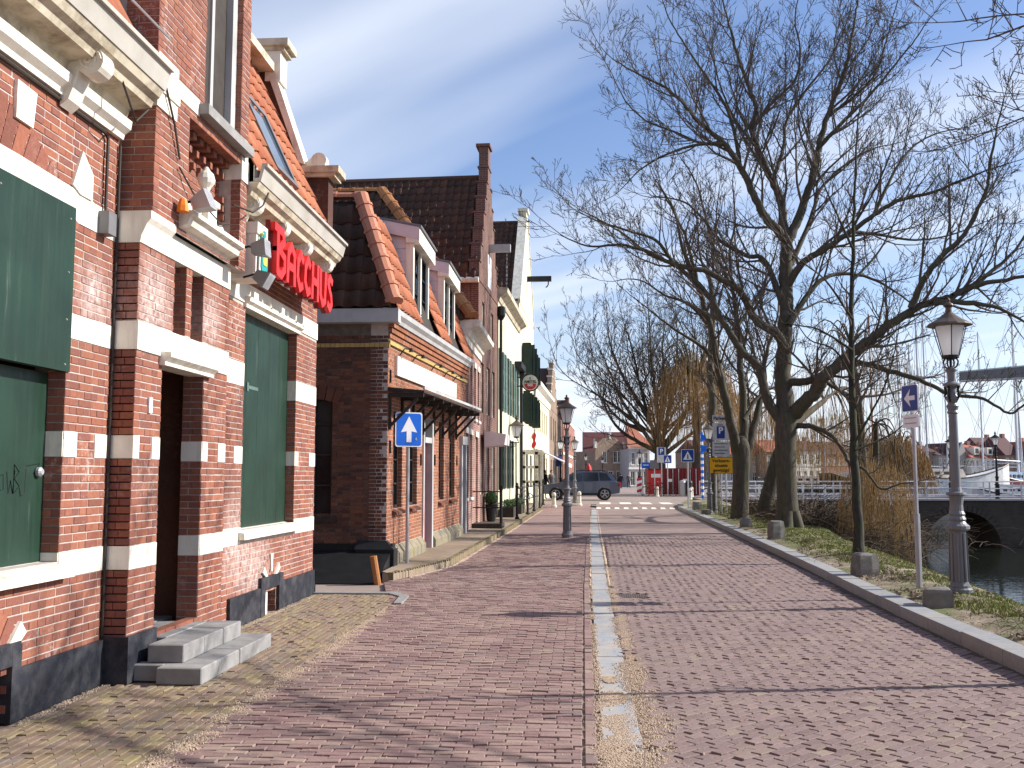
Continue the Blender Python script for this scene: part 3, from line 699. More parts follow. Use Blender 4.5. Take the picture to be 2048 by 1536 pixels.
# crossing markings
zb = MB()
for i in range(4): 
    x0 = .95 + i * 1.02; zb.poly([(x0, 49.6, .304), (x0 + .55, 49.6, .304), (x0 + .62, 52.9, .304), (x0 + .05, 52.9, .304)])
zo = zb.build('zebra_crossing', M['white'], kind='structure')
zt = MB()
for i in range(9): x0 = .75 + i * .43; zt.poly([(x0, 47.55, gz(47.55) + .005), (x0 + .25, 47.55, gz(47.55) + .005), (x0 + .22, 48.1, gz(48.1) + .006), (x0 + .03, 48.1, gz(48.1) + .006)])
zt.build('ramp_marking', M['white'], kind='structure')
# ------------------------------------------------------------------ near brick house with the red sign
def volute(root, F, u, z, d, mat, s=1.0):
    """scroll bracket: rounded head with spiral rings, body curving back to the wall; axis along the facade"""
    mb = MB(); w = .085 * s; P = []
    for i in range(13):
        a = PI * (0.62 - 1.35 * i / 12); P.append((d + .20 * s + .105 * s * math.cos(a), z + .0 + .105 * s * math.sin(a)))
    P += [(d + .10 * s, z - .17 * s), (d + .06 * s, z - .28 * s), (d, z - .33 * s), (d, z + .10 * s)]
    mb.prism([F(u - w, b, a) for a, b in P][::-1], F.U * (2 * w))
    o = mb.build('bracket', mat, root); r = MB()
    for sgn in (-1, 1):
        pts = []
        for i in range(26):
            a = i / 25 * 4.2 * PI; q = .085 * s * (1 - i / 27); pts.append(F(u + sgn * w, z + q * math.sin(a), d + .20 * s + q * math.cos(a)))
        r.tube(pts, .012 * s, 5)
    r.build('scroll', mat, o); return o
def profile_bar(mb, F, u0, u1, prof, mi=0):            # prof: list of (d, z)
    mb.prism([F(u0, z, d) for d, z in prof][::-1], F(u1, 0, 0) - F(u0, 0, 0), mi)

M['gutter_wood'] = plain('weathered_gutter_paint', (0.47, 0.44, 0.385), 0.6, var=.12, dirt=(0.25, 0.22, 0.17), dirtamt=.6, dscale=3)
b1 = thing('brick_house', 'red brick house with white stone bands and boarded green windows under big red letters', 'house', (-3.75, 9.0, 0))
W = Frame(-3.75, 0); Pv = Frame(-3.55, 0); UP = Frame(-3.47, 0); RB = Frame(-3.70, 0)
CH = .0625
B = Bricks(); wl = MB(); bands = MB()
# openings (u0, u1, z0, z1)
win_w = (3.9, 7.05, 1.0, 3.585); cel_w = (5.75, 6.45, -.1, .36)
door = (8.26, 9.22, .28, 2.56); slit1 = (8.46, 8.73, 2.86, 3.52); slit2 = (8.86, 9.15, 2.86, 3.52)
shut = (10.78, 12.82, 1.03, 3.5); cel_r = (11.62, 12.12, -.1, .30)
zb1, zb2, zb3, zb4 = (.875, 1.0625), (1.75, 1.9375), (2.625, 2.8125), (3.5, 3.72)
upwin = (8.83, 9.82, 5.02, 7.6); corb = (8.5, 9.86, 3.74, 4.87)
def body(F, u0, u1, z0, z1, holes, bandl, d=0.0, thick=.24, limits=()):
    """brick face between white bands, with its backing wall"""
    bh = [(u0 - 1, u1 + 1, a, b) for a, b in bandl]
    B.wall(F, u0, u1, z0, z1, list(holes) + bh + list(limits), d)
    wall_boxes(wl, F, u0, u1, z0, z1, holes, d - thick, d - .0045, grow=.004)
def band(F, u0, u1, z, d=.004, back=.12, o=None): bands.fbox(F, u0, u1, z[0] + .002, z[1] - .002, d - back, d)
BL = [zb1, zb3, zb4]
# wing
body(W, 2.0, 7.748, .0, 5.0, [win_w, cel_w], BL, limits=[(7.08, 7.25, *zb2), (7.51, 7.748, *zb2), (3.5, 7.2, 3.5, 3.76)])
for z in BL[:2]: band(W, 7.05 if z == zb1 else 7.054, 7.746, z)
band(W, 7.35, 7.746, zb4); band(W, 7.05, 7.24, zb2, back=.13); band(W, 7.52, 7.746, zb2)
bands.prism([W(3.5, 3.5, .006), W(3.5, 3.76, .006), W(6.3, 3.76, .006), W(7.15, 3.74, .006), W(7.35, 3.72, .006), W(7.35, 3.502, .006), W(7.12, 3.502, .006), W(6.98, 3.56, .006), W(6.9, 3.585, .006), W(3.5, 3.585, .006)], W.N * -.12)
# pavilion lower, upper and right bay
body(Pv, 7.757, 9.83, .0, 3.72, [door, slit1, slit2], BL, thick=.2, limits=[(7.75, 7.87, *zb2), (8.09, 8.26, *zb2), (9.22, 9.36, *zb2), (9.62, 9.82, *zb2), (8.2, 9.3, 2.56, 2.89)])
body(UP, 7.798, 10.06, 3.72, 7.6, [upwin, corb], [], limits=[(7.79, 10.06, 4.90, 5.05), (7.79, 8.2, 4.66, 5.1), (9.84, 10.06, 4.66, 5.05)])
B.wall(Frame(-3.72, 0), corb[0] - .02, corb[1] + .02, 3.74, 4.87); wl.fbox(Frame(-3.72, 0), corb[0] - .05, corb[1] + .05, 3.72, 4.9, -.2, -.007)
body(RB, 9.83, 13.795, .0, 5.0, [shut, cel_r], BL, limits=[(9.95, 10.14, *zb2), (10.5, 10.78, *zb2), (12.82, 12.98, *zb2), (13.5, 13.8, *zb2), (10.7, 13.0, 3.48, 3.76)])
band(Pv, 7.75, 8.256, zb1); band(Pv, 9.224, 9.83, zb1); band(RB, 9.83, 10.776, zb1); band(RB, 12.824, 13.803, zb1, back=.14)
for q in ((7.75, 7.86), (8.10, 8.256), (9.224, 9.35), (9.63, 9.826)): band(Pv, q[0], q[1], zb2)
for q in ((9.96, 10.13), (10.51, 10.776), (12.824, 12.97), (13.51, 13.803)): band(RB, q[0], q[1], zb2)
bands.fbox(Pv, 7.75, 9.83, 2.627, 2.86, -.2, .012); band(RB, 9.83, 10.776, (2.60, 2.86)); band(RB, 12.824, 13.803, (2.60, 2.86), back=.14)
band(Pv, 7.75, 9.83, (3.50, 3.76), d=.012); band(RB, 9.83, 13.803, (3.53, 3.76), d=.01)
# shaded sides facing up the street: pavilion flank, door jambs, window reveals, far end wall
PS = Frame(-3.75, 7.75, 1, 0); PSu = Frame(-3.75, 7.79, 1, 0)
B.wall(PS, .0, .198, .34, 3.5, [(-1, 1, *zb1), (-1, 1, *zb2), (-1, 1, *zb3)], 0.0); wl.fbox(PS, -.1, .19, 0, 3.72, -.1, -.007)
for z in (zb1, zb2): bands.fbox(PS, .0, .203, z[0] + .002, z[1] - .002, -.1, .004)
bands.fbox(PS, 0, .213, 2.629, 2.858, -.1, .008)
B.wall(PSu, .0, .279, 3.76, 4.66); B.wall(PSu, .0, .279, 5.12, 7.6); wl.fbox(PSu, -.1, .27, 3.72, 7.6, -.1, -.007)
bands.prism([PS(0, 3.5, .01), PS(.205, 3.5, .01), PS(.215, 3.56, .01), PS(.26, 3.66, .01), PS(.292, 3.70, .01), PS(.292, 3.762, .01), PS(0, 3.762, .01)], (0, .5, 0))
# corner capital blocks under the upstairs sill course
bands.fbox(UP, 7.775, 8.18, 4.66, 4.80, -.30, .015); bands.fbox(UP, 7.76, 8.2, 4.80, 4.96, -.32, .03); bands.fbox(UP, 7.77, 8.18, 4.96, 5.12, -.31, .02)
bands.fbox(UP, 8.2, 8.7, 4.90, 5.05, -.12, .006); bands.fbox(UP, 9.95, 10.063, 4.90, 5.05, -.2, .006); bands.fbox(UP, 9.85, 10.075, 4.66, 4.9, -.2, .012)
DJ = Frame(-3.75, 9.214, 1, 0); B.wall(DJ, 0, .193, .28, 2.56, [(-1, 1, *zb1), (-1, 1, *zb2)], 0.0); wl.fbox(DJ, 0.0, .19, .2, 2.6, -.1, -.007)
for z in (zb1, zb2): bands.fbox(DJ, 0, .197, z[0] + .002, z[1] - .002, -.1, .004)
B.wall(Frame(-3.9, 7.045, 1, 0), .0, .149, 1.0625, 2.42, [(-1, 1, *zb2)], depth=.03)
B.wall(Frame(-3.9, 12.814, 1, 0), .03, .198, 1.04, 3.49, [(-1, 1, *zb2), (-1, 1, 2.60, 2.86)], depth=.03)
B.wall(Frame(-3.7, 9.815, 1, 0), .03, .228, 5.03, 7.6, depth=.03)
for u_ in (8.725, 9.145): B.wall(Frame(-3.9, u_, 1, 0), .0, .348, 2.865, 3.5, depth=.03)
# corbel table: rows of brick ends in the recessed panel under the window
dent = []
for k in range(8): dent.append((8.51 + k * .175, 4.76, .11))
for k in range(8): dent.append((8.56 + k * .175, 4.65, .07)); 
for k in range(7): dent.append((8.60 + k * .175, 4.55, .035))
for u, z, pr in dent:
    mbd = MB(); mbd.fbox(Frame(-3.72, 0), u, u + (.085 if pr > .09 else .055), z, z + (.075 if pr > .09 else .062), -.02, pr * 1.25); mbd.build('corbel_brick', M['brick_red'], b1)
for u, z in ((9.78, 4.40), (9.79, 4.31), (9.81, 4.22)):
    mbd = MB(); mbd.fbox(Frame(-3.72, 0), u, u + .07, z, z + .06, -.02, .09); mbd.build('corbel_brick', M['brick_red'], b1)
wl.build('wall', M['mortar'], b1); build_split(bands, 'stone_band', M['white'], b1)
B.finish(b1, M['brick_red'])
# plinth
pm = MB()
pm.fbox(W, 2.0, 5.7, 0, .52, -.2, .035); pm.fbox(W, 5.7, 6.55, .37, .52, -.2, .036); pm.fbox(W, 6.5, 7.72, 0, .34, -.2, .035); pm.fbox(W, 6.45, 6.56, 0, .5, -.2, .037)
pm.box(-3.78, 7.72, 0, -3.518, 8.255, .36); pm.fbox(RB, 10.42, 11.52, 0, .33, -.2, .035); pm.fbox(RB, 12.24, 13.83, 0, .33, -.2, .035)
pm.fbox(RB, 11.44, 11.60, 0, .44, -.2, .04); pm.fbox(RB, 12.14, 12.30, 0, .44, -.2, .04); pm.fbox(RB, 11.60, 12.14, .30, .442, -.2, .038); pm.box(-5.2, 13.79, 0, -3.665, 13.835, .328)
build_split(pm, 'plinth', M['tar'], b1)
cv_ = MB(); cv_.fbox(W, 5.75, 6.45, -.1, .36, -.5, -.22); cv_.fbox(RB, 11.62, 12.12, -.1, .3, -.5, -.2); cv_.build('cellar_opening', M['dark_void'], b1)
cp = MB(); cp.fbox(RB, 11.64, 11.86, -.02, .27, -.06, -.02); cp.build('cellar_hatch', M['white'], b1)
def arch_bricks(F, uc, zc, r0_, r1_, a0, a1, n, stones, d=.006, base=M['brick_red'], wst=M['white']):
    for i in range(n):
        p, q = a0 + (a1 - a0) * i / n, a0 + (a1 - a0) * (i + 1) / n; e = (q - p) * .06; st = i in stones; mb = MB()
        ra, rb = (r0_, r1_) if not st else (r0_ - .03, r1_ + .05)
        mb.prism([F(uc + r * math.sin(a), zc + r * math.cos(a), d + (.02 if st else 0)) for r, a in ((ra, p + e), (rb, p + e), (rb, q - e), (ra, q - e))][::-1], F.N * -.05)
        mb.build('keystone' if st else 'arch_brick', wst if st else base, b1)
arch_bricks(W, 6.1, .18, .38, .60, -.75, .95, 9, (0, 8))
arch_bricks(RB, 11.87, .32, .20, .33, -1.1, 1.1, 9, (0, 4, 8), wst=M['white'])
arch_bricks(W, 5.45, 1.55, 2.22, 2.62, -.72, .72, 26, (12, 13), d=.004)
# springer stones of the big arch
ks = MB(); ks.prism([W(7.0, 3.765, .02), W(7.13, 4.06, .02), W(7.3, 3.92, .02), W(7.3, 3.72, .02), W(7.12, 3.72, .02)][::-1], W.N * -.06); ks.build('keystone', M['white'], b1)
ks = MB(); ks.prism([W(6.22, 3.99, .025), W(6.22, 4.25, .025), W(6.46, 4.24, .025), W(6.43, 3.985, .025)], W.N * -.06); ks.build('keystone', M['white'], b1)
# boarded windows
gb_ = MB(); gb_.fbox(W, 3.6, 7.075, 2.37, 3.60, -.05, .012); o = gb_.build('window_board', M['green_board'], b1)
gb_ = MB(); gb_.fbox(W, 3.7, 7.04, 1.0, 2.36, -.16, -.13); o = gb_.build('window_board', M['green_board'], b1)
kn = MB(); kn.lathe(W(6.94, 1.64, -.13), [(.012, 0), (.035, .008), (.035, .03), (.02, .045)], 12, axis=W.N); kn.build('lock', M['galv'], o)
gf = MB(); r_ = random.Random(5)
for k in range(5):                                      # scribbled pen marks
    zz = [[(0, .1), (.02, .02), (.06, .03), (.05, .13), (.0, .12)], [(0, .15), (.03, 0), (.05, .09), (.08, 0), (.10, .16)], [(0, 0), (.0, .2), (.06, .15), (.01, .1), (.07, .05), (.0, 0)], [(.06, .17), (.05, .0), (.0, -.02), (-.02, .04)], [(-.03, .19), (.14, .21), (.06, .14), (.16, .12)]][k]; pts = [W(6.47 + .09 * k + x, 1.49 + z, -.1285) for x, z in zz]; gf.tube(pts, .0035, 3)
gf.build('scribble', M['black'], o)
nl = MB()
for z in (2.42, 2.75, 3.1, 3.5):
    for u in (5.2, 6.1, 7.0): nl.lathe(W(u, z, .012), [(.01, 0), (.006, .006)], 6, axis=W.N)
nl.build('screw_heads', M['grey_stone'], b1, kind='stuff')
sb = MB(); profile_bar(sb, W, 3.6, 7.14, [(-.14, 1.0), (.07, .955), (.08, .885), (-.1, .885)]); sb.build('window_sill', M['cream'], b1)
rv = Frame(-3.9, 7.047, 1, 0); rm = MB(); rm.fbox(rv, 0.0, .147, 1.0, 1.06, -.02, .010); rm.fbox(rv, 0, .147, 1.752, 1.935, -.02, .010); build_split(rm, 'reveal_stone', M['cream'], b1)
gb_ = MB()
for k in range(5): gb_.fbox(RB, 10.785 + k * .41, 10.785 + (k + 1) * .41 - .004, 1.03, 3.5, -.15, -.115)
o = gb_.build('window_board', M['green_board'], b1)
hg = MB(); hg.fbox(RB, 11.25, 11.6, 2.62, 2.66, -.115, -.108); hg.fbox(RB, 11.2, 11.26, 2.59, 2.69, -.115, -.105); hg.build('hinge', M['teal_shutter'], o)
rv = Frame(-3.9, 12.815, 1, 0)
rm = MB(); rm.fbox(rv, .04, .202, 2.60, 2.86, -.02, .01); rm.fbox(rv, .04, .202, 1.752, 1.935, -.02, .01); build_split(rm, 'reveal_stone', M['cream'], b1)
sb = MB(); profile_bar(sb, RB, 10.7, 12.9, [(-.12, 1.035), (.07, .995), (.08, .925), (-.1, .925)]); sb.build('window_sill', M['cream'], b1)
lt = MB(); profile_bar(lt, RB, 10.72, 12.9, [(-.12, 3.48), (.03, 3.48), (.03, 3.52), (.07, 3.55), (.07, 3.60), (-.1, 3.61)]); lt.build('lintel_moulding', M['cream'], b1)
# door recess and the twin slits
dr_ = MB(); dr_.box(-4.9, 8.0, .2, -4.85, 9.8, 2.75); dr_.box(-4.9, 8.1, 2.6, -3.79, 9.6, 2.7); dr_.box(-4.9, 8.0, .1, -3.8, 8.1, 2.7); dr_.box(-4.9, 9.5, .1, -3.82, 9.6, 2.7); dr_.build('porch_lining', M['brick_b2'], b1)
dd = MB(); dd.box(-4.84, 8.3, .3, -4.79, 9.3, 2.5); dd.box(-4.79, 8.42, .5, -4.775, 8.78, 1.3); dd.box(-4.79, 8.84, .5, -4.775, 9.2, 1.3); dd.box(-4.79, 8.42, 1.4, -4.775, 8.78, 2.35); dd.box(-4.79, 8.84, 1.4, -4.775, 9.2, 2.35); dd.build('door', M['black'], b1)
lt = MB(); profile_bar(lt, Pv, 8.2, 9.34, [(-.15, 2.55), (.05, 2.55), (.05, 2.58), (.10, 2.62), (.10, 2.66), (-.1, 2.68)]); lt.build('door_lintel', M['cream'], b1)
sl = MB(); sl.box(-3.98, 8.4, 2.8, -3.93, 9.3, 3.6); sl.build('slit_backing', M['dark_void'], b1)
# hood with urn over the slits
hd = MB(); profile_bar(hd, Pv, 8.32, 9.62, [(-.1, 3.72), (.06, 3.72), (.08, 3.77), (.16, 3.80), (.18, 3.86), (.22, 3.875), (.22, 3.915), (-.05, 3.94)]); hd.build('door_hood', M['cream'], b1)
ur = MB(); uc = Pv(8.97, 3.93, .06)
ur.box(uc.x - .06, uc.y - .11, 3.93, uc.x + .07, uc.y + .11, 4.14); ur.box(uc.x - .08, uc.y - .14, 4.14, uc.x + .09, uc.y + .14, 4.19)
ur.lathe((uc.x, uc.y, 4.19), [(.09, 0), (.05, .03), (.03, .08), (.045, .12), (.075, .16), (.085, .20), (.07, .25), (.04, .28), (.015, .32)], 12); ur.build('urn', M['white'], b1, smooth=False)
for sg in (-1, 1):
    c = MB(); pts = [Pv(8.97 + sg * (.13 + .10 * t + .16 * t * t), 4.13 - .20 * t ** .6 if t > 0 else 4.13, .05) for t in [i / 8 for i in range(9)]]; c.tube(pts, [.05 - .012 * i / 8 for i in range(9)], 7)
    sp = [Pv(8.97 + sg * (.40 + .05 * (1 - i / 16) * math.cos(i * .75)), 3.99 + .05 * (1 - i / 16) * math.sin(i * .75), .06) for i in range(15)]; c.tube(sp, .022, 6); c.build('scroll_ornament', M['white'], b1)
# upstairs window
uwn = MB()
for (a, b_, e, d1, d0) in ((8.83, 8.95, 0, -.09, -.16), (9.68, 9.82, 0, -.06, -.14), (9.24, 9.31, 0, -.11, -.16)): uwn.fbox(UP, a, b_, 5.02, 7.6, d0, d1)
uwn.fbox(UP, 8.95, 9.68, 5.02, 5.12, -.16, -.095); uo = uwn.build('window', M['grey_wood'], b1)
gp = MB(); gp.fbox(UP, 8.9, 9.7, 5.1, 7.6, -.17, -.15); gp.build('pane', M['glass'], uo)
ss = MB(); ss.fbox(UP, 8.68, 9.96, 4.92, 5.015, -.1, .10); ss.build('window_sill', M['grey_stone'], b1)
# mouldings, cornices, gutters
mo = MB(); profile_bar(mo, W, 2.0, 7.73, [(-.05, 4.35), (.04, 4.35), (.05, 4.39), (.10, 4.43), (.11, 4.50), (-.05, 4.53)]); mo.build('string_moulding', M['white'], b1)
def cornice(F, u0, u1, z, ucap):
    c = MB(); profile_bar(c, F, u0, u1, [(-.1, z - .18), (.06, z - .18), (.08, z - .12), (.26, z - .10), (.28, z - .05), (.33, z - .02), (.36, z + .04), (-.1, z + .04)]); c.build('cornice', M['soffit'], b1)
    c = MB(); profile_bar(c, F, u0, u1 + .02, [(.30, z + .043), (.37, z + .043), (.41, z + .20), (.44, z + .20), (.44, z + .235), (.38, z + .235), (.35, z + .08), (.30, z + .08)]); 
    profile_bar(c, F, u0, u1 + .01, [(.29, z + .043), (.302, z + .043), (.302, z + .22), (.29, z + .22)]); c.build('gutter', M['gutter_wood'], b1)
cornice(W, 2.0, 7.74, 4.72, 0); cornice(RB, 10.07, 13.72, 4.66, 0)
for u in (5.2, 6.85): volute(b1, W, u, 4.61, .02, M['white'], 1.02)
for u in (10.35, 11.35, 12.35, 13.42): volute(b1, RB, u, 4.52, .02, M['white'], .92)
gr = MB()
for u in (6.3, 6.9, 7.5): gr.tube([W(u, 4.95, .44), W(u + .1, 5.18, .10)], .008, 5)
gr.tube([W(5.0, 5.2, .36), W(7.74, 5.2, .40)], .011, 5); gr.build('gutter_stay', M['galv'], b1)
# mansard roofs behind the gutters
Tv = V((-.42, 0, .907))
tile_roof(b1, (-3.46, 10.06, 4.86), (0, 1, 0), Tv, [(0, 0), (3.46, 0), (3.46, 2.9), (0, 2.9)], M['tile_orange'], w=.235, l=.34, limit=110, holes=[(1.15, 2.05, .35, 1.45)])
tile_roof(b1, (-3.55, 2.0, 4.9), (0, 1, 0), Tv, [(0, 0), (5.72, 0), (5.72, 2.4), (0, 2.4)], M['tile_orange'], w=.235, l=.34, limit=20)
def slope(u, v, n): return V((-3.46, 10.06 + u, 4.86)) + Tv * v + V((.907, 0, .42)) * n
sk = MB()
for a in ((1.15, 1.23, .35, 1.45), (1.97, 2.05, .35, 1.45), (1.23, 1.97, .35, .43), (1.23, 1.97, 1.37, 1.45)):
    sk.hexa([slope(a[0], a[2], -.02), slope(a[1], a[2], -.02), slope(a[1], a[3], -.02), slope(a[0], a[3], -.02), slope(a[0], a[2], .11), slope(a[1], a[2], .11), slope(a[1], a[3], .11), slope(a[0], a[3], .11)])
so = sk.build('roof_window', M['grey_metal'], b1); sg_ = MB(); sg_.hexa([slope(1.2, .4, .03), slope(2.0, .4, .03), slope(2.0, 1.4, .03), slope(1.2, 1.4, .03), slope(1.2, .4, .085), slope(2.0, .4, .085), slope(2.0, 1.4, .085), slope(1.2, 1.4, .085)]); sg_.build('pane', M['sky_glass'], so)
# parapet gable at the far end: stepped ends and a white sloping coping
pg = MB(); Y0, Y1 = 13.52, 13.80
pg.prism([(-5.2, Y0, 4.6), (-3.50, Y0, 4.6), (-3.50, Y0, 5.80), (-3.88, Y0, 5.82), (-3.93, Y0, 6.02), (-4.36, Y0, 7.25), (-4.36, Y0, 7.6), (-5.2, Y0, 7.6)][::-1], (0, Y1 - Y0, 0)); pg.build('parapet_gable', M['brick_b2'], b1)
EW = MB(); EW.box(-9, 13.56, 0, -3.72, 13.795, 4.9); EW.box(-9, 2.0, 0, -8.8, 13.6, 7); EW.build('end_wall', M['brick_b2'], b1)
cp = MB(); cp.prism([(-3.93, Y0 - .03, 6.02), (-3.84, Y0 - .03, 6.0), (-4.27, Y0 - .03, 7.26), (-4.37, Y0 - .03, 7.24)], (0, .36, 0))
cp.box(-4.44, Y0 - .02, 7.22, -4.22, Y1 + .02, 7.66); build_split(cp, 'gable_coping', M['cream'], b1)
cp = MB(); cp.box(-3.95, Y0 - .05, 5.80, -3.40, Y1 + .05, 5.86); cp.box(-3.97, Y0 - .08, 5.86, -3.34, Y1 + .08, 5.95)
cp.box(-4.5, Y0 - .05, 7.66, -4.16, Y1 + .05, 7.72); cp.box(-4.55, Y0 - .09, 7.72, -4.10, Y1 + .09, 7.82); build_split(cp, 'stone_cap', M['soffit'], b1)
sc = MB(); c0 = V((-3.72, 0, 6.02))
P = []
for i in range(11): a = -.6 + i / 10 * 3.4; P.append((c0.x + .11 * math.cos(a) + .06, Y0 + .05, c0.z + .05 + .11 * math.sin(a)))
sc.prism([(-3.55, Y0 + .05, 5.95)] + P + [(-3.9, Y0 + .05, 6.0), (-3.93, Y0 + .05, 5.95)], (0, .16, 0)); sc.build('scroll_stone', M['cream'], b1)
fn = MB(); fn.lathe((-4.32, 11.2, 7.55), [(.06, 0), (.03, .05), (.07, .12), (.05, .18), (.0, .24)], 8); fn.build('finial', M['white'], b1)
pc = MB(); pc.box(-4.95, 10.0, 7.45, -4.1, 10.3, 7.62); pc.box(-5.2, 10.04, 7.35, -4.3, 13.5, 7.47); pc.build('ridge_cornice', M['soffit'], b1)
cbx = MB(); cbx.box(-8.8, 2, 7.35, -4.6, 13.5, 7.4); cbx.box(-8.8, 7.8, 5, -3.6, 10.04, 8.2); cbx.build('roof_core', M['dark_wood'], b1)
# conduits, cables
cb = MB(); cb.tube([W(3.0, 4.32, .02), W(7.45, 4.32, .02), W(7.5, 4.28, .025), W(7.5, 3.75, .025), W(7.5, 3.62, .03)], .014, 6); cb.build('conduit', M['dark_wood'], b1)
jb = MB(); jb.fbox(W, 7.43, 7.56, 3.5, 3.68, 0, .09); jb.build('junction_box', M['grey_metal'], b1)
cb = MB(); cb.tube([UP(7.8, 4.95, .04), UP(8.1, 4.6, .03), UP(8.25, 4.35, .02)], .010, 5)
cb.tube([UP(8.25, 4.28, .02), UP(8.5, 4.12, .05), UP(9.2, 4.02, .05), UP(9.5, 4.1, .02)], .008, 5); cb.tube([UP(9.6, 4.32, .02), UP(9.9, 4.32, .12), UP(10.1, 4.45, .16), UP(10.15, 4.6, .2)], .010, 5)
cb.tube([W(7.2, 4.68, .25), W(7.3, 4.45, .3), W(7.45, 4.40, .27), W(7.6, 4.55, .3)], .009, 5); cb.build('cables', M['dark_wood'], b1)
dp = MB(); dp.tube([W(7.725, 0.36, .018), W(7.725, 4.3, .018)], .012, 8); dp.build('drain_pipe', M['dark_wood'], b1)
lb = MB(); lb.fbox(Pv, 8.0, 8.06, 2.13, 2.26, 0, .015); lb.build('house_bell', M['sign_white'], b1)
# stone steps, each slab a thing that can be lifted
st = thing('stone_steps', 'two worn grey stone steps before the dark doorway of the brick house', 'steps', (-3.2, 8.5, 0))
def slab(x0, y0, z0, x1, y1, z1, n, along='y'):
    for i in range(n):
        a, b = y0 + (y1 - y0) * i / n, y0 + (y1 - y0) * (i + 1) / n; mb = MB(); e = RND.uniform(-.006, .006)
        mb.box(x0, a + .003, z0, x1 + e, b - .003, z1 + e * .5); o = mb.build('step_stone', M['grey_stone'], st); bv = o.modifiers.new('bevel', 'BEVEL'); bv.width = .008; bv.segments = 1
slab(-3.29, 7.72, 0, -2.93, 9.5, .13, 4); slab(-3.54, 7.84, 0, -3.285, 7.99, .13, 1); slab(-3.45, 7.92, .13, -3.15, 9.27, .275, 3); slab(-3.9, 8.27, 0, -3.44, 9.2, .28, 1); slab(-4.8, 8.27, 0, -3.9, 9.5, .285, 1)

# ------------------------------------------------------------------ red lettered sign and the lamps on the house
sg = thing('shop_sign', 'sign of big red handwritten letters reading BACCHUS over the right green board', 'sign', (-3.4, 11.6, 3.9))
SF = Frame(-3.36, 0)
bx = MB(); bx.fbox(SF, 10.5, 12.95, 3.86, 4.34, -.14, -.10); bx.build('backing_board', M['white'], sg)
def letter(strokes, u, w_, z0, h, k):
    mb = MB(); o = V((0, 0, 0))
    for s in strokes:
        pts = [(u + x * w_, z0 + y * h) for x, y in s]
        for (a, b), (c, d) in zip(pts, pts[1:]):
            l = math.hypot(c - a, d - b); px_, pz_ = -(d - b) / l * k, (c - a) / l * k; ex, ez = (c - a) / l * k * .55, (d - b) / l * k * .55
            dj = RND.uniform(-.002, .002)
            mb.prism([SF(a - ex + px_, b - ez + pz_, dj), SF(a - ex - px_, b - ez - pz_, dj), SF(c + ex - px_, d + ez - pz_, dj), SF(c + ex + px_, d + ez + pz_, dj)], SF.N * .055)
    return mb
LT = {'B': [[(.25, 1), (.25, .55), (.25, .05)], [(.0, 1.02), (.7, 1.0), (.82, .8), (.35, .58)], [(.35, .58), (.9, .45), (.9, .2), (.6, .02), (.25, .05)]],
      'A': [[(.05, 0), (.12, .75), (.5, 1), (.85, .8), (.9, 0)], [(.1, .42), (.9, .42)]], 'C': [[(.9, .85), (.55, 1), (.15, .7), (.1, .3), (.5, 0), (.9, .12)]],
      'H': [[(.1, 0), (.15, 1)], [(.85, 0), (.85, 1)], [(.1, .5), (.85, .48)]], 'U': [[(.1, 1), (.1, .25), (.4, 0), (.8, .15), (.88, 1)]],
      'S': [[(.9, .9), (.5, 1), (.12, .78), (.75, .42), (.85, .18), (.5, 0), (.1, .12)]]}
u = 10.55; RND2 = random.Random(3)
for i, ch in enumerate('BACCHUS'):
    w_ = {'B': .40, 'H': .34, 'U': .32, 'A': .34}.get(ch, .27); h = .50 if i == 0 else .42
    letter(LT[ch], u, w_, 3.84 + RND2.uniform(-.01, .01), h, .045).build('letter', M['red_letter'], sg)
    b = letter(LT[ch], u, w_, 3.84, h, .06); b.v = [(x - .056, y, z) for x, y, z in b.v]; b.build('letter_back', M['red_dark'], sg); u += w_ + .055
pb = thing('sign_box', 'pale sign box with a painted bottle shape left of the red letters', 'sign', (-3.5, 10.25, 3.7))
mb = MB(); mb.box(-3.69, 10.12, 3.74, -3.38, 10.42, 4.24); mb.box(-3.69, 10.10, 4.16, -3.36, 10.44, 4.28); mb.box(-3.69, 10.11, 3.68, -3.4, 10.43, 3.74); mb.build('box', M['white'], pb)
bt = MB(); P = [(.05, 0), (.25, 0), (.28, .06), (.27, .28), (.2, .40), (.19, .55), (.11, .55), (.1, .40), (.03, .28), (.02, .06)]
for c_, (s_, dd_, m_) in enumerate(((1.0, .0, 'sign_white'), (.8, .013, 'teal'), (.55, .02, 'yellow_green'))):
    q = MB(); q.prism([Frame(-3.36, 0)(10.13 + .15 + (x - .15) * s_, 3.72 + .27 + (z - .27) * s_, dd_) for x, z in P], (.012, 0, 0)); q.build('bottle_shape', M[m_], pb)
for k in range(7):
    q = MB(); q.lathe((-3.345, 10.2 + .05 * (k % 3), 4.08 + .045 * (k // 3)), [(.0, -.02), (.022, -.008), (.022, .008), (0, .02)], 8); q.build('grape', M['teal'] if k % 2 else M['yellow_green'], pb)
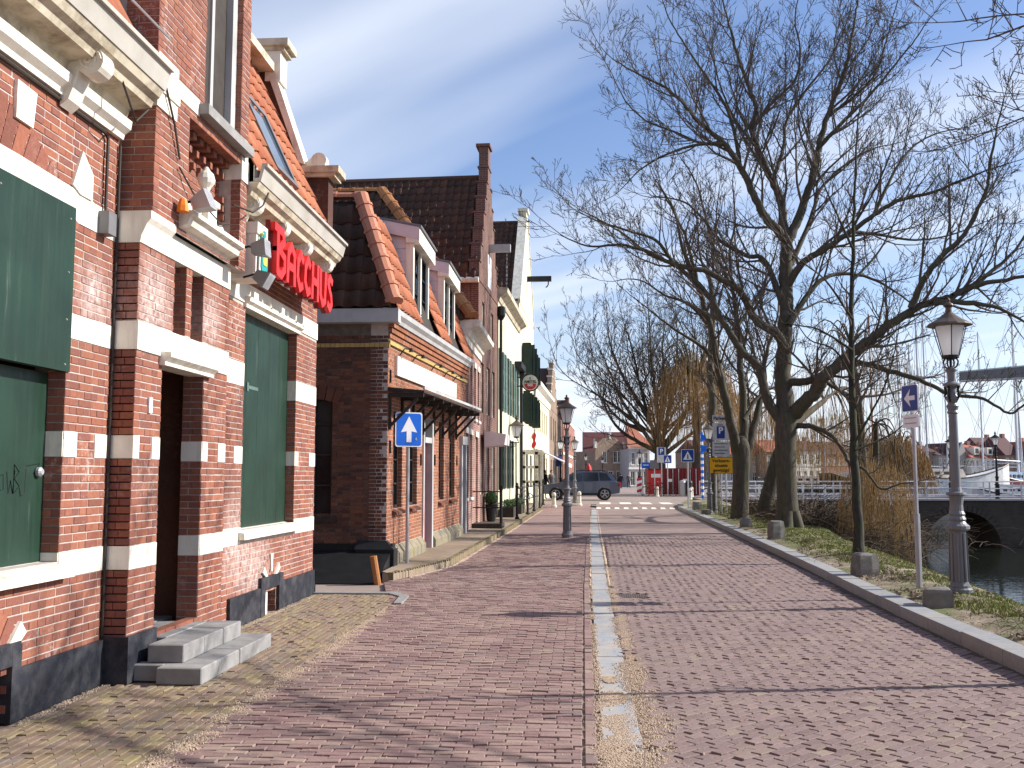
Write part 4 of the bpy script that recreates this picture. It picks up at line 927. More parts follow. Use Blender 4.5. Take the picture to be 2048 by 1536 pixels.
def flood(name, label, c, tilt, arm, capm):
    t = thing(name, label, 'lamp', c); c = V(c)
    mb = MB(); mb.tube([c, c + V((arm * .6, 0, .03)), c + V((arm, -.02, .0))], .012, 6); mb.build('arm', M['dark_metal'], t)
    h = MB(); q = c + V((arm, 0, 0)); w_, s_ = .085, tilt
    D = V((math.cos(s_), 0, math.sin(s_))); E = V((-math.sin(s_), 0, math.cos(s_))); Yv = V((0, 1, 0))
    r = lambda a, b, e: q + D * a + Yv * b + E * e
    h.hexa([r(-.05, -w_ * .7, -.05), r(-.05, w_ * .7, -.05), r(-.05, w_ * .7, .05), r(-.05, -w_ * .7, .05), r(.10, -w_, -.09), r(.10, w_, -.09), r(.10, w_, .09), r(.10, -w_, .09)][:8]); h.build('housing', M['grey_metal'] if capm is None else M['galv'], t)
    g_ = MB(); g_.hexa([r(.10, -w_ * .9, -.08), r(.10, w_ * .9, -.08), r(.10, w_ * .9, .08), r(.10, -w_ * .9, .08), r(.112, -w_ * .9, -.08), r(.112, w_ * .9, -.08), r(.112, w_ * .9, .08), r(.112, -w_ * .9, .08)]); g_.build('lamp_glass', M['lamp_glass'], t)
    if capm: k_ = MB(); k_.lathe(c + V((.06, -.12, -.10)), [(.055, 0), (.05, .05), (.03, .11)], 8); k_.build('orange_cover', capm, t)
    return t
flood('floodlight', 'small grey floodlight with an orange cover beside the white urn ornament', (-3.46, 8.35, 3.98), .4, .16, M['orange'])
flood('floodlight', 'grey floodlight with a pale bracket below the pale sign box', (-3.46, 9.98, 3.66), -.5, .18, None)
flood('floodlight', 'square floodlight on the dark recess left of the pale sign box', (-3.46, 9.75, 3.90), .1, .22, None)
# ------------------------------------------------------------------ corner house with the canopy
M['brickt_b3'] = brickwall_mat('purple_brown_brickwork', (0.30, 0.15, 0.12), (0.24, 0.11, 0.09), (0.42, 0.36, 0.31))
M['brickt_b4'] = brickwall_mat('dark_red_brickwork', (0.17, 0.072, 0.052), (0.12, 0.055, 0.042), (0.24, 0.20, 0.17))
M['brickt_far'] = brickwall_mat('brown_brickwork', (0.29, 0.20, 0.14), (0.24, 0.16, 0.11), (0.3, 0.25, 0.2))
M['brickt_red'] = brickwall_mat('red_brickwork', (0.32, 0.12, 0.08), (0.26, 0.09, 0.06), (0.36, 0.3, 0.26))
M['limewash'] = plain('yellow_limewash', (0.60, 0.58, 0.43), 0.8, var=0.1, scale=1.2, dirt=(0.45, 0.45, 0.30), dirtamt=0.5)
M['limewash2'] = plain('pale_yellow_plaster', (0.68, 0.64, 0.46), 0.8, var=0.08, scale=1.2, dirt=(0.5, 0.46, 0.3), dirtamt=0.4)
M['moss_stone'] = plain('mossy_plinth_stone', (0.22, 0.19, 0.14), 0.9, var=.3, dirt=(0.28, 0.24, 0.08), dirtamt=.5, dscale=4, bmp=.4)
b2 = thing('corner_house', 'dark brown brick corner house with hipped tile roof, two dormers and black canopy over its door', 'house', (-3.22, 16.6, 0))
b2['label'] = 'brown brick corner house with hipped orange tile roof, two dormers and a dark canopy'
FA = F2(-3.22, 16.6, -3.0, 26.3, zk=.0065); FS = Frame(-9.0, 16.6, 1, 0); LU = 9.7; su = 9.0 - 3.22
B = Bricks(); wl = MB()
swin = (4.20, 4.84, .95, 3.02)
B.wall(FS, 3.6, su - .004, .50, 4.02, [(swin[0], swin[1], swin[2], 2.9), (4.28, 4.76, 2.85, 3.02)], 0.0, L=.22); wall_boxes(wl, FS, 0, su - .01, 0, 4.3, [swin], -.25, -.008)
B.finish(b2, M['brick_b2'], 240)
fw_ = [(.50, 1.28, 1.06, 2.75), (1.95, 2.75, 1.06, 2.75), (5.3, 6.05, 1.06, 2.75), (6.85, 7.7, 1.06, 2.75)]; fdo = (3.3, 4.35, .1, 2.75); fd2 = (8.6, 9.4, .1, 2.45)
wl2 = MB(); wall_boxes(wl2, FA, 0, LU, 0, 4.3, fw_ + [fdo, fd2], -.3, -.007); B = Bricks()
B.wall(FA, .008, LU - .03, .42, 3.93, fw_ + [fdo, fd2, (.0, LU, 3.84, 3.92)], 0.0, L=.21)
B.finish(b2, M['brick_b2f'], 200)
for k, (z, d) in enumerate(((3.96, .03), (4.05, .06), (4.14, .09))):      # stepped brick courses under the cornice
    m_ = MB(); n = 46
    for i in range(n): m_.fbox(FA, i * LU / n + .006, (i + 1) * LU / n - .006, z, z + .075, -.1, d)
    m_.build('brick_course', M['brick_b2f'], b2, kind='stuff')
yb_ = MB()
for i in range(24): yb_.fbox(FA, i * LU / 24 + .005, (i + 1) * LU / 24 - .005, 3.845, 3.915, -.1, .035)
for i in range(26): yb_.fbox(FS, 3.6 + i * .085 * 1.0, 3.6 + i * .085 + .078, 3.80, 3.865, -.05, .02)
yb_.build('yellow_course', M['yellow_brick'], b2, kind='stuff')
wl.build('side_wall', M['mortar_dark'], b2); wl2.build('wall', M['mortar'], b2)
pl_ = MB(); pl_.hexa([FS(0, -.05, 1.25), FS(su + .1, -.05, 1.25), FS(su + .1, -.05, .05), FS(0, -.05, .05), FS(0, -.02, 1.25), FS(su + .1, -.02, 1.25), FS(su + .1, .40, .05), FS(0, .40, .05)]); pl_.fbox(FS, 0, su + .12, 0, .50, -.2, .05); pl_.fbox(FS, 5.3, su + .16, 0, .42, -.2, .16); pl_.hexa([FS(5.28, .42, .16), FS(su + .16, .42, .16), FS(su + .16, .42, -.1), FS(5.28, .42, -.1), FS(5.3, .56, .02), FS(su, .56, .02), FS(su, .56, -.1), FS(5.3, .56, -.1)]); build_split(pl_, 'plinth', M['black'], b2)
for a, b in ((0.0, .5), (.52, 1.3), (1.32, 1.95), (1.97, 2.7), (2.72, 3.25), (4.4, 5.2), (5.22, 6.1), (6.12, 6.9), (6.92, 7.7), (7.72, 8.55)):
    m_ = MB(); m_.prism([FA(a, 0, -.1), FA(a, 0, .10), FA(a, .30, .10), FA(a, .43, .005), FA(a, .43, -.1)][::-1], FA.U * (b - a)); m_.build('plinth_stone', M['moss_stone'], b2)
window(b2, FS, swin[0], swin[1], swin[2], swin[3], d=-.12, cols=2, rows=4, mat=M['dark_wood'], fw=.05)
for i in range(7):                                        # flat arch over the side window
    a = -0.42 + .84 * i / 7; e = .84 / 7; m_ = MB(); c = (4.52, 1.9)
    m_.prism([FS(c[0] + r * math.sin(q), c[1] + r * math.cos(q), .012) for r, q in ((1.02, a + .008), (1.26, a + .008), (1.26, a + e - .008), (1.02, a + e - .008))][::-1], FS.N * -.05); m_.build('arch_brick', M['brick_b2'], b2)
sl = MB(); sl.fbox(FS, 4.1, 4.94, .86, .95, -.1, .06); sl.build('window_sill', M['dark_wood'], b2)
for q in fw_: window(b2, FA, *q[:4], d=-.08, cols=2, rows=4, mat=M['dark_wood'], fw=.05); 
for q in fw_:
    for i in range(5):
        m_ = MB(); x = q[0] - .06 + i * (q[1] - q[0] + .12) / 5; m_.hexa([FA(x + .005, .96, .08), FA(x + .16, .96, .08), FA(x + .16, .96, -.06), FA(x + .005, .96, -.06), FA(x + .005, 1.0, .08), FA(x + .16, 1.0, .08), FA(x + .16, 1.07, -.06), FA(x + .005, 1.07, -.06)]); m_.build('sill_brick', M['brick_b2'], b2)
df = MB(); df.fbox(FA, 3.3, 3.42, .1, 2.75, -.12, .03); df.fbox(FA, 4.2, 4.35, .1, 2.75, -.12, .05); df.fbox(FA, 3.42, 4.2, 2.25, 2.36, -.12, .04); df.build('door_frame', M['grey_wood'], b2)
dl = MB(); dl.fbox(FA, 3.42, 4.2, .14, 2.25, -.14, -.08); dl.fbox(FA, 3.55, 4.05, .3, .95, -.09, -.06); do = dl.build('door', M['red_dark'], b2); dg = MB(); dg.fbox(FA, 3.55, 4.05, 1.1, 2.15, -.085, -.07); dg.fbox(FA, 3.42, 4.2, 2.36, 2.75, -.12, -.09); dg.build('pane', M['glass'], do)
df = MB(); df.fbox(FA, 8.55, 8.72, .1, 2.3, -.12, .06); df.fbox(FA, 9.28, 9.45, .1, 2.3, -.12, .06); df.fbox(FA, 8.5, 9.5, 2.3, 2.5, -.12, .09); df.build('door_frame', M['grey_wood'], b2); dl = MB(); dl.fbox(FA, 8.72, 9.28, .1, 2.3, -.12, -.06); dl.build('door', M['dark_wood'], b2)
bd = MB(); bd.fbox(FA, .55, 7.6, 3.36, 3.70, 0, .05); bd.build('blank_name_board', M['white'], b2)
for u in (.9, 2.1, 4.2, 5.9, 7.3):
    m_ = MB(); m_.tube([FA(u, 3.74, .01), FA(u, 3.86, .10), FA(u, 3.84, .22)], .012, 5); m_.lathe(FA(u, 3.80, .22), [(.05, 0), (.03, .05), (.015, .07)], 8); m_.build('board_lamp', M['dark_metal'], b2)
an = MB()
for u, z in ((.15, 2.0), (.12, 3.2), (3.05, 1.8), (4.7, 1.8), (7.95, 1.8)): an.fbox(FA, u, u + .03, z, z + .22, 0, .03)
build_split(an, 'wall_anchor', M['dark_metal'], b2)
# canopy with brackets
cn_ = MB()
for i in range(8): cn_.hexa([FA(i * .98 + .004, 3.02, .62), FA((i + 1) * .98, 3.02, .62), FA((i + 1) * .98, 3.06, -.01), FA(i * .98 + .004, 3.06, -.01), FA(i * .98 + .004, 3.06, .62), FA((i + 1) * .98, 3.06, .62), FA((i + 1) * .98, 3.12, -.01), FA(i * .98 + .004, 3.12, -.01)])
cn_.build('canopy', M['dark_wood'], b2); e_ = MB(); e_.fbox(FA, -.02, 7.86, 3.075, 3.125, .60, .635); e_.build('canopy_edge', M['grey_wood'], b2)
for u in (.05, 1.1, 2.15, 3.2, 4.5, 5.7, 6.7, 7.75):
    m_ = MB(); m_.fbox(FA, u, u + .05, 2.95, 3.02, 0, .6); m_.fbox(FA, u, u + .05, 2.4, 2.95, 0, .05); m_.hexa([FA(u + .002, 2.45, .05), FA(u + .048, 2.45, .05), FA(u + .048, 2.52, .05), FA(u + .002, 2.52, .05), FA(u + .002, 2.90, .50), FA(u + .048, 2.90, .50), FA(u + .048, 2.97, .50), FA(u + .002, 2.97, .50)]); m_.build('canopy_bracket', M['dark_wood'], b2)
# cornice, roof
co = MB(); cpf = [(-.05, 4.22), (.12, 4.22), (.14, 4.28), (.20, 4.34), (.21, 4.42), (-.05, 4.45)]
co.prism([FA(-.2, z, d) for d, z in cpf][::-1], FA(LU, 0, 0) - FA(-.2, 0, 0) + V((0, 0, .28))); co.fbox(FS, 0, su + .2, 4.2, 4.43, -.05, .2); co.build('cornice', M['grey_wood'], b2)
ec = V((-3.12, 16.46, 4.47)); Ts = V((0, .353, .936)); Tf = V((-.353, 0, .936)); RH = 2.2
tile_roof(b2, ec + V((-6, 0, 0)), (1, 0, 0), Ts, [(0, 0), (6.0, 0), (6.0 - .353 * RH, RH), (0, RH)], M['tile_dark_and_shade'], w=.27, l=.34, limit=120)  # slope turned from the sun: shade put into darker tiles
fU = (FA(LU, 0, 0) - FA(0, 0, 0)).normalized(); fU = V((fU.x, fU.y, .028)).normalized()
tile_roof(b2, ec, fU, Tf, [(0, 0), (LU + .1, 0), (LU + .1, RH), (.353 * RH, RH)], M['tile_orange'], w=.25, l=.34, limit=120, holes=[(2.35, 4.45, .0, 1.75), (6.1, 8.2, .0, 1.75)])
hp = ec + V((-.353, .353, .936)) * RH
ridge_tiles(b2, ec + V((0.02, -.02, .06)), hp + V((.03, -.03, .06)), .145, M['ridge'], n=8); ridge_tiles(b2, hp + V((0, 0, .05)), hp + V((-2.4, 0, .05)), .10, M['ridge'], n=6)
rc = MB(); rc.box(-9, hp.y - .02, 6.3, hp.x + .05, 26.2, 6.44); rc.build('roof_core', M['dark_wood'], b2)
for u in (2.4, 6.15):                                       # dormers
    a = ec + fU * u; y0, y1, zb_ = a.y, a.y + 2.0, a.z + .18; x = a.x - .16
    m_ = MB(); m_.prism([(x, y0, zb_), (x, y0, zb_ + 1.55), (x - 1.6, y0, zb_ + 1.95), (x - .85, y0, zb_ + 1.7), (x - .75, y0, zb_ + 1.6)], (0, .04, 0)); m_.prism([(x, y1 - .04, zb_), (x, y1 - .04, zb_ + 1.55), (x - 1.6, y1 - .04, zb_ + 1.95)], (0, .04, 0))
    build_split(m_, 'dormer_cheek', M['pinkish'], b2)
    for k in range(6):
        l_ = MB(); z = zb_ + .05 + k * .25; l_.box(x - .80 + .0 - .1 * (k - 3), y0 - .012, z, x - .01, y0 - .001, z + .235); l_.build('weatherboard', M['pinkish'], b2)
    fr = Frame(x, 0); df_ = MB(); df_.fbox(fr, y0, y1, zb_, zb_ + .12, -.1, .05); df_.fbox(fr, y0 - .02, y0 + .12, zb_ + .12, zb_ + 1.45, -.1, .04); df_.fbox(fr, y1 - .12, y1, zb_ + .12, zb_ + 1.45, -.1, .04); df_.fbox(fr, y0 - .08, y1 + .08, zb_ + 1.40, zb_ + 1.70, -.1, .16); df_.build('dormer_front', M['white'], b2)
    window(b2, fr, y0 + .12, y1 - .12, zb_ + .12, zb_ + 1.40, d=-.01, cols=4, rows=3, mat=M['dark_metal'], fw=.05, mw=.03)
    pm_ = MB(); pm_.fbox(fr, (y0 + y1) / 2 - .06, (y0 + y1) / 2 + .06, zb_ + .12, zb_ + 1.4, -.03, .03); pm_.build('mullion', M['white'], b2)
    r_ = MB(); r_.hexa([(x + .2, y0 - .1, zb_ + 1.70), (x + .2, y1 + .1, zb_ + 1.70), (x - 1.5, y1 + .1, zb_ + 2.05), (x - 1.5, y0 - .1, zb_ + 2.05), (x + .2, y0 - .1, zb_ + 1.74), (x + .2, y1 + .1, zb_ + 1.74), (x - 1.5, y1 + .1, zb_ + 2.09), (x - 1.5, y0 - .1, zb_ + 2.09)]); r_.build('dormer_roof', M['grey_metal'], b2)
    f_ = MB(); f_.prism([(x + .16, y0 - .085, zb_ + 1.45), (x + .16, y0 - .085, zb_ + 1.70), (x - 1.4, y0 - .085, zb_ + 2.03), (x - 1.4, y0 - .085, zb_ + 1.80)], (0, .03, 0)); f_.build('dormer_fascia', M['pinkish'], b2)
gp_ = MB(); gp_.tube([(-3.10, 15.36, -.04), (-3.17, 15.33, .40)], .055, 9); tag(gp_.build('guard_stone', M['ridge2'], loc=(-3.12, 15.36, 0)), 'leaning rusty guard post at the foot of the dark corner wall', 'post')

# ------------------------------------------------------------------ the row of houses beyond
def house(name, label, x0, y0, x1, y1, h, wall, wins, roof=None, depth=8.0, winmat=None, sill=None, zb=None, wkw=None):
    t = thing(name, label, 'house', (x0, y0, gz(y0))); F = F2(x0, y0, x1, y1, z0=(gz(y0) if zb is None else zb)); L = math.hypot(x1 - x0, y1 - y0)
    mb = MB(); wall_boxes(mb, F, 0, L, -.1, h, [w_[:4] for w_ in wins], -.25, 0); mb.fbox(F, .01, L - .01, -.1, h - .01, -depth, -.26); mb.build('wall', wall, t)
    for w_ in wins:
        kw = dict(cols=2, rows=3, d=-.07); kw.update(wkw or {}); 
        if len(w_) > 4: kw.update(w_[4])
        window(t, F, *w_[:4], mat=winmat or M['white'], sill=sill, **kw)
    return t, F, L
def slopes(t, F, L, h, ridge, depth, mat, eave=.1, front=False, limit=0, w=.26, l=.36):
    """gable roof whose ridge runs back from the street: two sloping sides"""
    a, rise = L / 2 + eave, ridge - h; sl_ = math.hypot(a, rise)
    o = F(-eave, h, .0); q = F(L + eave, h, 0)
    Vn = (F.U * a + V((0, 0, rise))).normalized(); Vf = (-F.U * a + V((0, 0, rise))).normalized()
    tile_roof(t, o - F.N * depth, F.N, Vn, [(0, 0), (depth, 0), (depth, sl_), (0, sl_)], mat, w=w, l=l, limit=limit)
    mb = MB(); mb.prism([q, q - F.N * depth, q - F.N * depth + Vf * sl_, q + Vf * sl_], F.U * .05); mb.build('roof', mat, t)
    rd = MB(); p = F(L / 2, ridge + .03, .0); rd.tube([p, p - F.N * depth], .12, 6); rd.build('ridge', mat, t)
# third house: hipped roof, white cornice, tall windows
w3 = [(.25, .95, 1.0, 2.75), (1.35, 2.05, 1.0, 2.75), (.3, .9, 3.25, 4.75), (1.4, 2.0, 3.25, 4.75), (2.5, 3.1, 3.25, 4.75), (2.95, 3.75, .15, 2.75), (3.6, 4.15, 3.25, 4.75)]
b3, F3, L3 = house('brick_house', 'brown brick house with white cornice and hipped roof next to the corner house', -3.05, 26.4, -3.08, 30.9, 5.2, M['brickt_b3'], w3, sill=M['white'], wkw=dict(cols=1, rows=2))
c = MB(); profile_bar(c, F3, -.12, L3 + .1, [(-.1, 5.15), (.04, 5.15), (.04, 5.34), (.09, 5.36), (.16, 5.5), (.40, 5.60), (.42, 5.72), (-.1, 5.76)]); c.fbox(Frame(-9, 26.4, 1, 0), 0, 6.35, 5.62, 5.80, -.1, .12); c.fbox(Frame(-3.75, 26.4, 1, 0), 0, .7, 5.1, 5.62, -.1, .03); c.build('cornice', M['cream'], b3)
lb_ = MB()
for q in w3: lb_.fbox(F3, q[0] - .04, q[1] + .04, q[3], q[3] + .16, -.1, .03)
build_split(lb_, 'lintel', M['white'], b3)
e3 = V((-2.85, 26.3, 5.80)); S2 = V((0, .576, .817))
tile_roof(b3, e3 + V((-9, 0, 0)), (1, 0, 0), S2, [(0, 0), (9, 0), (9 - 3.1, 5.4), (0, 5.4)], M['tile_dark_and_shade'], w=.27, l=.36, limit=100)  # near slope's shade put into the tile colour, street slope stays orange
tile_roof(b3, e3, (0, 1, 0), (-.576, 0, .817), [(0, 0), (4.7, 0), (4.7, 5.4), (3.1, 5.4)], M['tile_orange'], w=.27, l=.36, limit=60)
h3 = e3 + V((-3.11, 3.11, 4.41)); ridge_tiles(b3, e3 + V((0, 0, .05)), h3 + V((0, 0, .06)), .18, M['ridge2'], n=15); ridge_tiles(b3, h3 + V((0, 0, .06)), h3 + V((-5, 0, .06)), .13, M['ridge2'], n=12)
# fourth house: tall brick gable with hoist beam
w4 = [(.5, 1.2, 1.0, 2.8), (1.9, 2.6, 1.0, 2.8), (3.2, 4.1, .1, 2.8), (.5, 1.2, 3.6, 5.2), (1.9, 2.7, 3.6, 5.2), (3.3, 4.0, 3.6, 5.2), (.8, 1.4, 6.0, 7.2), (3.0, 3.6, 6.0, 7.2)]
b4, F4, L4 = house('gabled_house', 'tall dark brick house with a stepped gable, hoist beam and long dark tile roof', -3.15, 30.95, -2.95, 35.6, 7.75, M['brickt_b4'], w4, depth=9)
slopes(b4, F4, L4, 7.75, 11.7, 10, M['tile_dark_and_shade'], limit=80, eave=.12)
g4 = MB(); K = [(0, 7.75)]
for i in range(7): a = L4 / 2 * i / 7; z = 7.75 + (12.0 - 7.75) * (i + 1) / 7; K += [(a, z), (a + L4 / 2 / 7, z)]
K[-1] = (L4 / 2 - .28, K[-1][1]); K += [(L4 / 2 - .28, 12.75), (L4 / 2 + .28, 12.75)] + [(L4 - u, z) for u, z in K[::-1]]
g4.prism([F4(u, z, .02) for u, z in K][::-1], F4.N * -.32); g4.build('gable', M['brickt_b4'], b4)
g4 = MB()
for i in range(7):
    z = 7.75 + 4.25 * (i + 1) / 7; a = L4 / 2 * i / 7
    for s in (a, L4 - a - .33): g4.fbox(F4, s - .03, s + .36, z, z + .06, -.34, .05)
g4.fbox(F4, L4 / 2 - .34, L4 / 2 + .34, 12.75, 12.85, -.4, .08); build_split(g4, 'coping', M['brickt_b4'], b4)
hb = MB(); hb.fbox(F4, L4 / 2 - .1, L4 / 2 + .1, 9.15, 9.4, -.1, .75); hb.build('hoist_beam', M['grey_wood'], b4)
ch = MB(); 
for i in range(9): ch.tube([F4(L4 / 2, 9.1 - i * .14, .62), F4(L4 / 2, 9.0 - i * .14, .62)], .03 if i % 2 else .02, 5)
ch.build('chain', M['grey_metal'], b4)
lo = MB(); lo.fbox(F4, L4 / 2 - .45, L4 / 2 + .45, 7.9, 9.0, -.05, .04); lo.build('loft_hatch', M['sign_white'], b4)
gt = MB(); p = F4(-.16, 7.72, 0); gt.tube([p - F4.N * 3.0, p + F4.N * .02], .09, 8); gt.build('gutter', M['cream'], b4)
bc = MB(); pb_ = F4(0, 7.4, 0)
for a, b in (((-1.8, 7.3), (-.6, 5.6)), ((-.8, 7.4), (-1.9, 5.9))): bc.tube([(pb_.x + a[0], 30.93, a[1]), (pb_.x + b[0], 30.93, b[1])], .05, 4)
bc.build('wall_anchor', M['dark_metal'], b4)
# fifth: low yellow house with cornice and shutters
w5 = [(.6, 1.4, 1.1, 3.0), (2.4, 3.2, 1.1, 3.0), (4.2, 5.0, 1.1, 3.0), (6.4, 7.3, .1, 3.0), (.6, 1.4, 4.0, 6.2), (2.6, 3.4, 4.0, 6.2), (4.6, 5.4, 4.0, 6.2), (6.6, 7.4, 4.0, 6.2)]
b5, F5, L5 = house('shuttered_house', 'yellow washed house with green shutters and a flat moulded cornice', -2.92, 35.65, -2.66, 44.0, 7.9, M['limewash'], w5, winmat=M['white'])
c = MB(); profile_bar(c, F5, -.05, L5, [(-.1, 7.9), (.05, 7.9), (.1, 8.05), (.34, 8.2), (.36, 8.36), (-.1, 8.4)]); c.build('cornice', M['soffit'], b5)
for q in w5:
    if q[3] - q[2] > 2.5: continue
    for s in (-1, 1):
        a = q[0] - .42 if s < 0 else q[1] + .02; m_ = MB(); m_.fbox(F5, a, a + .40, q[2], q[3], .01, .05)
        for k in range(3): m_.fbox(F5, a + .05, a + .35, q[2] + .1 + k * (q[3] - q[2]) / 3, q[2] + (k + .85) * (q[3] - q[2]) / 3, .05, .06)
        m_.build('shutter', M['green_shutter'] if q[2] < 2 else M['teal_shutter'], b5)
dp = MB(); dp.tube([F5(.08, .2, .1), F5(.08, 7.6, .1)], .05, 8); dp.lathe(F5(.08, 7.2, .1), [(.08, 0), (.16, .15), (.16, .45), (.1, .5)], 8); dp.build('drain_pipe', M['black'], b5)
dp = MB(); dp.tube([F5(L5 - .1, .2, .1), F5(L5 - .1, 6.1, .1)], .07, 8); dp.lathe(F5(L5 - .1, 5.9, .1), [(.08, 0), (.2, .15), (.2, .4)], 8); dp.fbox(F5, L5 - 2.2, L5 - .1, 6.15, 6.4, .02, .3); dp.build('gutter_head', M['dark_metal'], b5)
# sixth: tall pale warehouse gable with open shutters
w6 = [(1.2, 2.4, 4.1, 5.2), (5.6, 6.8, 4.1, 5.2), (3.3, 4.7, 4.1, 5.3), (1.2, 2.4, 6.3, 7.5), (5.6, 6.8, 6.3, 7.5), (3.3, 4.7, 6.3, 7.7), (3.3, 4.7, 10.2, 11.6), (1.2, 2.3, 1.0, 2.6), (3.4, 4.6, .1, 2.7), (5.7, 6.8, 1.0, 2.6)]
b6, F6, L6 = house('warehouse', 'tall pale yellow gabled warehouse with dark green shutters standing open', -2.66, 44.05, -2.40, 52.05, 9.3, M['limewash2'], [w_ + (dict(cols=2, rows=2),) for w_ in w6], winmat=M['green_shutter'], depth=10)
slopes(b6, F6, L6, 9.3, 13.9, 11, M['tile_dark_and_shade'], limit=60, eave=.05)
g6 = MB(); g6.prism([F6(0, 9.3, .02), F6(L6, 9.3, .02), F6(L6 / 2 + .5, 14.0, .02), F6(L6 / 2 + .4, 14.4, .02), F6(L6 / 2 - .4, 14.4, .02), F6(L6 / 2 - .5, 14.0, .02)], F6.N * -.3); g6.build('gable', M['limewash2'], b6)
g6 = MB()
for s in (-1, 1): g6.prism([F6(L6 / 2 + s * (L6 / 2 + .05), 9.25, .06), F6(L6 / 2 + s * (L6 / 2 + .05), 9.45, .06), F6(L6 / 2 + s * .5, 14.1, .06), F6(L6 / 2 + s * .5, 13.9, .06)][::s], F6.N * -.42)
g6.fbox(F6, L6 / 2 - .5, L6 / 2 + .5, 14.4, 14.55, -.4, .1); build_split(g6, 'coping', M['cream'], b6)
for z in (11.9,):
    hb = MB(); hb.fbox(F6, L6 / 2 - .1, L6 / 2 + .1, z - .9, z - .65, -.1, 1.2); hb.tube([F6(L6 / 2, z - .9, 1.05), F6(L6 / 2, z - 1.05, 1.05), F6(L6 / 2, z - 1.15, 1.0), F6(L6 / 2, z - 1.2, .92)], .03, 5); hb.build('hoist_beam', M['dark_metal'], b6)
for q in w6[:6]:
    for a in (q[0] - .04, q[1] + .04):
        m_ = MB(); m_.fbox(F6, a - .03, a + .03, q[2] - .1, q[3] + .1, .02, .44)
        for k in (0, 1): m_.fbox(F6, a - .045, a - .03, q[2] + .05 + k * .7, q[2] + .62 + k * .7, .08, .40)
        m_.build('open_shutter', M['green_shutter'], b6)
# round beer sign on a bracket
rs = thing('round_sign', 'round cream and red beer sign reading AMSTEL BIER on a bracket', 'sign', (-2.2, 42.6, 4.8)); RF = Frame(-2.10, 42.6, 1, 0)
def disc(n, r, d, t, mat, half=None):
    m_ = MB(); pts = [RF(r * math.cos(a), 5.65 + r * math.sin(a), d) for a in ([2 * PI * i / 40 for i in range(40)] if half is None else [PI + PI * i / 20 for i in range(21)])]; m_.prism(pts, RF.N * -t); return m_.build(n, mat, rs)
disc('rim', .38, .0, .12, M['black']); disc('face', .335, .012, .02, M['cream']); 
m_ = MB(); pts = [RF(.25 * math.cos(a), 5.60 + .25 * math.sin(a), .024) for a in [PI + PI * i / 16 for i in range(17)]]; m_.prism(pts, RF.N * -.01); m_.build('red_half', M['red'], rs)
text('lettering', 'AMSTEL', RF, 0, 5.68, .024, .155, M['black'], rs, bold=.004); text('lettering', 'BIER', RF, 0, 5.53, .03, .12, M['sign_white'], rs, bold=.003)
m_ = MB(); m_.tube([RF(0, 5.78, .02), RF(0, 5.88, .02)], .04, 6); m_.build('crest', M['grey_metal'], rs)
m_ = MB(); m_.tube([(-2.68, 42.6, 5.5), (-2.45, 42.6, 5.5)], .03, 6); m_.tube([(-2.68, 42.6, 5.9), (-2.4, 42.6, 5.8)], .02, 6); m_.build('bracket', M['dark_metal'], rs)
# wall lantern of the yellow house
def lantern_head(parent, c, s=1.0, cap=None, glassm=None, metal=None, n=6):
    """hexagonal lantern: tapered glass, ribs, wide curved roof, finial; c = centre of the lower ring"""
    c = V(c); cap = cap or M['copper']; metal = metal or M['dark_metal']; g_ = MB()
    g_.lathe(c, [(.135 * s, .0), (.255 * s, .50 * s)], n, ang0=.3); g_.build('lamp_glass', glassm or M['lamp_glass'], parent)
    r_ = MB()
    for i in range(n):
        a = .3 + 2 * PI * i / n; r_.tube([c + V((math.cos(a) * .15 * s, math.sin(a) * .15 * s, -.02 * s)), c + V((math.cos(a) * .30 * s, math.sin(a) * .30 * s, .53 * s))], .009 * s, 4)
    r_.lathe(c + V((0, 0, -.05 * s)), [(.05 * s, -.03 * s), (.14 * s, .0), (.14 * s, .045 * s)], 12); r_.build('lamp_cage', metal, parent)
    k = MB(); k.lathe(c + V((0, 0, .49 * s)), [(.30 * s, 0), (.375 * s, .02 * s), (.35 * s, .05 * s), (.21 * s, .13 * s), (.12 * s, .20 * s), (.055 * s, .25 * s), (.05 * s, .33 * s), (.09 * s, .37 * s), (.07 * s, .40 * s), (.03 * s, .43 * s), (.035 * s, .47 * s), (.0, .52 * s)], 16); k.build('lamp_cap', cap, parent, smooth=False)
wln = thing('wall_lantern', 'lantern on a scrolled iron bracket reaching out from the yellow house', 'lamp', (-2.75, 39.6, 3.5)); lantern_head(wln, (-2.50, 39.6, 3.22), .85)
m_ = MB(); m_.tube([(-2.8, 39.6, 2.98), (-2.4, 39.6, 2.98), (-2.46, 39.6, 3.08), (-2.50, 39.6, 3.17)], .022, 6); m_.tube([(-2.8, 39.6, 2.65), (-2.70, 39.6, 2.82), (-2.55, 39.6, 2.84), (-2.58, 39.6, 2.95)], .018, 6); m_.build('scroll_bracket', M['dark_metal'], wln)
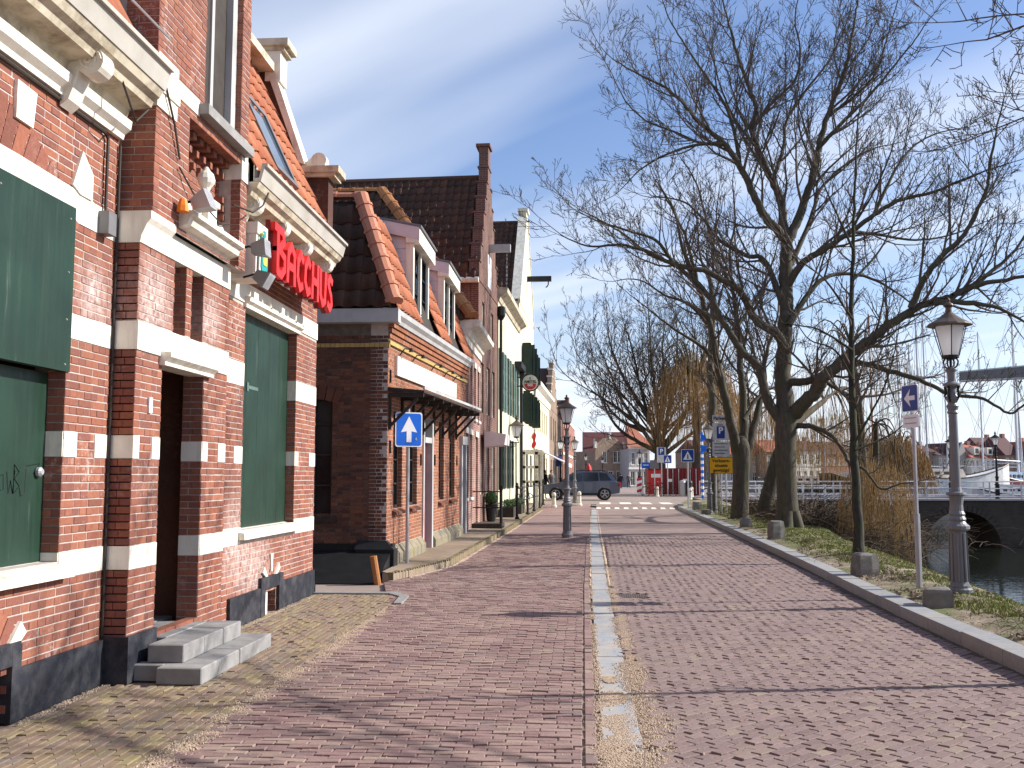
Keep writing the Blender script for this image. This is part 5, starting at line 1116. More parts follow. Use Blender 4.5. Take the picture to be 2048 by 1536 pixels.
# seventh to ninth and the far end of the street
w7 = [(x, x + .9, 3.9, 5.2) for x in (.5, 2.0, 3.6, 5.4, 7.4, 9.2)] + [(x, x + 1.3, .6, 2.5) for x in (.5, 2.4, 4.6, 6.8, 9.0)]
b7, F7, L7 = house('cream_house', 'low cream house with a white cornice and a striped row of upper windows', -2.40, 53.5, -2.0, 66.0, 6.0, M['limewash2'], w7)
c = MB(); profile_bar(c, F7, 0, L7, [(-.1, 5.7), (.06, 5.7), (.1, 6.1), (.35, 6.25), (.36, 6.45), (-.1, 6.5)]); c.build('cornice', M['white'], b7)
m_ = MB(); m_.prism([F7(0, 6.4, -.2), F7(L7, 6.4, -.2), F7(L7, 7.2, -3), F7(0, 7.2, -3)], (0, 0, .1)); m_.build('roof', M['tile_dark_and_shade'], b7)
w8 = [(x, x + 1, z, z + 1.6) for x in (1, 3.5, 6, 9, 12) for z in (.9, 3.8)]
b8, F8, L8 = house('stepped_gable_house', 'brown house with a stepped gable rising over the low cream house', -1.98, 66.1, -1.45, 81.0, 5.9, M['brickt_far'], w8, depth=10)
g8 = MB(); K = [(0, 5.9)]
for i in range(6): a = 4.2 * i / 6; z = 5.9 + 3.4 * (i + 1) / 6; K += [(a, z), (a + .7, z)]
K += [(8.4 - u, z) for u, z in K[::-1]]; g8.prism([F8(u, z, .02) for u, z in K][::-1], F8.N * -.3); g8.build('gable', M['brickt_far'], b8)
m_ = MB(); m_.prism([F8(0, 5.9, -.3), F8(4.2, 9.0, -.3), F8(8.4, 5.9, -.3)], F8.N * -10); m_.build('roof', M['tile_dark_and_shade'], b8)
m_ = MB()
for i in range(6):
    z = 5.9 + 3.4 * (i + 1) / 6
    for s in (.7 * i, 8.4 - .7 * i - .7): m_.fbox(F8, s - .02, s + .72, z, z + .1, -.33, .06)
build_split(m_, 'coping', M['cream'], b8)
b9, F9, L9 = house('red_gabled_house', 'narrow dark red brick house with white bands at the street bend', -1.40, 82.5, -.55, 108.0, 6.4, M['brickt_red'], [(x, x + 1.1, z, z + 1.6) for x in (1, 4, 7, 11, 15, 19) for z in (.8, 3.9)])
m_ = MB(); m_.prism([F9(8, 6.4, -.1), F9(12, 8.6, -.1), F9(16, 6.4, -.1)], F9.N * -8); m_.build('roof', M['tile_dark_and_shade'], b9)
m_ = MB(); m_.prism([F9(8, 6.4, .02), F9(16, 6.4, .02), F9(14.5, 7.6, .02), F9(13, 7.9, .02), F9(12.6, 8.8, .02), F9(11.4, 8.8, .02), F9(11, 7.9, .02), F9(9.5, 7.6, .02)], F9.N * -.3); m_.build('gable', M['brickt_red'], b9)
m_ = MB()
for z in (3.2, 6.35): m_.fbox(F9, 0, L9, z, z + .2, -.05, .05)
build_split(m_, 'stone_band', M['white'], b9)
# houses closing the street
EH = Frame(-.35, 135.2, math.cos(.5), math.sin(.5), z0=.3)
h1 = thing('bell_gable_house', 'grey brown house with a rounded bell gable at the end of the street', 'house', (4, 138, .3)); x0, x1 = 1.9, 6.4
wn = [(x, x + .7, 3.3, 4.9) for x in (2.9 + 1, 4.0 + 1.6, 5.4 + .9)] + [(x, x + .8, .3, 2.2) for x in (3.6, 4.8, 6.1)]
m_ = MB(); wall_boxes(m_, EH, 2.8, 7.4, 0, 5.0, wn, -.3, 0); m_.prism([EH(2.8, 5.0, 0), EH(7.4, 5.0, 0), EH(7.1, 5.9, 0), EH(6.2, 6.6, 0), EH(5.5, 6.9, 0), EH(4.7, 6.9, 0), EH(4.0, 6.6, 0), EH(3.1, 5.9, 0)], EH.N * -.3); m_.fbox(EH, 2.85, 7.35, 0, 4.9, -7, -.31); m_.build('wall', M['brickt_far'], h1)
for q in wn: window(h1, EH, *q, cols=2, rows=2, d=-.05, mat=M['white'], sill=M['white'], fw=.09)
m_ = MB()
for u, z in ((2.85, 5.6), (5.1, 6.9), (7.35, 5.6)): m_.fbox(EH, u - .15, u + .15, z - .3, z + .55, -.2, .1)
build_split(m_, 'gable_finial', M['cream'], h1)
hl = thing('long_roofed_house', 'house under a long dark red tile roof behind the bell gable', 'house', (5, 147, .3))
m_ = MB(); m_.box(0.5, 147, .3, 9.6, 155, 5.2); m_.build('wall', M['brickt_far'], hl); m_ = MB(); m_.prism([(0.4, 146.8, 5.0), (0.4, 151, 8.4), (0.4, 155.2, 5.0)], (8.2, 0, 0)); m_.prism([(8.6, 146.8, 5.0), (8.6, 151, 8.4), (8.6, 155.2, 5.0)], (.01, 0, 0)); m_.build('roof', plain('dull_red_roof', (0.13, 0.045, 0.04), 0.8), hl)
m_ = MB(); m_.box(2.0, 148, 6, 2.25, 148.3, 7.3); m_.box(7.4, 148, 6, 7.7, 148.3, 7.1); build_split(m_, 'chimney', M['cream'], hl)
h2 = thing('hipped_house', 'grey fronted house with orange hipped roof and white shopfront right of the bell gable', 'house', (9, 136, .3)); EH2 = Frame(6.6, 136, math.cos(.45), math.sin(.45), z0=.3)
wn = [(x, x + .65, 3.0, 4.7) for x in (.35, 1.35, 2.3)] + [(x, x + .75, .2, 2.2) for x in (.2, 1.2, 2.2)]
m_ = MB(); wall_boxes(m_, EH2, 0, 3.2, 0, 5.2, wn, -.3, 0); m_.fbox(EH2, .02, 3.2, 0, 5.1, -7, -.31); m_.build('wall', plain('pale_grey_plaster', (0.42, 0.40, 0.40), 0.8), h2)
for q in wn: window(h2, EH2, *q, cols=2, rows=2, d=-.05, mat=M['white'], sill=M['white'], fw=.09)
m_ = MB(); m_.fbox(EH2, -.1, 3.3, 2.4, 2.65, -.1, .12); m_.fbox(EH2, -.1, 3.35, 5.15, 5.45, -.1, .2); m_.build('cornice', M['white'], h2)
m_ = MB(); m_.hexa([(6.4, 135.8, 5.75), (10, 135.8, 5.75), (10, 146, 5.75), (6.4, 146, 5.75), (6.6, 141, 9.0), (7.2, 141, 9.0), (7.2, 146, 9.0), (6.6, 146, 9.0)]); m_.build('roof', plain('plain_orange_tile', (0.45, 0.17, 0.10), 0.8), h2)

# unseen houses behind the photographer, added to keep sky light off the shaded walls
def unseen_house(label, x0, y0, x1, y1, h, wall, n):
    t, F, L = house('light_blocking_house', label, x0, y0, x1, y1, h, wall, [((i + .5) * (math.hypot(x1 - x0, y1 - y0) / n) - .5, (i + .5) * (math.hypot(x1 - x0, y1 - y0) / n) + .5, z, z + 1.7) for i in range(n) for z in (.9, 4.0)], zb=0)
    m_ = MB(); m_.prism([F(-.2, h, .3), F(-.2, h + 4, -4), F(-.2, h, -8)], F.U * (L + .4)); m_.build('roof', M['tile_dark_and_shade'], t)
unseen_house('unseen brown brick house added behind the photographer to block sky light', 6.0, -13, -5.5, -15, 7.2, M['brickt_far'], 4); unseen_house('unseen red brick house added behind the photographer to block sky light', -5.6, -14.8, -16, -12, 7.6, M['brickt_red'], 4)
unseen_house('unseen brick house added along the row behind the photographer to block sky light', -3.8, -9.5, -3.8, 1.8, 6.8, M['brickt_red'], 4)
# ------------------------------------------------------------------ trees
def bark(name, c1, c2, moss):
    m, t, b = base_mat(name, 0.9); v = posvec(t); x, y, z = t.sep(v)
    n = t.noise(t.comb(t.math('MULTIPLY', x, 3.0), t.math('MULTIPLY', y, 3.0), t.math('MULTIPLY', z, .8)), 5.0, 6, 0.7)
    c = t.ramp(n, [(0.3, c1), (0.7, c2)])
    nn = t.sep(t.new('ShaderNodeNewGeometry').outputs['Normal'])
    if moss: c = t.mix(t.math('MULTIPLY', t.ramp(t.noise(v, 2.2, 5), [(0.42, 0.0), (0.62, 1.0)]), 0.65), c, moss)
    t.put(b.inputs['Base Color'], c); bump(t, b, n, 0.7, 0.03); return m
M['bark'] = bark('grey_bark', (0.046, 0.037, 0.028), (0.125, 0.103, 0.078), (0.072, 0.072, 0.036))
M['twig'] = plain('grey_twig', (0.112, 0.088, 0.068), 0.9, var=0.3)
M['willow_twig'] = pieces('yellow_willow_twig', [(0.24, 0.145, 0.055), (0.33, 0.215, 0.09), (0.17, 0.11, 0.055)], 0.8)
M['willow_far'] = pieces('tawny_willow_twig', [(0.22, 0.13, 0.05), (0.28, 0.17, 0.07), (0.19, 0.11, 0.05)], 0.85)
TR = random.Random(21)
def rv():
    while True:
        v = V((TR.uniform(-1, 1), TR.uniform(-1, 1), TR.uniform(-1, 1)))
        if .05 < v.length < 1: return v.normalized()
def sides(r): return 9 if r > .15 else 7 if r > .06 else 5 if r > .022 else 3
def twig(mb, p, d, L, r, lev, up=.10, dens=1.0, minr=.0045, wig=.16):
    n = max(2, min(8, int(L / .24))); st = L / n; pts = [p]; rad = [r]; dirs = [d]
    for i in range(n):
        d = (d + rv() * wig + V((0, 0, up))).normalized(); p = p + d * st; pts.append(p); rad.append(max(minr, r * (1 - .75 * (i + 1) / n))); dirs.append(d)
    mb.tube(pts, rad, sides(r), cap=False)
    if lev <= 0: return
    k = max(2, int((3.0 + L * 2.6) * dens)) if lev > 1 else max(2, int((2 + L * 3.6) * dens))
    for j in range(k):
        t = .18 + .82 * (j + TR.random()) / k; i = min(n - 1, int(t * n)); f = t * n - i
        q = pts[i].lerp(pts[i + 1], f); dd = dirs[i + 1]
        sd = dd.cross(rv())
        if sd.length < .1: continue
        sd.normalize(); a = TR.uniform(.5, 1.0)
        nd = (dd * math.cos(a) + sd * math.sin(a) + V((0, 0, .16))).normalized()
        twig(mb, q, nd, L * TR.uniform(.38, .62) * (1.15 - .55 * t), max(minr, rad[i] * .62), lev - 1, up, dens, minr, wig)
def smooth_path(pts, k=5):
    out = []
    for i in range(len(pts) - 1):
        p0, p1, p2, p3 = pts[max(i - 1, 0)], pts[i], pts[i + 1], pts[min(i + 2, len(pts) - 1)]
        for j in range(k):
            t = j / k; out.append(.5 * ((2 * p1) + (p2 - p0) * t + (2 * p0 - 5 * p1 + 4 * p2 - p3) * t * t + (3 * p1 - p0 - 3 * p2 + p3) * t ** 3))
    return out + [pts[-1]]
def limb(tr, cr, pts, r0, r1, spacing, L, lev, start=.15, up=.1, dens=1.0, rough=.012, minr=.0045, tip=True):
    P = smooth_path([V(p) for p in pts]); n = len(P); cum = [0]
    for a, b in zip(P, P[1:]): cum.append(cum[-1] + (b - a).length)
    P = [p + rv() * min(rough * 3, r0 * .15) if 0 < i < n - 1 else p for i, p in enumerate(P)]
    rad = [r0 + (r1 - r0) * (c / cum[-1]) ** .8 for c in cum]
    tr.tube(P, rad, sides(r0), cap=False); s = start * cum[-1]
    while s < cum[-1]:
        i = max(j for j in range(n) if cum[j] <= s); i = min(i, n - 2); f = (s - cum[i]) / max(1e-6, cum[i + 1] - cum[i]); q = P[i].lerp(P[i + 1], f); d = (P[i + 1] - P[i]).normalized()
        sd = d.cross(rv())
        if sd.length > .1:
            sd.normalize(); a = TR.uniform(.55, 1.15); t = s / cum[-1]
            twig(cr, q, (d * math.cos(a) + sd * math.sin(a) + V((0, 0, .18))).normalized(), L * TR.uniform(.55, 1.1) * (1 - .45 * t), max(minr * 1.6, min(.045, rad[i] * .5)), lev, up, dens, minr)
        s += spacing * TR.uniform(.6, 1.4)
    if tip: twig(cr, P[-1], (P[-1] - P[-3]).normalized(), L * .7, r1, lev, up, dens, minr)
def tree(name, label, base, group=None):
    return thing(name, label, 'tree', base, group), MB(), MB()
def finish_tree(t, tr, cr, tm=None, cm=None):
    tr.build('trunk', tm or M['bark'], t, smooth=True); cr.build('crown', cm or M['twig'], t)
def L2(pts, Y, dy=0.0, curve=0.0):        # picture polyline -> limb at distance Y, swinging dy metres nearer (-) or farther (+) along its length
    n = len(pts); return [at(x, y, Y + dy * (i / max(1, n - 1)) ** .8) for i, (x, y) in enumerate(pts)]
# the big ash in the middle of the bank
YT = 28.6
t1, tr, cr = tree('ash_tree', 'largest bare tree with thick pale trunk standing on the mossy mound', at(1575, 1060, YT))
base = [at(1577, 1085, YT), at(1576, 1040, YT), at(1573, 960, YT), at(1571, 880, YT), at(1573, 825, YT)]
tr.tube(smooth_path(base), [.52, .44, .38, .35, .33, .315, .305, .30, .29, .285, .28, .28, .285, .29, .295, .30, .30, .30, .30, .30, .28], 12)
for k in range(6):                        # root flare
    a = k * 1.05 + .3; c = at(1577, 1075, YT); tr.tube([c + V((math.cos(a) * .72, math.sin(a) * .72, -.14)), c + V((math.cos(a) * .38, math.sin(a) * .38, .12)), c + V((math.cos(a) * .18, math.sin(a) * .18, .7))], [.07, .15, .17], 7, cap=False)
main = L2([(1573, 835), (1566, 760), (1569, 680), (1572, 600), (1570, 530), (1575, 480)], YT, .6)
limb(tr, cr, main, .27, .17, 1.1, 1.5, 2, start=.3, tip=False)
AX = [
 ([(1575, 490), (1563, 470), (1531, 434), (1507, 390), (1480, 333), (1447, 287), (1396, 241), (1359, 199), (1322, 171), (1276, 148), (1225, 118)], YT + .6, -1.5, .15, .016, .42, 1.7),
 ([(1575, 485), (1566, 440), (1561, 400), (1544, 361), (1517, 301), (1503, 259), (1512, 222), (1498, 176), (1480, 125), (1466, 79), (1452, 28), (1442, -25)], YT + .6, 1.5, .15, .02, .42, 1.7),
 ([(1578, 480), (1590, 450), (1609, 403), (1628, 343), (1637, 296), (1655, 231), (1679, 171), (1697, 116), (1706, 55), (1716, 0), (1722, -40)], YT + .6, 0.5, .15, .02, .42, 1.7),
 ([(1544, 361), (1567, 296), (1572, 245), (1609, 185), (1655, 125), (1684, 70), (1700, 20)], YT + 1.2, 2.2, .07, .016, .4, 1.5),
 ([(1480, 333), (1470, 270), (1450, 210), (1410, 150), (1370, 90), (1340, 40), (1325, 0)], YT + .2, 1.6, .07, .016, .4, 1.5),
 ([(1503, 259), (1540, 210), (1590, 160), (1600, 100), (1590, 40), (1600, -20)], YT + 1.4, -1.4, .06, .016, .4, 1.5),
 ([(1517, 301), (1470, 240), (1440, 170), (1420, 100), (1390, 30)], YT + 1, 1.5, .05, .014, .4, 1.5),
 ([(1637, 296), (1680, 250), (1740, 190), (1790, 130), (1830, 80), (1850, 50)], YT + .8, -1.0, .07, .016, .4, 1.5),
 ([(1655, 231), (1700, 200), (1750, 150), (1770, 90), (1790, 20)], YT + .9, 1.6, .06, .016, .4, 1.4),
 ([(1447, 287), (1390, 290), (1330, 310), (1280, 340), (1250, 370)], YT - .3, -.8, .06, .014, .38, 1.4),
 ([(1447, 290), (1400, 285), (1340, 260), (1290, 240), (1250, 200), (1220, 140)], YT - .3, 1.2, .05, .014, .38, 1.3),
 ([(1573, 700), (1548, 664), (1510, 637), (1480, 582), (1442, 558), (1408, 541), (1350, 530), (1300, 505), (1240, 490), (1175, 492), (1120, 468)], YT + .2, -2.0, .15, .014, .40, 1.4),
 ([(1350, 530), (1310, 480), (1250, 460), (1190, 440), (1150, 420)], YT - .8, -1.2, .06, .014, .38, 1.2),
 ([(1558, 838), (1531, 790), (1520, 740), (1486, 705), (1469, 678), (1446, 645), (1425, 600), (1390, 560), (1366, 500), (1350, 430), (1320, 370)], YT, -1.2, .16, .016, .40, 1.4),
 ([(1582, 832), (1610, 805), (1633, 780), (1647, 756), (1688, 719), (1733, 685), (1780, 650), (1841, 611), (1905, 592), (1956, 570), (2048, 552), (2110, 535)], YT, -3.0, .22, .03, .42, 1.5),
 ([(1822, 616), (1850, 555), (1887, 509), (1929, 468), (1956, 417), (1975, 370), (1980, 324), (1995, 250), (2010, 190)], YT - 2.2, -.8, .10, .016, .40, 1.4),
 ([(1870, 605), (1910, 604), (1980, 611), (2026, 630), (2080, 665)], YT - 2.4, -.8, .09, .02, .40, 1.2),
 ([(1905, 592), (1960, 560), (2030, 500), (2070, 430)], YT - 2.5, .8, .08, .02, .40, 1.3),
 ([(1572, 575), (1609, 523), (1646, 500), (1702, 463), (1748, 430), (1794, 403), (1864, 384), (1933, 356), (2026, 324)], YT + .4, -2.4, .12, .014, .40, 1.5),
 ([(1702, 463), (1760, 470), (1830, 480), (1900, 470), (1980, 440)], YT - .6, 1.5, .06, .014, .40, 1.3),
 ([(1748, 430), (1790, 340), (1830, 290), (1880, 265), (1930, 255)], YT - .8, 1.0, .06, .014, .40, 1.3),
 ([(1578, 650), (1632, 570), (1680, 548), (1740, 556), (1800, 590), (1860, 640)], YT, 1.8, .10, .014, .40, 1.3),
 ([(1580, 765), (1640, 756), (1700, 725), (1780, 742), (1840, 760), (1900, 788), (1965, 797), (2018, 826), (2048, 808), (2085, 785)], YT, -3.2, .12, .02, .46, 1.0),
 ([(1640, 756), (1700, 790), (1760, 790), (1800, 780), (1830, 765)], YT - .8, 1.2, .07, .015, .45, .9),
 ([(1592, 852), (1625, 853), (1665, 874), (1688, 904), (1700, 928), (1730, 940), (1762, 978), (1800, 968), (1840, 962)], YT, -1.6, .09, .014, .5, .9),
 ([(1570, 620), (1530, 523), (1490, 510), (1440, 480), (1400, 430), (1360, 400), (1300, 395)], YT + .3, 1.2, .11, .014, .40, 1.4),
 ([(1576, 540), (1620, 440), (1640, 380), (1690, 330), (1740, 300), (1800, 285)], YT + .5, 2.0, .09, .014, .40, 1.4),
]
for pts, Y, dy, r0_, r1_, sp, L in AX: limb(tr, cr, L2(pts, Y, dy), r0_, r1_, sp * .95, L * 1.85, 3, start=.10, minr=.0062, dens=.80)
finish_tree(t1, tr, cr)
# the second bare tree, forked low
Y2 = 34.5
t2, tr, cr = tree('bare_tree', 'bare tree with a low fork just left of the largest tree', at(1480, 1040, Y2))
tr.tube(smooth_path([at(1478, 1055, Y2), at(1480, 1000, Y2), at(1482, 940, Y2), at(1482, 897, Y2), at(1483, 872, Y2)]), [.42, .36, .33, .31, .30, .29, .29, .28, .28, .28, .29, .30, .30, .30, .30, .30, .28, .25, .21, .17, .12], 11)
for pts, dy, r0_, r1_, sp, L in [
 ([(1480, 925), (1462, 850), (1450, 790), (1436, 730), (1424, 660), (1408, 610), (1395, 570), (1383, 520), (1370, 470), (1340, 410), (1310, 360)], -1.5, .20, .02, .5, 1.6),
 ([(1486, 915), (1487, 810), (1480, 730), (1476, 650), (1466, 580), (1460, 510), (1470, 440), (1465, 370)], 1.0, .17, .02, .5, 1.6),
 ([(1487, 925), (1512, 840), (1526, 780), (1530, 720), (1550, 650), (1560, 590)], 1.5, .18, .02, .5, 1.4),
 ([(1395, 570), (1350, 530), (1300, 510), (1250, 470), (1200, 440), (1160, 420)], -1.0, .09, .015, .45, 1.4),
 ([(1424, 660), (1380, 610), (1330, 590), (1280, 560), (1240, 560)], .8, .08, .015, .45, 1.4),
 ([(1436, 730), (1400, 690), (1350, 660), (1300, 620), (1260, 590)], -.8, .08, .015, .45, 1.4),
 ([(1476, 650), (1510, 600), (1540, 540), (1560, 470)], 1.2, .08, .015, .45, 1.4),
 ([(1466, 580), (1430, 500), (1410, 430), (1390, 360), (1350, 300)], .6, .08, .015, .45, 1.5),
 ([(1487, 840), (1520, 790), (1560, 770), (1600, 740)], 1.2, .08, .015, .45, 1.2)]:
    limb(tr, cr, L2(pts, Y2, dy), r0_, r1_, sp * .95, L * 1.75, 3, start=.18, minr=.0070, dens=.72)
finish_tree(t2, tr, cr)
# the slender young tree in front
Y3 = 19.0
t3, tr, cr = tree('young_tree', 'slender straight young tree beside the squared stone block', at(1717, 1112, Y3))
P3 = L2([(1718, 1122), (1716, 1060), (1710, 950), (1705, 820), (1702, 680), (1705, 540), (1708, 420), (1712, 330), (1716, 250), (1722, 190)], Y3, .4)
limb(tr, cr, P3, .105, .010, .30, 1.15, 2, start=.28, up=.16, dens=.8, minr=.0045)
tr.tube([P3[0] + V((0, 0, -.1)), P3[0] + V((0, 0, .35))], [.15, .095], 8, cap=False)
for pts, dy in [([(1706, 640), (1650, 560), (1600, 520), (1560, 470)], -.6), ([(1707, 500), (1670, 420), (1640, 350), (1620, 290)], .4), ([(1706, 560), (1760, 500), (1800, 420), (1830, 360)], .6), ([(1708, 450), (1750, 380), (1780, 310), (1795, 250)], -.4),
                ([(1707, 890), (1740, 830), (1770, 770), (1790, 700), (1800, 640)], -.3), ([(1706, 760), (1670, 700), (1620, 680), (1590, 640)], .3), ([(1710, 900), (1780, 870), (1830, 830)], .3), ([(1704, 700), (1640, 660), (1590, 650), (1540, 640)], -.5)]:
    limb(tr, cr, L2(pts, Y3, dy), .028, .008, .20, .85, 2, start=.15, up=.12, minr=.0045)
M['dark_bark'] = bark('dark_bark', (0.022, 0.019, 0.016), (0.06, 0.052, 0.042), (0.05, 0.06, 0.025))
finish_tree(t3, tr, cr, M['dark_bark'])
# broad tree where the street turns
Y4 = 79
t4, tr, cr = tree('spreading_tree', 'broad bare tree spreading over the red container at the crossing', at(1322, 992, Y4))
tr.tube(smooth_path([at(1322, 998, Y4), at(1321, 950, Y4), at(1320, 905, Y4), at(1320, 872, Y4)]), [.62, .52, .47, .45, .44, .44, .43, .43, .43, .44, .42, .38, .33, .28, .22, .16], 10)
for pts, dy in [([(1318, 905), (1285, 860), (1255, 820), (1230, 770), (1210, 720), (1192, 680)], -2), ([(1318, 900), (1300, 840), (1280, 770), (1265, 700), (1245, 640)], 1.5), ([(1320, 900), (1315, 820), (1305, 740), (1300, 660), (1295, 600)], -1),
                ([(1323, 900), (1335, 830), (1350, 750), (1355, 680), (1350, 610)], 2), ([(1325, 905), (1360, 850), (1390, 780), (1410, 710), (1420, 640)], -1), ([(1326, 910), (1380, 870), (1420, 830), (1450, 770)], 1), ([(1316, 905), (1270, 880), (1230, 850), (1205, 800), (1185, 760)], 1),
                ([(1285, 860), (1240, 840), (1200, 790)], -1), ([(1320, 860), (1330, 780), (1325, 700), (1330, 640)], .5), ([(1300, 840), (1250, 760), (1220, 690), (1215, 640)], 1)]:
    limb(tr, cr, L2(pts, Y4, dy), .21, .03, .42, 4.2, 3, start=.2, minr=.0125, dens=.5)
for k in range(16):                       # finer limbs fanning out between the main ones
    a = -1.15 + 2.3 * (k + TR.random()) / 16; l_ = TR.uniform(150, 270); c0_ = (1320 + 10 * a, 895 - TR.uniform(0, 40)); dy = TR.uniform(-3, 3)
    limb(tr, cr, L2([c0_, (c0_[0] + l_ * .35 * math.sin(a), c0_[1] - l_ * .35 * math.cos(a * .8)), (c0_[0] + l_ * .8 * math.sin(a * .95), c0_[1] - l_ * .7 * math.cos(a * .8)), (c0_[0] + l_ * 1.0 * math.sin(a * .85), c0_[1] - l_ * math.cos(a * .75))], Y4, dy), .10, .02, .5, 3.6, 3, start=.25, minr=.0125, dens=.45)
finish_tree(t4, tr, cr)
# straight trunk behind the parking sign
Y5 = 41
t5, tr, cr = tree('street_tree', 'straight dark trunk behind the parking sign', at(1428, 1024, Y5))
limb(tr, cr, L2([(1428, 1030), (1427, 960), (1425, 880), (1424, 800), (1421, 720), (1425, 640), (1420, 560)], Y5, .5), .26, .10, .8, 1.8, 2, start=.5, minr=.009, dens=.8)
finish_tree(t5, tr, cr)
# trees that stand beside the photographer's right: their limbs enter the picture top right and shade the road
def side_tree(x, y, lab, limbs, seed):
    t, tr, cr = tree('street_tree', lab, (x, y, .1)); b = V((x, y, 0))
    tr.tube([b + V((0, 0, -.1)), b + V((.02, 0, .6)), b + V((.05, .05, 2.4)), b + V((0, .1, 3.6))], [.30, .17, .13, .12], 10, cap=False)
    for pts, r0_, r1_ in limbs: limb(tr, cr, [b + V((0, .1, 3.4))] + [V(p) for p in pts], r0_, r1_, .30, 1.5, 2, start=.42, minr=.0055, dens=.85)
    finish_tree(t, tr, cr)
side_tree(7.0, 4.4, 'bare tree whose twiggy limbs reach in at the upper right corner', [
    ([(6.3, 5.8, 4.4), (5.5, 7.6, 5.4), (4.9, 9.2, 6.0), (4.35, 10.6, 6.25)], .035, .009), ([(6.4, 6.4, 4.9), (5.9, 8.6, 6.4), (5.2, 10.4, 7.6), (4.7, 11.6, 8.6)], .035, .009), ([(6.6, 6.8, 4.6), (6.1, 9.0, 5.4), (5.5, 10.8, 5.7), (5.0, 12.2, 5.8)], .03, .009),
    ([(6.8, 7.2, 5.0), (6.3, 9.6, 6.6), (5.6, 11.4, 7.6), (4.95, 12.4, 8.0)], .03, .008), ([(6.6, 7.6, 4.8), (6.0, 9.8, 5.9), (5.2, 11.2, 6.8), (4.55, 12.0, 7.1)], .03, .008),
    ([(7.2, 4.0, 5.2), (7.6, 3.4, 7.0), (8.0, 2.8, 8.5)], .09, .014), ([(6.6, 4.0, 4.6), (5.9, 3.4, 5.8), (5.2, 3.2, 7.0)], .07, .012)], 1)
t8, tr, cr = tree('young_tree', 'slender young tree outside the right edge whose shadow crosses the near road', (5.3, 8.55, .1))
limb(tr, cr, [(5.3, 8.55, 0), (5.3, 8.56, 1.5), (5.33, 8.6, 3.0), (5.36, 8.62, 4.6), (5.4, 8.6, 6.2)], .075, .01, .34, 1.1, 2, start=.42, up=.16, dens=.8)
finish_tree(t8, tr, cr)
# weeping willows
def willow(label, base, trunkpts, r, crown_c, rad, n, mat, low, seed, thick=.008, lean=0.0):
    t, tr, cr = tree('weeping_willow', label, base); rr = random.Random(seed)
    tp_ = smooth_path([V(p) for p in trunkpts]); tr.tube(tp_, [r * (1 - .7 * i / (len(tp_) - 1)) for i in range(len(tp_))], 9, cap=False); c = V(crown_c); apex = V(trunkpts[-1])
    for i in range(max(9, n // 40)):
        a = rr.uniform(0, 2 * PI); e = c + V((math.cos(a) * rad[0] * rr.uniform(.5, 1), math.sin(a) * rad[1] * rr.uniform(.5, 1), rad[2] * rr.uniform(.3, 1))); m = (apex + e) / 2 + V((0, 0, rad[2] * .4))
        tr.tube(smooth_path([apex, m, e]), [r * .16 * (1 - .08 * k) for k in range(11)], 5, cap=False)
    for i in range(n):
        a = rr.uniform(0, 2 * PI); q = math.sqrt(rr.random()); x, y = math.cos(a) * q, math.sin(a) * q
        top = c + V((x * rad[0], y * rad[1], rad[2] * math.sqrt(max(0, 1 - q * q)) * rr.uniform(.75, 1))); l = rr.uniform(.3, 1.0) * (top.z - low); sx, sy = rr.uniform(-.4, .4), rr.uniform(-.4, .4); k = 5
        pts = [top + V((x * .14 * (j / k) + sx * (j / k) ** 2, y * .14 * (j / k) + sy * (j / k) ** 2, .12 * math.sin(j / k * PI) * (1 if j < 2 else 0) - l * (j / k) ** 1.25)) for j in range(k + 1)]
        cr.tube(pts, [thick * (1 - .5 * j / k) for j in range(k + 1)], 3, cap=False)
    tr.build('trunk', M['bark'], t, smooth=True); cr.build('crown', mat, t)
willow('weeping willow trailing yellow twigs over the water behind the young tree', (9.2, 31, -.8), [(8.6, 31, -1.2), (8.7, 31, .4), (8.8, 30.6, 2.0), (8.8, 30.4, 3.2)], .20, (8.5, 29.6, .75), (1.05, 1.1, 1.5), 430, M['willow_twig'], -1.7, 4, .0058)
willow('thin weeping willow trailing long loose strands beside the largest tree', (9.6, 34, -.8), [(9.6, 34.5, -1.4), (9.5, 34.4, 1.2), (9.3, 34, 4.0), (9.0, 33.6, 6.0)], .22, (9.1, 33.6, 4.2), (2.3, 1.8, 2.2), 190, M['willow_far'], .6, 14, .007)
willow('distant willow with a leaning trunk behind the largest tree', at(1525, 1040, 35), [at(1522, 1050, 35), at(1540, 975, 35), at(1558, 905, 35), at(1590, 850, 36), at(1650, 800, 38)], .30, at(1670, 905, 43), (1.6, 1.5, 2.0), 420, M['willow_twig'], .9, 6, .008)
willow('round tawny willow beyond the bridge', at(1795, 985, 62), [at(1795, 1000, 62), at(1795, 930, 62)], .4, at(1795, 958, 62), (2.0, 2.2, 2.8), 950, M['willow_far'], .2, 7, .018)
willow('tall tawny willow behind the forked tree', at(1395, 985, 74), [at(1395, 1000, 74), at(1395, 860, 74), at(1390, 780, 74)], .5, at(1392, 845, 74), (3.6, 3.0, 5.4), 1000, M['willow_far'], 3.2, 9, .014)
willow('brownish willow in front of the white waterside house', at(1470, 990, 80), [at(1475, 1000, 80), at(1475, 900, 80), at(1480, 830, 80)], .4, at(1500, 885, 80), (3.8, 3.0, 4.2), 620, M['willow_far'], 1.6, 12, .015)
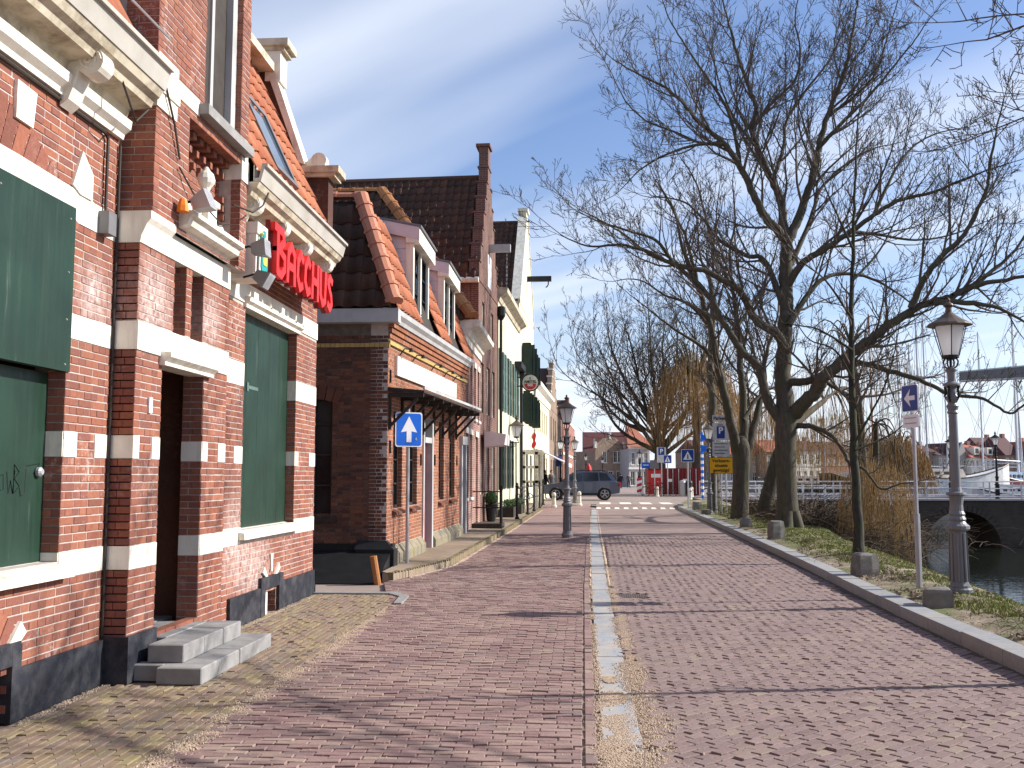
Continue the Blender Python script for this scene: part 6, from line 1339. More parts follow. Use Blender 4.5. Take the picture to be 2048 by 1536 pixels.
# brambles on the bank edge and grass
def tangle(label, pts, n, L, mat, seed, r=.006, name='bramble'):
    rr = random.Random(seed); mb = MB()
    for i in range(n):
        x, y, zz, s = pts[rr.randrange(len(pts))]; p = V((x + rr.gauss(0, s), y + rr.gauss(0, s * 1.2), zz)); a = rr.uniform(0, 2 * PI); d = V((math.cos(a) * .6, math.sin(a) * .6, rr.uniform(.2, 1))).normalized(); q = [p]; l = L * rr.uniform(.5, 1.2)
        for k in range(4): d = (d + V((rr.uniform(-.3, .3), rr.uniform(-.3, .3), -.28))).normalized(); q.append(q[-1] + d * l / 4)
        mb.tube(q, [r, r * .9, r * .8, r * .7, r * .5], 3, cap=False)
    o = mb.build(name, mat, kind='stuff'); o['label'] = label; return o
M['bramble'] = plain('brown_bramble', (0.085, 0.062, 0.042), 0.9, var=0.4, scale=9)
tangle('tangle of brown bramble twigs on the bank beside the largest tree', [(7.6, 29.5, -.4, .7), (8.4, 31, -.6, .9), (9.4, 33, -.4, 1.0), (8.3, 36, .0, 1.2), (7.4, 33, .2, .6), (7.2, 38, .2, .7), (6.9, 31, .1, .35), (8.6, 40, -.3, 1.0)], 5200, 1.5, M['bramble'], 3, .009)
tangle('fallen twigs and dead weeds in the sandy strip', [(4.3, 12.6, .14, .18), (4.6, 14.8, .16, .25), (4.5, 18, .2, .3), (5.0, 22, .2, .4), (4.4, 10.3, .14, .2)], 420, .28, M['bramble'], 5, .003, 'twig_litter')
gm = MB(); gr_ = random.Random(9); cnt = 0
while cnt < 95000:
    y = 6 + 42 * gr_.random() ** 1.7; x0_, x1_ = kerbx(y) + .45, banktop(y) + 1.2; x = gr_.uniform(x0_, x1_)
    e = (x - x0_) / (x1_ - x0_); dn = .62 + .75 * noise.noise(V((x * 1.4, y * .9, 1.0))) + .35 * noise.noise(V((x * 5, y * 4, 7.0))) + .9 * (e - .42); cnt += 1
    dn += -.06 if y < 16 else .28
    if gr_.random() > dn or e < .08: continue
    z = bankz(x, y); h = gr_.uniform(.008, .028) * (1 + .012 * y); a = gr_.uniform(0, 2 * PI); w_ = .0035 + .0006 * y; lx, ly = gr_.uniform(-1, 1) * h, gr_.uniform(-1, 1) * h
    for k in range(2):
        ox, oy = gr_.uniform(-.03, .03), gr_.uniform(-.03, .03); gm.poly([(x + ox - math.cos(a) * w_, y + oy - math.sin(a) * w_, z - .012), (x + ox + math.cos(a) * w_, y + oy + math.sin(a) * w_, z - .012), (x + ox + lx, y + oy + ly, z + h + .006)])
M['grass'] = pieces('grass_blades', [(0.13, 0.18, 0.035), (0.19, 0.24, 0.055), (0.26, 0.27, 0.09), (0.16, 0.20, 0.045), (0.32, 0.28, 0.14), (0.30, 0.25, 0.13)], 0.7)
cl_ = MB()
for i in range(2600):                     # clods and gravel on the sandy strip
    y = 5 + 26 * gr_.random() ** 1.6; x = kerbx(y) + .3 + gr_.random() * (banktop(y) - kerbx(y) - .4); q = gr_.uniform(.006, .03) * (1.5 if noise.noise(V((x * 1.1, y * .8, 20))) > .15 else .5); z = bankz(x, y); a = gr_.uniform(0, 6.3)
    cl_.hexa([(x + math.cos(a + k * PI / 2) * q * gr_.uniform(.7, 1.3), y + math.sin(a + k * PI / 2) * q * gr_.uniform(.7, 1.3), z - .01) for k in range(4)] + [(x + math.cos(a + k * PI / 2) * q * .5, y + math.sin(a + k * PI / 2) * q * .5, z + q * gr_.uniform(.5, 1)) for k in range(4)])
M['clod'] = pieces('earth_clods', [(0.20, 0.15, 0.10), (0.30, 0.24, 0.17), (0.13, 0.10, 0.07)], 0.95)
cl_.build('clods', M['clod'], kind='stuff')['label'] = 'crumbs of earth and gravel on the sandy strip'
gm.build('grass', M['grass'], kind='stuff')['label'] = 'short green grass on the canal bank'
# ------------------------------------------------------------------ bridge, harbour, far quay
M['masonry'] = brickwall_mat('dark_bridge_masonry', (0.075, 0.055, 0.045), (0.055, 0.042, 0.036), (0.10, 0.085, 0.07), 0.22, 0.07)
M['rail_white'] = plain('grey_white_railing', (0.55, 0.55, 0.58), 0.5, var=0.1)
br = thing('arched_bridge', 'dark masonry bridge with a round arch over the canal and a pale railing', 'bridge', (20, 54, .4)); XA, RA, ZD = 19.86, 1.95, .40
def bz(x): return ZD + .0 * x
m_ = MB(); arc = [(XA + RA * math.cos(a), WATER - .1 + RA * math.sin(a)) for a in [PI * i / 20 for i in range(21)]]
m_.prism([(6.5, 54, WATER - .6), (XA - RA, 54, WATER - .6)] + [(x, 54, z) for x, z in arc[::-1]] + [(XA + RA, 54, WATER - .6), (42, 54, WATER - .6), (42, 54, ZD), (6.5, 54, ZD)], (0, 5, 0)); m_.build('masonry', M['masonry'], br)
for i in range(26):
    a, e = PI * i / 26, PI / 26; m_ = MB(); m_.prism([(XA + r * math.cos(q), 53.95, WATER - .1 + r * math.sin(q)) for r, q in ((RA - .01, a + .008), (RA + .32, a + .008), (RA + .32, a + e - .008), (RA - .01, a + e - .008))], (0, .1, 0)); m_.build('arch_stone', M['masonry'], br)
for y in (53.9, 58.8):
    for i in range(18): m_ = MB(); m_.box(6.5 + i * 2, y, ZD + .002, 8.494 + i * 2, y + .3, ZD + .09); m_.build('coping_stone', M['galv'], br)
for y in (54.05, 58.95):
    p0 = MB(); p0.box(6.9, y - .03, ZD + .09, 6.96, y + .03, ZD + .98); po_ = p0.build('railing_post', M['rail_white'], br)
    for i in range(1, 22):
        c = po_.copy(); COL.objects.link(c); c.parent = br; c.location = (i * 1.6, 0, 0)
    for z in (.98, .62, .22): m_ = MB(); m_.tube([(6.9, y, ZD + z), (41, y, ZD + z)], .028, 5); m_.build('rail', M['rail_white'], br)
dk = MB(); dk.box(6.5, 54.2, ZD - .02, 42, 58.8, ZD + .03); dk.build('deck', M['plaza'], br)
db = thing('drawbridge_beam', 'grey and white balance beam of a drawbridge reaching in at the right edge', 'bridge', (24, 53, 6.9))
A_, B_ = V((20.75, 56.0, 6.9)), V((27.7, 52.2, 6.9)); up = V((0, 0, 1)); sd = V((.48, .88, 0)) * .75
m_ = MB(); m_.hexa([A_, B_, B_ + sd, A_ + sd, A_ + up * .42, B_ + up * .75, B_ + sd + up * .75, A_ + sd + up * .42]); m_.build('beam', M['grey_metal'], db)
m_ = MB(); m_.hexa([A_ - up * .06, B_ - up * .06, B_ + sd - up * .06, A_ + sd - up * .06, A_ - up * .004, B_ - up * .004, B_ + sd - up * .004, A_ + sd - up * .004]); m_.hexa([A_ + up * .43, B_ + up * .76, B_ + sd + up * .76, A_ + sd + up * .43, A_ + up * .50, B_ + up * .83, B_ + sd + up * .83, A_ + sd + up * .50]); m_.build('beam_edge', M['rail_white'], db)
m_ = MB()
for k_ in (.35, .62): q_ = A_.lerp(B_, k_); m_.tube([q_, (q_.x + .2, q_.y, .5)], .035, 5)
build_split(m_, 'hanger_rod', M['rail_white'], db)
m_ = MB(); m_.box(27.6, 52.4, .4, 28.0, 52.8, 6.7); m_.build('post', M['rail_white'], db)
def boat(label, x, y, ang, L, hull, cabin, mast, mx=0.05, name='sailing_boat', zb=WATER, fb=1.3, mastm=None):
    t = thing(name, label, 'boat', (0, 0, 0)); hw = L * .15; S = 12; rows = []
    for i in range(S + 1):
        s = i / S; w_ = hw * (math.sin(PI * min(1, .18 + s * .82)) ** .6 if s < 1 else .02); w_ = max(.03, w_); sh = fb * (1 + .35 * (2 * abs(s - .45)) ** 2 * .7); xx = (s - .5) * L
        rows.append([(xx, -w_, sh), (xx, -w_ * .85, sh * .35), (xx * .95, 0, -.4), (xx, w_ * .85, sh * .35), (xx, w_, sh)])
    m_ = MB()
    for a, b in zip(rows, rows[1:]):
        for k in range(4): m_.poly([a[k], b[k], b[k + 1], a[k + 1]])
        m_.poly([a[4], b[4], b[0], a[0]])
    m_.poly(rows[0][::-1]); m_.build('hull', hull, t)
    m_ = MB(); 
    for k in (0, 4): m_.tube([V(r[k]) + V((0, 0, .03)) for r in rows], .05, 5)
    m_.build('gunwale', M['copper'], t)
    m_ = MB(); m_.hexa([(-L * .28, -hw * .55, fb), (L * .12, -hw * .5, fb), (L * .12, hw * .5, fb), (-L * .28, hw * .55, fb), (-L * .26, -hw * .45, fb + .75), (L * .09, -hw * .4, fb + .7), (L * .09, hw * .4, fb + .7), (-L * .26, hw * .45, fb + .75)]); ca = m_.build('cabin', cabin, t)
    m_ = MB()
    for k in range(4):
        for s in (-1, 1): m_.box(-L * .22 + k * L * .075, s * hw * .5 - .02, fb + .3, -L * .18 + k * L * .075, s * hw * .5 + .02, fb + .52)
    m_.build('portholes', M['glass'], ca, kind='stuff')
    if mast:
        mm = mastm or M['rail_white']; m_ = MB(); m_.tube([(L * mx, 0, fb), (L * mx, 0, fb + mast)], [.09, .05], 7); m_.build('mast', mm, t)
        m_ = MB(); m_.tube([(L * mx, 0, fb + 1.5), (-L * .34, 0, fb + 1.6)], .06, 6); m_.tube([(L * mx, -.6, fb + mast * .6), (L * mx, .6, fb + mast * .6)], .03, 4); m_.build('boom', mm, t)
        m_ = MB(); top = (L * mx, 0, fb + mast)
        for e in ((L * .49, 0, fb + .3), (-L * .49, 0, fb + .2), (L * mx, -hw, fb), (L * mx, hw, fb)): m_.tube([top, e], .014, 3)
        m_.build('rigging', M['grey_metal'], t)
    t.location = (x * .962, y, zb); t.rotation_euler = (0, 0, ang); return t
HW = plain('white_boat_hull', (0.74, 0.73, 0.70), 0.4); HC = plain('cream_cabin', (0.74, 0.62, 0.50), 0.5); HB = plain('blue_grey_boat_cover', (0.22, 0.30, 0.42), 0.6)
boat('white sailing boat with brown gunwale moored right behind the bridge', 27.4, 74, .12, 9.0, HW, HC, 11.5, -.22, fb=3.5)
boat('boat with tawny mast moored beside the white boat', 24.0, 82, .3, 8.0, M['dark_wood'], HW, 13.5, .05, fb=3.3, mastm=M['ridge2'])
boat('tall masted boat moored far behind the grey drawbridge beam', 39.5, 90, -.4, 10, HW, HW, 14.5, .0, fb=3.0)
boat('blue covered boat behind the bridge lamp', 34.0, 78, .6, 7.5, M['red_dark'], HB, 9.0, .1, fb=3.3)
boat('white boat with low cabin at the right edge of the harbour', 37.0, 84, -.2, 8.5, HW, HW, 13.0, .1, fb=3.2)
boat('slim boat between the willow and the harbour railing', 32.0, 100, .2, 9.0, HC, HW, 15.5, .05, fb=3.0)
boat('dark hulled boat moored at the left end of the harbour', 21.5, 92, .1, 9.0, M['tar'], HC, 14.0, .15, fb=3.0)
boat('small white motor boat without mast behind the bridge railing', 30.5, 69, -.1, 6.0, HW, HW, 0, fb=2.4, name='motor_boat')
for k_, (lab, x_, y_, m_h) in enumerate((('slender masted boat just left of the arrow sign pole', 30.5, 88, 15), ('white boat whose mast stands between sign and near lamp', 31.5, 95, 13), ('boat with a tall pale mast right of the near lamp post', 35.5, 97, 16), ('boat moored behind the bridge lamp with a thin mast', 38.0, 95, 14), ('boat with a pale mast at the very right of the harbour', 43.0, 99, 17), ('boat with a tawny mast seen through the willow twigs', 27.0, 98, 15))): boat(lab, x_, y_, .3 - .13 * k_, 8.0 + .3 * k_, (HW, HB, HC)[k_ % 3], (HC, HW, HW)[k_ % 3], m_h, .05, fb=3.1, mastm=M['ridge2'] if k_ == 5 else None)
def far_house(label, px0, px1, ytop, yeave, wallm, roofm, kind='gable', Y=200, n=3, floors=2):
    x0, x1 = at(px0, 950, Y).x, at(px1, 950, Y).x; z0 = .25; ze, zt = 1.6 + (955 - yeave) * Y / 2000, 1.6 + (955 - ytop) * Y / 2000
    t = thing('quay_house', label, 'house', ((x0 + x1) / 2, Y, z0)); L = (x1 - x0) / math.cos(.45); F = Frame(x0, Y - math.sin(.45) * L / 2, math.cos(.45), math.sin(.45)); wins = []
    for f in range(floors):
        for i in range(n):
            c = L * (i + .5) / n; hw = min(.55, L / n * .3); zz = z0 + .7 + (ze - z0 - .3) / floors * f; wins.append((c - hw, c + hw, zz, zz + min(1.9, (ze - z0) / floors * .62)))
    m_ = MB(); wall_boxes(m_, F, 0, L, z0 - .4, ze, wins, -.3, 0); m_.fbox(F, .02, L - .02, z0, ze - .02, -8, -.31)
    if kind == 'gable': m_.prism([F(0, ze, 0), F(L, ze, 0), F(L * .62, ze + (zt - ze) * .75, 0), F(L / 2, zt, 0), F(L * .38, ze + (zt - ze) * .75, 0)], F.N * -.3)
    m_.build('wall', wallm, t)
    for q in wins: window(t, F, *q, d=-.06, cols=2, rows=2, mat=M['white'], fw=.12, mw=.08)
    m_ = MB()
    if kind == 'gable': m_.prism([F(-.1, ze, -.3), F(L / 2, zt - .1, -.3), F(L + .1, ze, -.3)], F.N * -9)
    else: m_.prism([F(-.2, ze, .3), F(-.2, zt, -3.5), F(-.2, ze, -8)], F.U * (L + .4))
    m_.build('roof', roofm, t)
    if kind == 'dormer':
        c = L * .55; m_ = MB(); m_.fbox(F, c - .7, c + .7, ze + .6, ze + 2.1, -3, -.2); m_.build('dormer', M['white'], t); m_ = MB(); m_.fbox(F, c - .4, c + .4, ze + .9, ze + 1.8, -.25, -.18); m_.build('pane', M['glass'], t)
    m_ = MB(); m_.fbox(F, L * .8, L * .8 + .7, ze, zt + .7, -4, -3.3); m_.build('chimney', M['brickt_red'], t)
RO = plain('orange_far_roof', (0.36, 0.12, 0.08), 0.8); RDk = plain('dark_far_roof', (0.10, 0.045, 0.045), 0.8); GW = plain('grey_far_wall', (0.34, 0.32, 0.30), 0.8)
far_house('red brown quay house with a long ridge left of the near lamp post', 1838, 1876, 891, 905, M['brickt_far'], RDk, 'eaves')
far_house('grey quay house with pale cornice just left of the near lamp post', 1876, 1907, 902, 912, GW, RDk, 'eaves', n=3)
far_house('grey quay house with a pointed gable right of the near lamp post', 1912, 1941, 886, 916, GW, RDk, 'gable', n=2)
far_house('white quay house with orange roof and a dormer', 1941, 1972, 890, 917, M['white'], RO, 'dormer', n=3)
far_house('narrower white quay house with a dormer beside the bridge lamp', 1971, 1995, 893, 918, M['white'], RO, 'dormer', n=2)
far_house('brown quay house behind the bridge lamp with big dark roof', 2008, 2046, 876, 912, M['brickt_far'], RDk, 'eaves', n=3)
far_house('tall dark roofed quay house between the white ones', 1966, 2016, 877, 908, M['brickt_red'], RDk, 'eaves', Y=212, n=4)
far_house('reddish quay house at the right edge of the picture', 2047, 2085, 884, 910, M['brickt_red'], RO, 'gable', n=3)
far_house('broad brown quay house half hidden by the round willow', 1755, 1828, 878, 905, M['brickt_far'], RDk, 'eaves', n=6)
far_house('white waterside house seen between the tree trunks', 1588, 1646, 882, 902, M['white'], RDk, 'eaves', Y=190, n=4)
far_house('brown quay house left of the white waterside house', 1530, 1588, 880, 905, M['brickt_far'], RO, 'eaves', Y=190, n=4)
far_house('brick quay house between willow and white waterside house', 1650, 1712, 884, 910, M['brickt_red'], RDk, 'eaves', Y=195, n=5)
far_house('plain brown quay house behind the striped pole', 1395, 1440, 880, 905, M['brickt_far'], RDk, 'eaves', Y=190, n=3)
far_house('pale quay house behind the forked tree', 1440, 1520, 890, 910, GW, RO, 'eaves', Y=190, n=5)

# ------------------------------------------------------------------ street furniture
def lamp_post(label, x, y, z, s=1.0, glassm=None, post=None, cap=None, group='cast iron street lamps'):
    s *= .925; t = thing('street_lamp', label, 'street lamp', (x, y, z), group); post = post or M['grey_metal']; o = V((x, y, z)); k = lambda L: [(r * s, h * s) for r, h in L]
    m_ = MB(); m_.lathe(o, k([(.15, -.1), (.15, .04), (.165, .06), (.165, .10), (.14, .12), (.14, .15)]), 16); m_.lathe(o, k([(.13, .15), (.115, .20), (.105, .86), (.12, .88)]), 8); m_.build('pedestal', post, t)
    m_ = MB()
    for i in range(8):
        a = 2 * PI * (i + .5) / 8; m_.tube([o + V((math.cos(a) * .118 * s, math.sin(a) * .118 * s, .2 * s)), o + V((math.cos(a) * .104 * s, math.sin(a) * .104 * s, .84 * s))], .014 * s, 5)
    m_.build('flutes', post, t, kind='stuff')
    m_ = MB(); m_.lathe(o, k([(.12, .87), (.155, .90), (.155, .94), (.12, .97), (.10, 1.0), (.115, 1.03), (.095, 1.07), (.105, 1.10), (.085, 1.14), (.08, 1.22), (.095, 1.34), (.13, 1.36), (.125, 1.385), (.08, 1.40), (.066, 1.46), (.055, 2.45), (.075, 2.47), (.06, 2.50), (.08, 2.56), (.055, 2.60), (.085, 2.66), (.06, 2.72), (.05, 2.8), (.11, 2.84), (.11, 2.86), (.05, 2.90), (.055, 3.02), (.075, 3.06), (.05, 3.09)]), 16); m_.build('shaft', post, t, smooth=False)
    m_ = MB()
    for i in range(4):
        a = PI / 4 + i * PI / 2; c, q = math.cos(a), math.sin(a); m_.tube([o + V((c * r * s, q * r * s, h * s)) for r, h in ((.03, 3.06), (.09, 3.11), (.105, 3.17), (.07, 3.23), (.05, 3.26))], .012 * s, 5); m_.tube([o + V((c * r * s, q * r * s, h * s)) for r, h in ((.05, 2.62), (.10, 2.70), (.085, 2.78), (.10, 2.83))], .018 * s, 5)
    m_.tube([o + V((0, 0, 3.05 * s)), o + V((0, 0, 3.26 * s))], .018 * s, 6); build_split(m_, 'lyre_arm', M['dark_metal'], t)
    lantern_head(t, o + V((0, 0, 3.26 * s)), .80 * s, cap=cap, glassm=glassm); return t
lamp_post('nearest street lamp, tall, standing by a low dark stone on the bank', 4.70, 12.95, .13)
lamp_post('street lamp standing alone on the left lane between the house rows', -.34, 26.2, .05, .99)
lamp_post('small street lamp behind the grey car beside a bollard', -.27, 51.5, .28, .92)
lamp_post('street lamp beside the parking sign and yellow notice', 5.02, 39.5, .15, .98)
for lab, x, y, s in (('black lamp on the bridge railing near the right edge', 21.95, 54.6, .97), ('black lamp on the far bridge railing behind the near lamp post', 21.0, 58.6, .95), ('dark lamp post carrying a blue plate by the terrace awning', -1.15, 60, 1.0), ('dark lamp left of the red container', 5.2, 88, 1.0), ('dark lamp before the bell gable house', 2.7, 120, 1.0), ('dark lamp far down the left side of the street', .6, 100, 1.0)):
    lamp_post(lab, x, y, ZD if x > 20 else .3, s, post=M['black'], cap=M['black'])
m_ = MB(); FP = Frame(-1.42, 59.85, 1, 0); m_.fbox(FP, 0, .34, 2.55 - .3, 3.05 - .3 + .1, 0, .03); tag(m_.build('blue_plate', M['deepblue'], loc=(-1.25, 59.9, 2.5)), 'small upright blue plate on the dark lamp post by the awning', 'sign')
def pole(t, x, y, z0, z1, r=.03, mat=None): m_ = MB(); m_.tube([(x, y, z0 - .1), (x, y, z1)], r, 8); return m_.build('pole', mat or M['galv'], t)
def panel(t, F, w, zc, h, mat, name='panel', d=.035, th=.02, back=None, r=0.04):
    m_ = MB(); pts = []
    for cx_, cz, a0 in ((w / 2 - r, h / 2 - r, 0), (-w / 2 + r, h / 2 - r, PI / 2), (-w / 2 + r, -h / 2 + r, PI), (w / 2 - r, -h / 2 + r, 1.5 * PI)):
        for k in range(4): a = a0 + k / 3 * PI / 2; pts.append(F(cx_ + r * math.cos(a), zc + cz + r * math.sin(a), d))
    m_.prism(pts, F.N * -th); return m_.build(name, mat, t)
def shape(t, F, pts, d, mat, name='symbol'): m_ = MB(); m_.prism([F(u, z, d) for u, z in pts], F.N * -.003); return m_.build(name, mat, t)
# one-way sign
ow = thing('one_way_sign', 'blue one way sign with white upward arrow on a pole before the dark corner house', 'sign', (-2.98, 17.25, .12)); F = Frame(-2.98, 17.25, math.cos(.55), math.sin(.55)); pole(ow, -2.98, 17.25, .1, 2.80)
panel(ow, F, .50, 2.43, .60, M['sign_white']); panel(ow, F, .46, 2.43, .56, M['blue_sign'], 'sign_face', .038, .004)
shape(ow, F, [(-.045, 2.21), (.045, 2.21), (.045, 2.40), (.15, 2.38), (0, 2.66), (-.15, 2.38), (-.045, 2.40)], .042, M['sign_white'], 'arrow'); shape(ow, F, [(.12, 2.25), (.15, 2.24), (.15, 2.27), (.135, 2.30), (.12, 2.28)], .042, M['galv'], 'sticker')
# plate with arrow on the bank
an_ = thing('arrow_sign', 'narrow dark blue sign with white arrow and small white text plate on the bank', 'sign', (4.47, 13.75, .13)); F = Frame(4.45, 13.72, math.cos(1.3), -math.sin(1.3)); pole(an_, 4.47, 13.75, .1, 2.86, .026); m_ = MB(); m_.tube([(4.47, 13.75, .0), (4.47, 13.75, 1.12)], .04, 8); m_.build('pole_sleeve', M['galv'], an_)
panel(an_, F, .36, 2.66, .36, M['sign_white'], d=.03); panel(an_, F, .34, 2.66, .34, M['deepblue'], 'sign_face', .034, .004, r=.02); shape(an_, F, [(-.12, 2.66), (.02, 2.78), (-.01, 2.69), (.12, 2.69), (.12, 2.63), (-.01, 2.63), (.02, 2.54)], .037, M['sign_white'], 'arrow')
panel(an_, F, .36, 2.35, .17, M['sign_white'], 'text_plate', d=.03, r=.015)
for k in range(2): shape(an_, F, [(-.13, 2.40 - k * .07), (.13, 2.40 - k * .07), (.13, 2.385 - k * .07), (-.13, 2.385 - k * .07)], .034, M['galv'], 'text_line')
# parking zone signs and yellow notice
pz = thing('parking_sign', 'grey parking zone board with blue P over small text, behind the yellow notice', 'sign', (5.3, 38.4, .2)); F = Frame(5.32, 38.3, 1, 0); pole(pz, 5.12, 38.4, .15, 3.9, .035); pole(pz, 5.50, 38.4, .15, 3.5, .03)
SG = plain('pale_grey_sign', (0.58, 0.58, 0.58), 0.5)
panel(pz, F, .60, 3.83, .25, SG, r=.02); text('lettering', 'Parkeer', F, 0, 3.83, .04, .17, M['black'], pz, bold=.004); panel(pz, F, .62, 3.32, .66, SG, r=.02); panel(pz, F, .30, 3.30, .46, M['deepblue'], 'sign_face', .04, .004, r=.01); text('lettering', 'P', F, 0, 3.36, .045, .34, M['sign_white'], pz, bold=.01); text('lettering', 'zone', F, 0, 3.585, .045, .09, M['black'], pz)
panel(pz, F, .64, 2.68, .56, SG, r=.02)
for k in range(4): shape(pz, F, [(-.25, 2.88 - k * .12), (.25 - .1 * (k % 2), 2.88 - k * .12), (.25 - .1 * (k % 2), 2.855 - k * .12), (-.25, 2.855 - k * .12)], .04, M['dark_metal'], 'text_line')
yn_ = thing('yellow_notice', 'yellow notice board reading Verkeerssituatie gewijzigd under the parking board', 'sign', (5.25, 38.0, .2)); F = Frame(5.27, 38.0, 1, 0); pole(yn_, 5.27, 38.06, .15, 2.3, .03)
panel(yn_, F, .88, 2.05, .60, M['black'], r=.03); panel(yn_, F, .85, 2.05, .57, M['yellow_sign'], 'sign_face', .04, .006, r=.02)
for i, s_ in enumerate(('Verkeers-', 'situatie', 'gewijzigd')): text('lettering', s_, F, 0, 2.22 - i * .175, .044, .165, M['black'], yn_, bold=.003)
# pedestrian crossing signs
def crossing_sign(label, x, y, z, w, zc):
    t = thing('crossing_sign', label, 'sign', (x, y, z)); F = Frame(x, y, 1, 0); pole(t, x, y + .03, z, zc + w * .3, .035); panel(t, F, w, zc, w, M['sign_white'], r=.04); panel(t, F, w * .93, zc, w * .93, M['deepblue'], 'sign_face', .04, .005, r=.03)
    shape(t, F, [(-w * .36, zc - w * .32), (w * .36, zc - w * .32), (0, zc + w * .36)], .044, M['sign_white'], 'triangle')
    m_ = MB(); h = w * .5
    for a, b, r in (((0, .1), (0, -.12), .035), ((0, -.12), (-.1, -.5), .022), ((0, -.12), (.1, -.5), .022), ((0, .08), (.12, -.1), .018), ((0, .08), (-.12, -.08), .018)): 
        p, q = V(F(a[0] * h, zc + a[1] * h, .05)), V(F(b[0] * h, zc + b[1] * h, .05)); m_.tube([p, q], r * h * 2.2, 4)
    m_.lathe(F(0, zc + .22 * h, .045), [(.07 * h, 0), (.07 * h, .01)], 8, axis=F.N); m_.build('walking_figure', M['black'], t)
crossing_sign('blue pedestrian crossing sign at the right of the zebra crossing', 4.76, 44.8, .15, .56, 2.56)
crossing_sign('smaller blue pedestrian crossing sign before the red container', 5.98, 69.2, .3, .56, 2.85)
ps = thing('parking_sign', 'grey plate with a blue P before the red container', 'sign', (5.6, 69.8, .3)); F = Frame(5.62, 69.8, 1, 0); pole(ps, 5.62, 69.85, .3, 3.7, .04); panel(ps, F, .62, 3.15, 1.05, SG, r=.02); panel(ps, F, .42, 3.4, .5, M['deepblue'], 'sign_face', .04, .004, r=.01); text('lettering', 'P', F, 0, 3.4, .045, .42, M['sign_white'], ps, bold=.01)
bs = thing('blue_direction_sign', 'small blue sign board beside the barrier left of the container', 'sign', (4.6, 71, .3)); F = Frame(4.62, 71, 1, 0); pole(bs, 4.4, 71.05, .3, 3.0, .03); panel(bs, F, .6, 2.45, .42, M['blue_sign'], r=.02); shape(bs, F, [(-.2, 2.5), (.2, 2.5), (.2, 2.44), (-.2, 2.44)], .04, M['sign_white'])
bg_ = thing('back_of_sign', 'back of a grey sign plate before the big spreading tree', 'sign', (5.2, 70, .3)); F = Frame(5.15, 70, 1, 0); pole(bg_, 5.15, 70.05, .3, 2.9, .035); panel(bg_, F, .62, 2.5, .6, M['grey_metal'], r=.02)
# striped pole with blue signs
sp_ = thing('striped_pole', 'blue and white striped pole with blue direction boards', 'sign post', (6.62, 55, .3))
for k in range(22): m_ = MB(); m_.tube([(6.62, 55, .3 + k * .17), (6.62, 55, .3 + (k + 1) * .17)], .075, 9); m_.build('stripe', M['blue_sign'] if k % 2 else M['sign_white'], sp_)
F = Frame(6.9, 54.95, 1, 0)
for z in (3.75, 3.15): panel(sp_, F, .7, z, .30, M['blue_sign'], 'direction_board', r=.02)
# bollards
def bollard(label, x, y, z=.3, first=[None]):
    if first[0] is None:
        t = thing('bollard', label, 'bollard', (x, y, z), 'pale stone bollards'); m_ = MB(); m_.lathe((x, y, z), [(.14, -.1), (.14, .06), (.10, .10), (.085, .5), (.10, .58), (.075, .66), (.0, .70)], 12); m_.build('shaft', M['cream'], t); m_ = MB(); m_.lathe((x, y, z + .46), [(.093, 0), (.096, .02), (.093, .04)], 12); m_.build('collar', M['grey_metal'], t); first[0] = t
    else: t = copy_tree(first[0], None, (x, y, z)); t['label'] = label
for lab, x, y, z in (('pale bollard under the front bumper of the grey car', -1.25, 48.2, .2), ('pale bollard just right of the far small lamp', -.04, 48.8, .25), ('pale bollard before the red container between its sign poles', 5.25, 69.0, .3), ('pale bollard at the foot of the zebra crossing sign', 6.5, 60, .3), ('pale bollard beside the striped pole', 6.75, 53.5, .3), ('pale bollard right of the grey litter bins', 7.25, 66, .3)): bollard(lab, x, y, z)
# stones on the bank
def stone(label, x, y, w, d, h, rot, seed):
    rr = random.Random(seed); z = bankz(x, y); t = MB(); n = 7; c, s = math.cos(rot), math.sin(rot)
    ring = lambda k, zz: [(x + (px_ * w * k) * c - (py_ * d * k) * s, y + (px_ * w * k) * s + (py_ * d * k) * c, z + zz) for px_, py_ in [(-.5, -.5), (.1, -.54), (.5, -.46), (.52, .1), (.48, .5), (-.1, .52), (-.5, .48), (-.54, 0)]]
    R_ = [[V(p) + rv() * .012 for p in ring(k, zz)] for k, zz in ((1.04, -.1), (1.0, h * .35), (.95, h * .72), (.86, h * .96), (.6, h))]
    for a, b in zip(R_, R_[1:]):
        for i in range(8): t.poly([a[i], a[(i + 1) % 8], b[(i + 1) % 8], b[i]])
    t.poly(R_[-1]); o = t.build('guard_stone', M['guard_stone'], loc=(x, y, z)); tag(o, label, 'stone', 'rough guard stones along the kerb')
M['guard_stone'] = plain('rough_guard_stone', (0.17, 0.155, 0.14), 0.9, var=0.35, scale=7, bmp=0.5)
stone('squared block of stone at the foot of the slender young tree', 4.28, 15.6, .30, .30, .33, .25, 1); stone('low dark stone leaning at the foot of the nearest street lamp', 4.12, 12.05, .30, .26, .22, -.2, 2)
stone('upright guard stone on the mound below the largest tree', 4.62, 24.2, .32, .28, .42, .3, 3); stone('small pale stone left of the mound of the largest tree', 4.75, 29.4, .30, .3, .26, .1, 4); stone('stone beside the kerb below the pedestrian crossing sign', 5.0, 43.6, .36, .3, .34, .2, 5); stone('flat stone at the foot of the lamp by the parking board', 4.75, 38.6, .34, .3, .2, 0, 6)
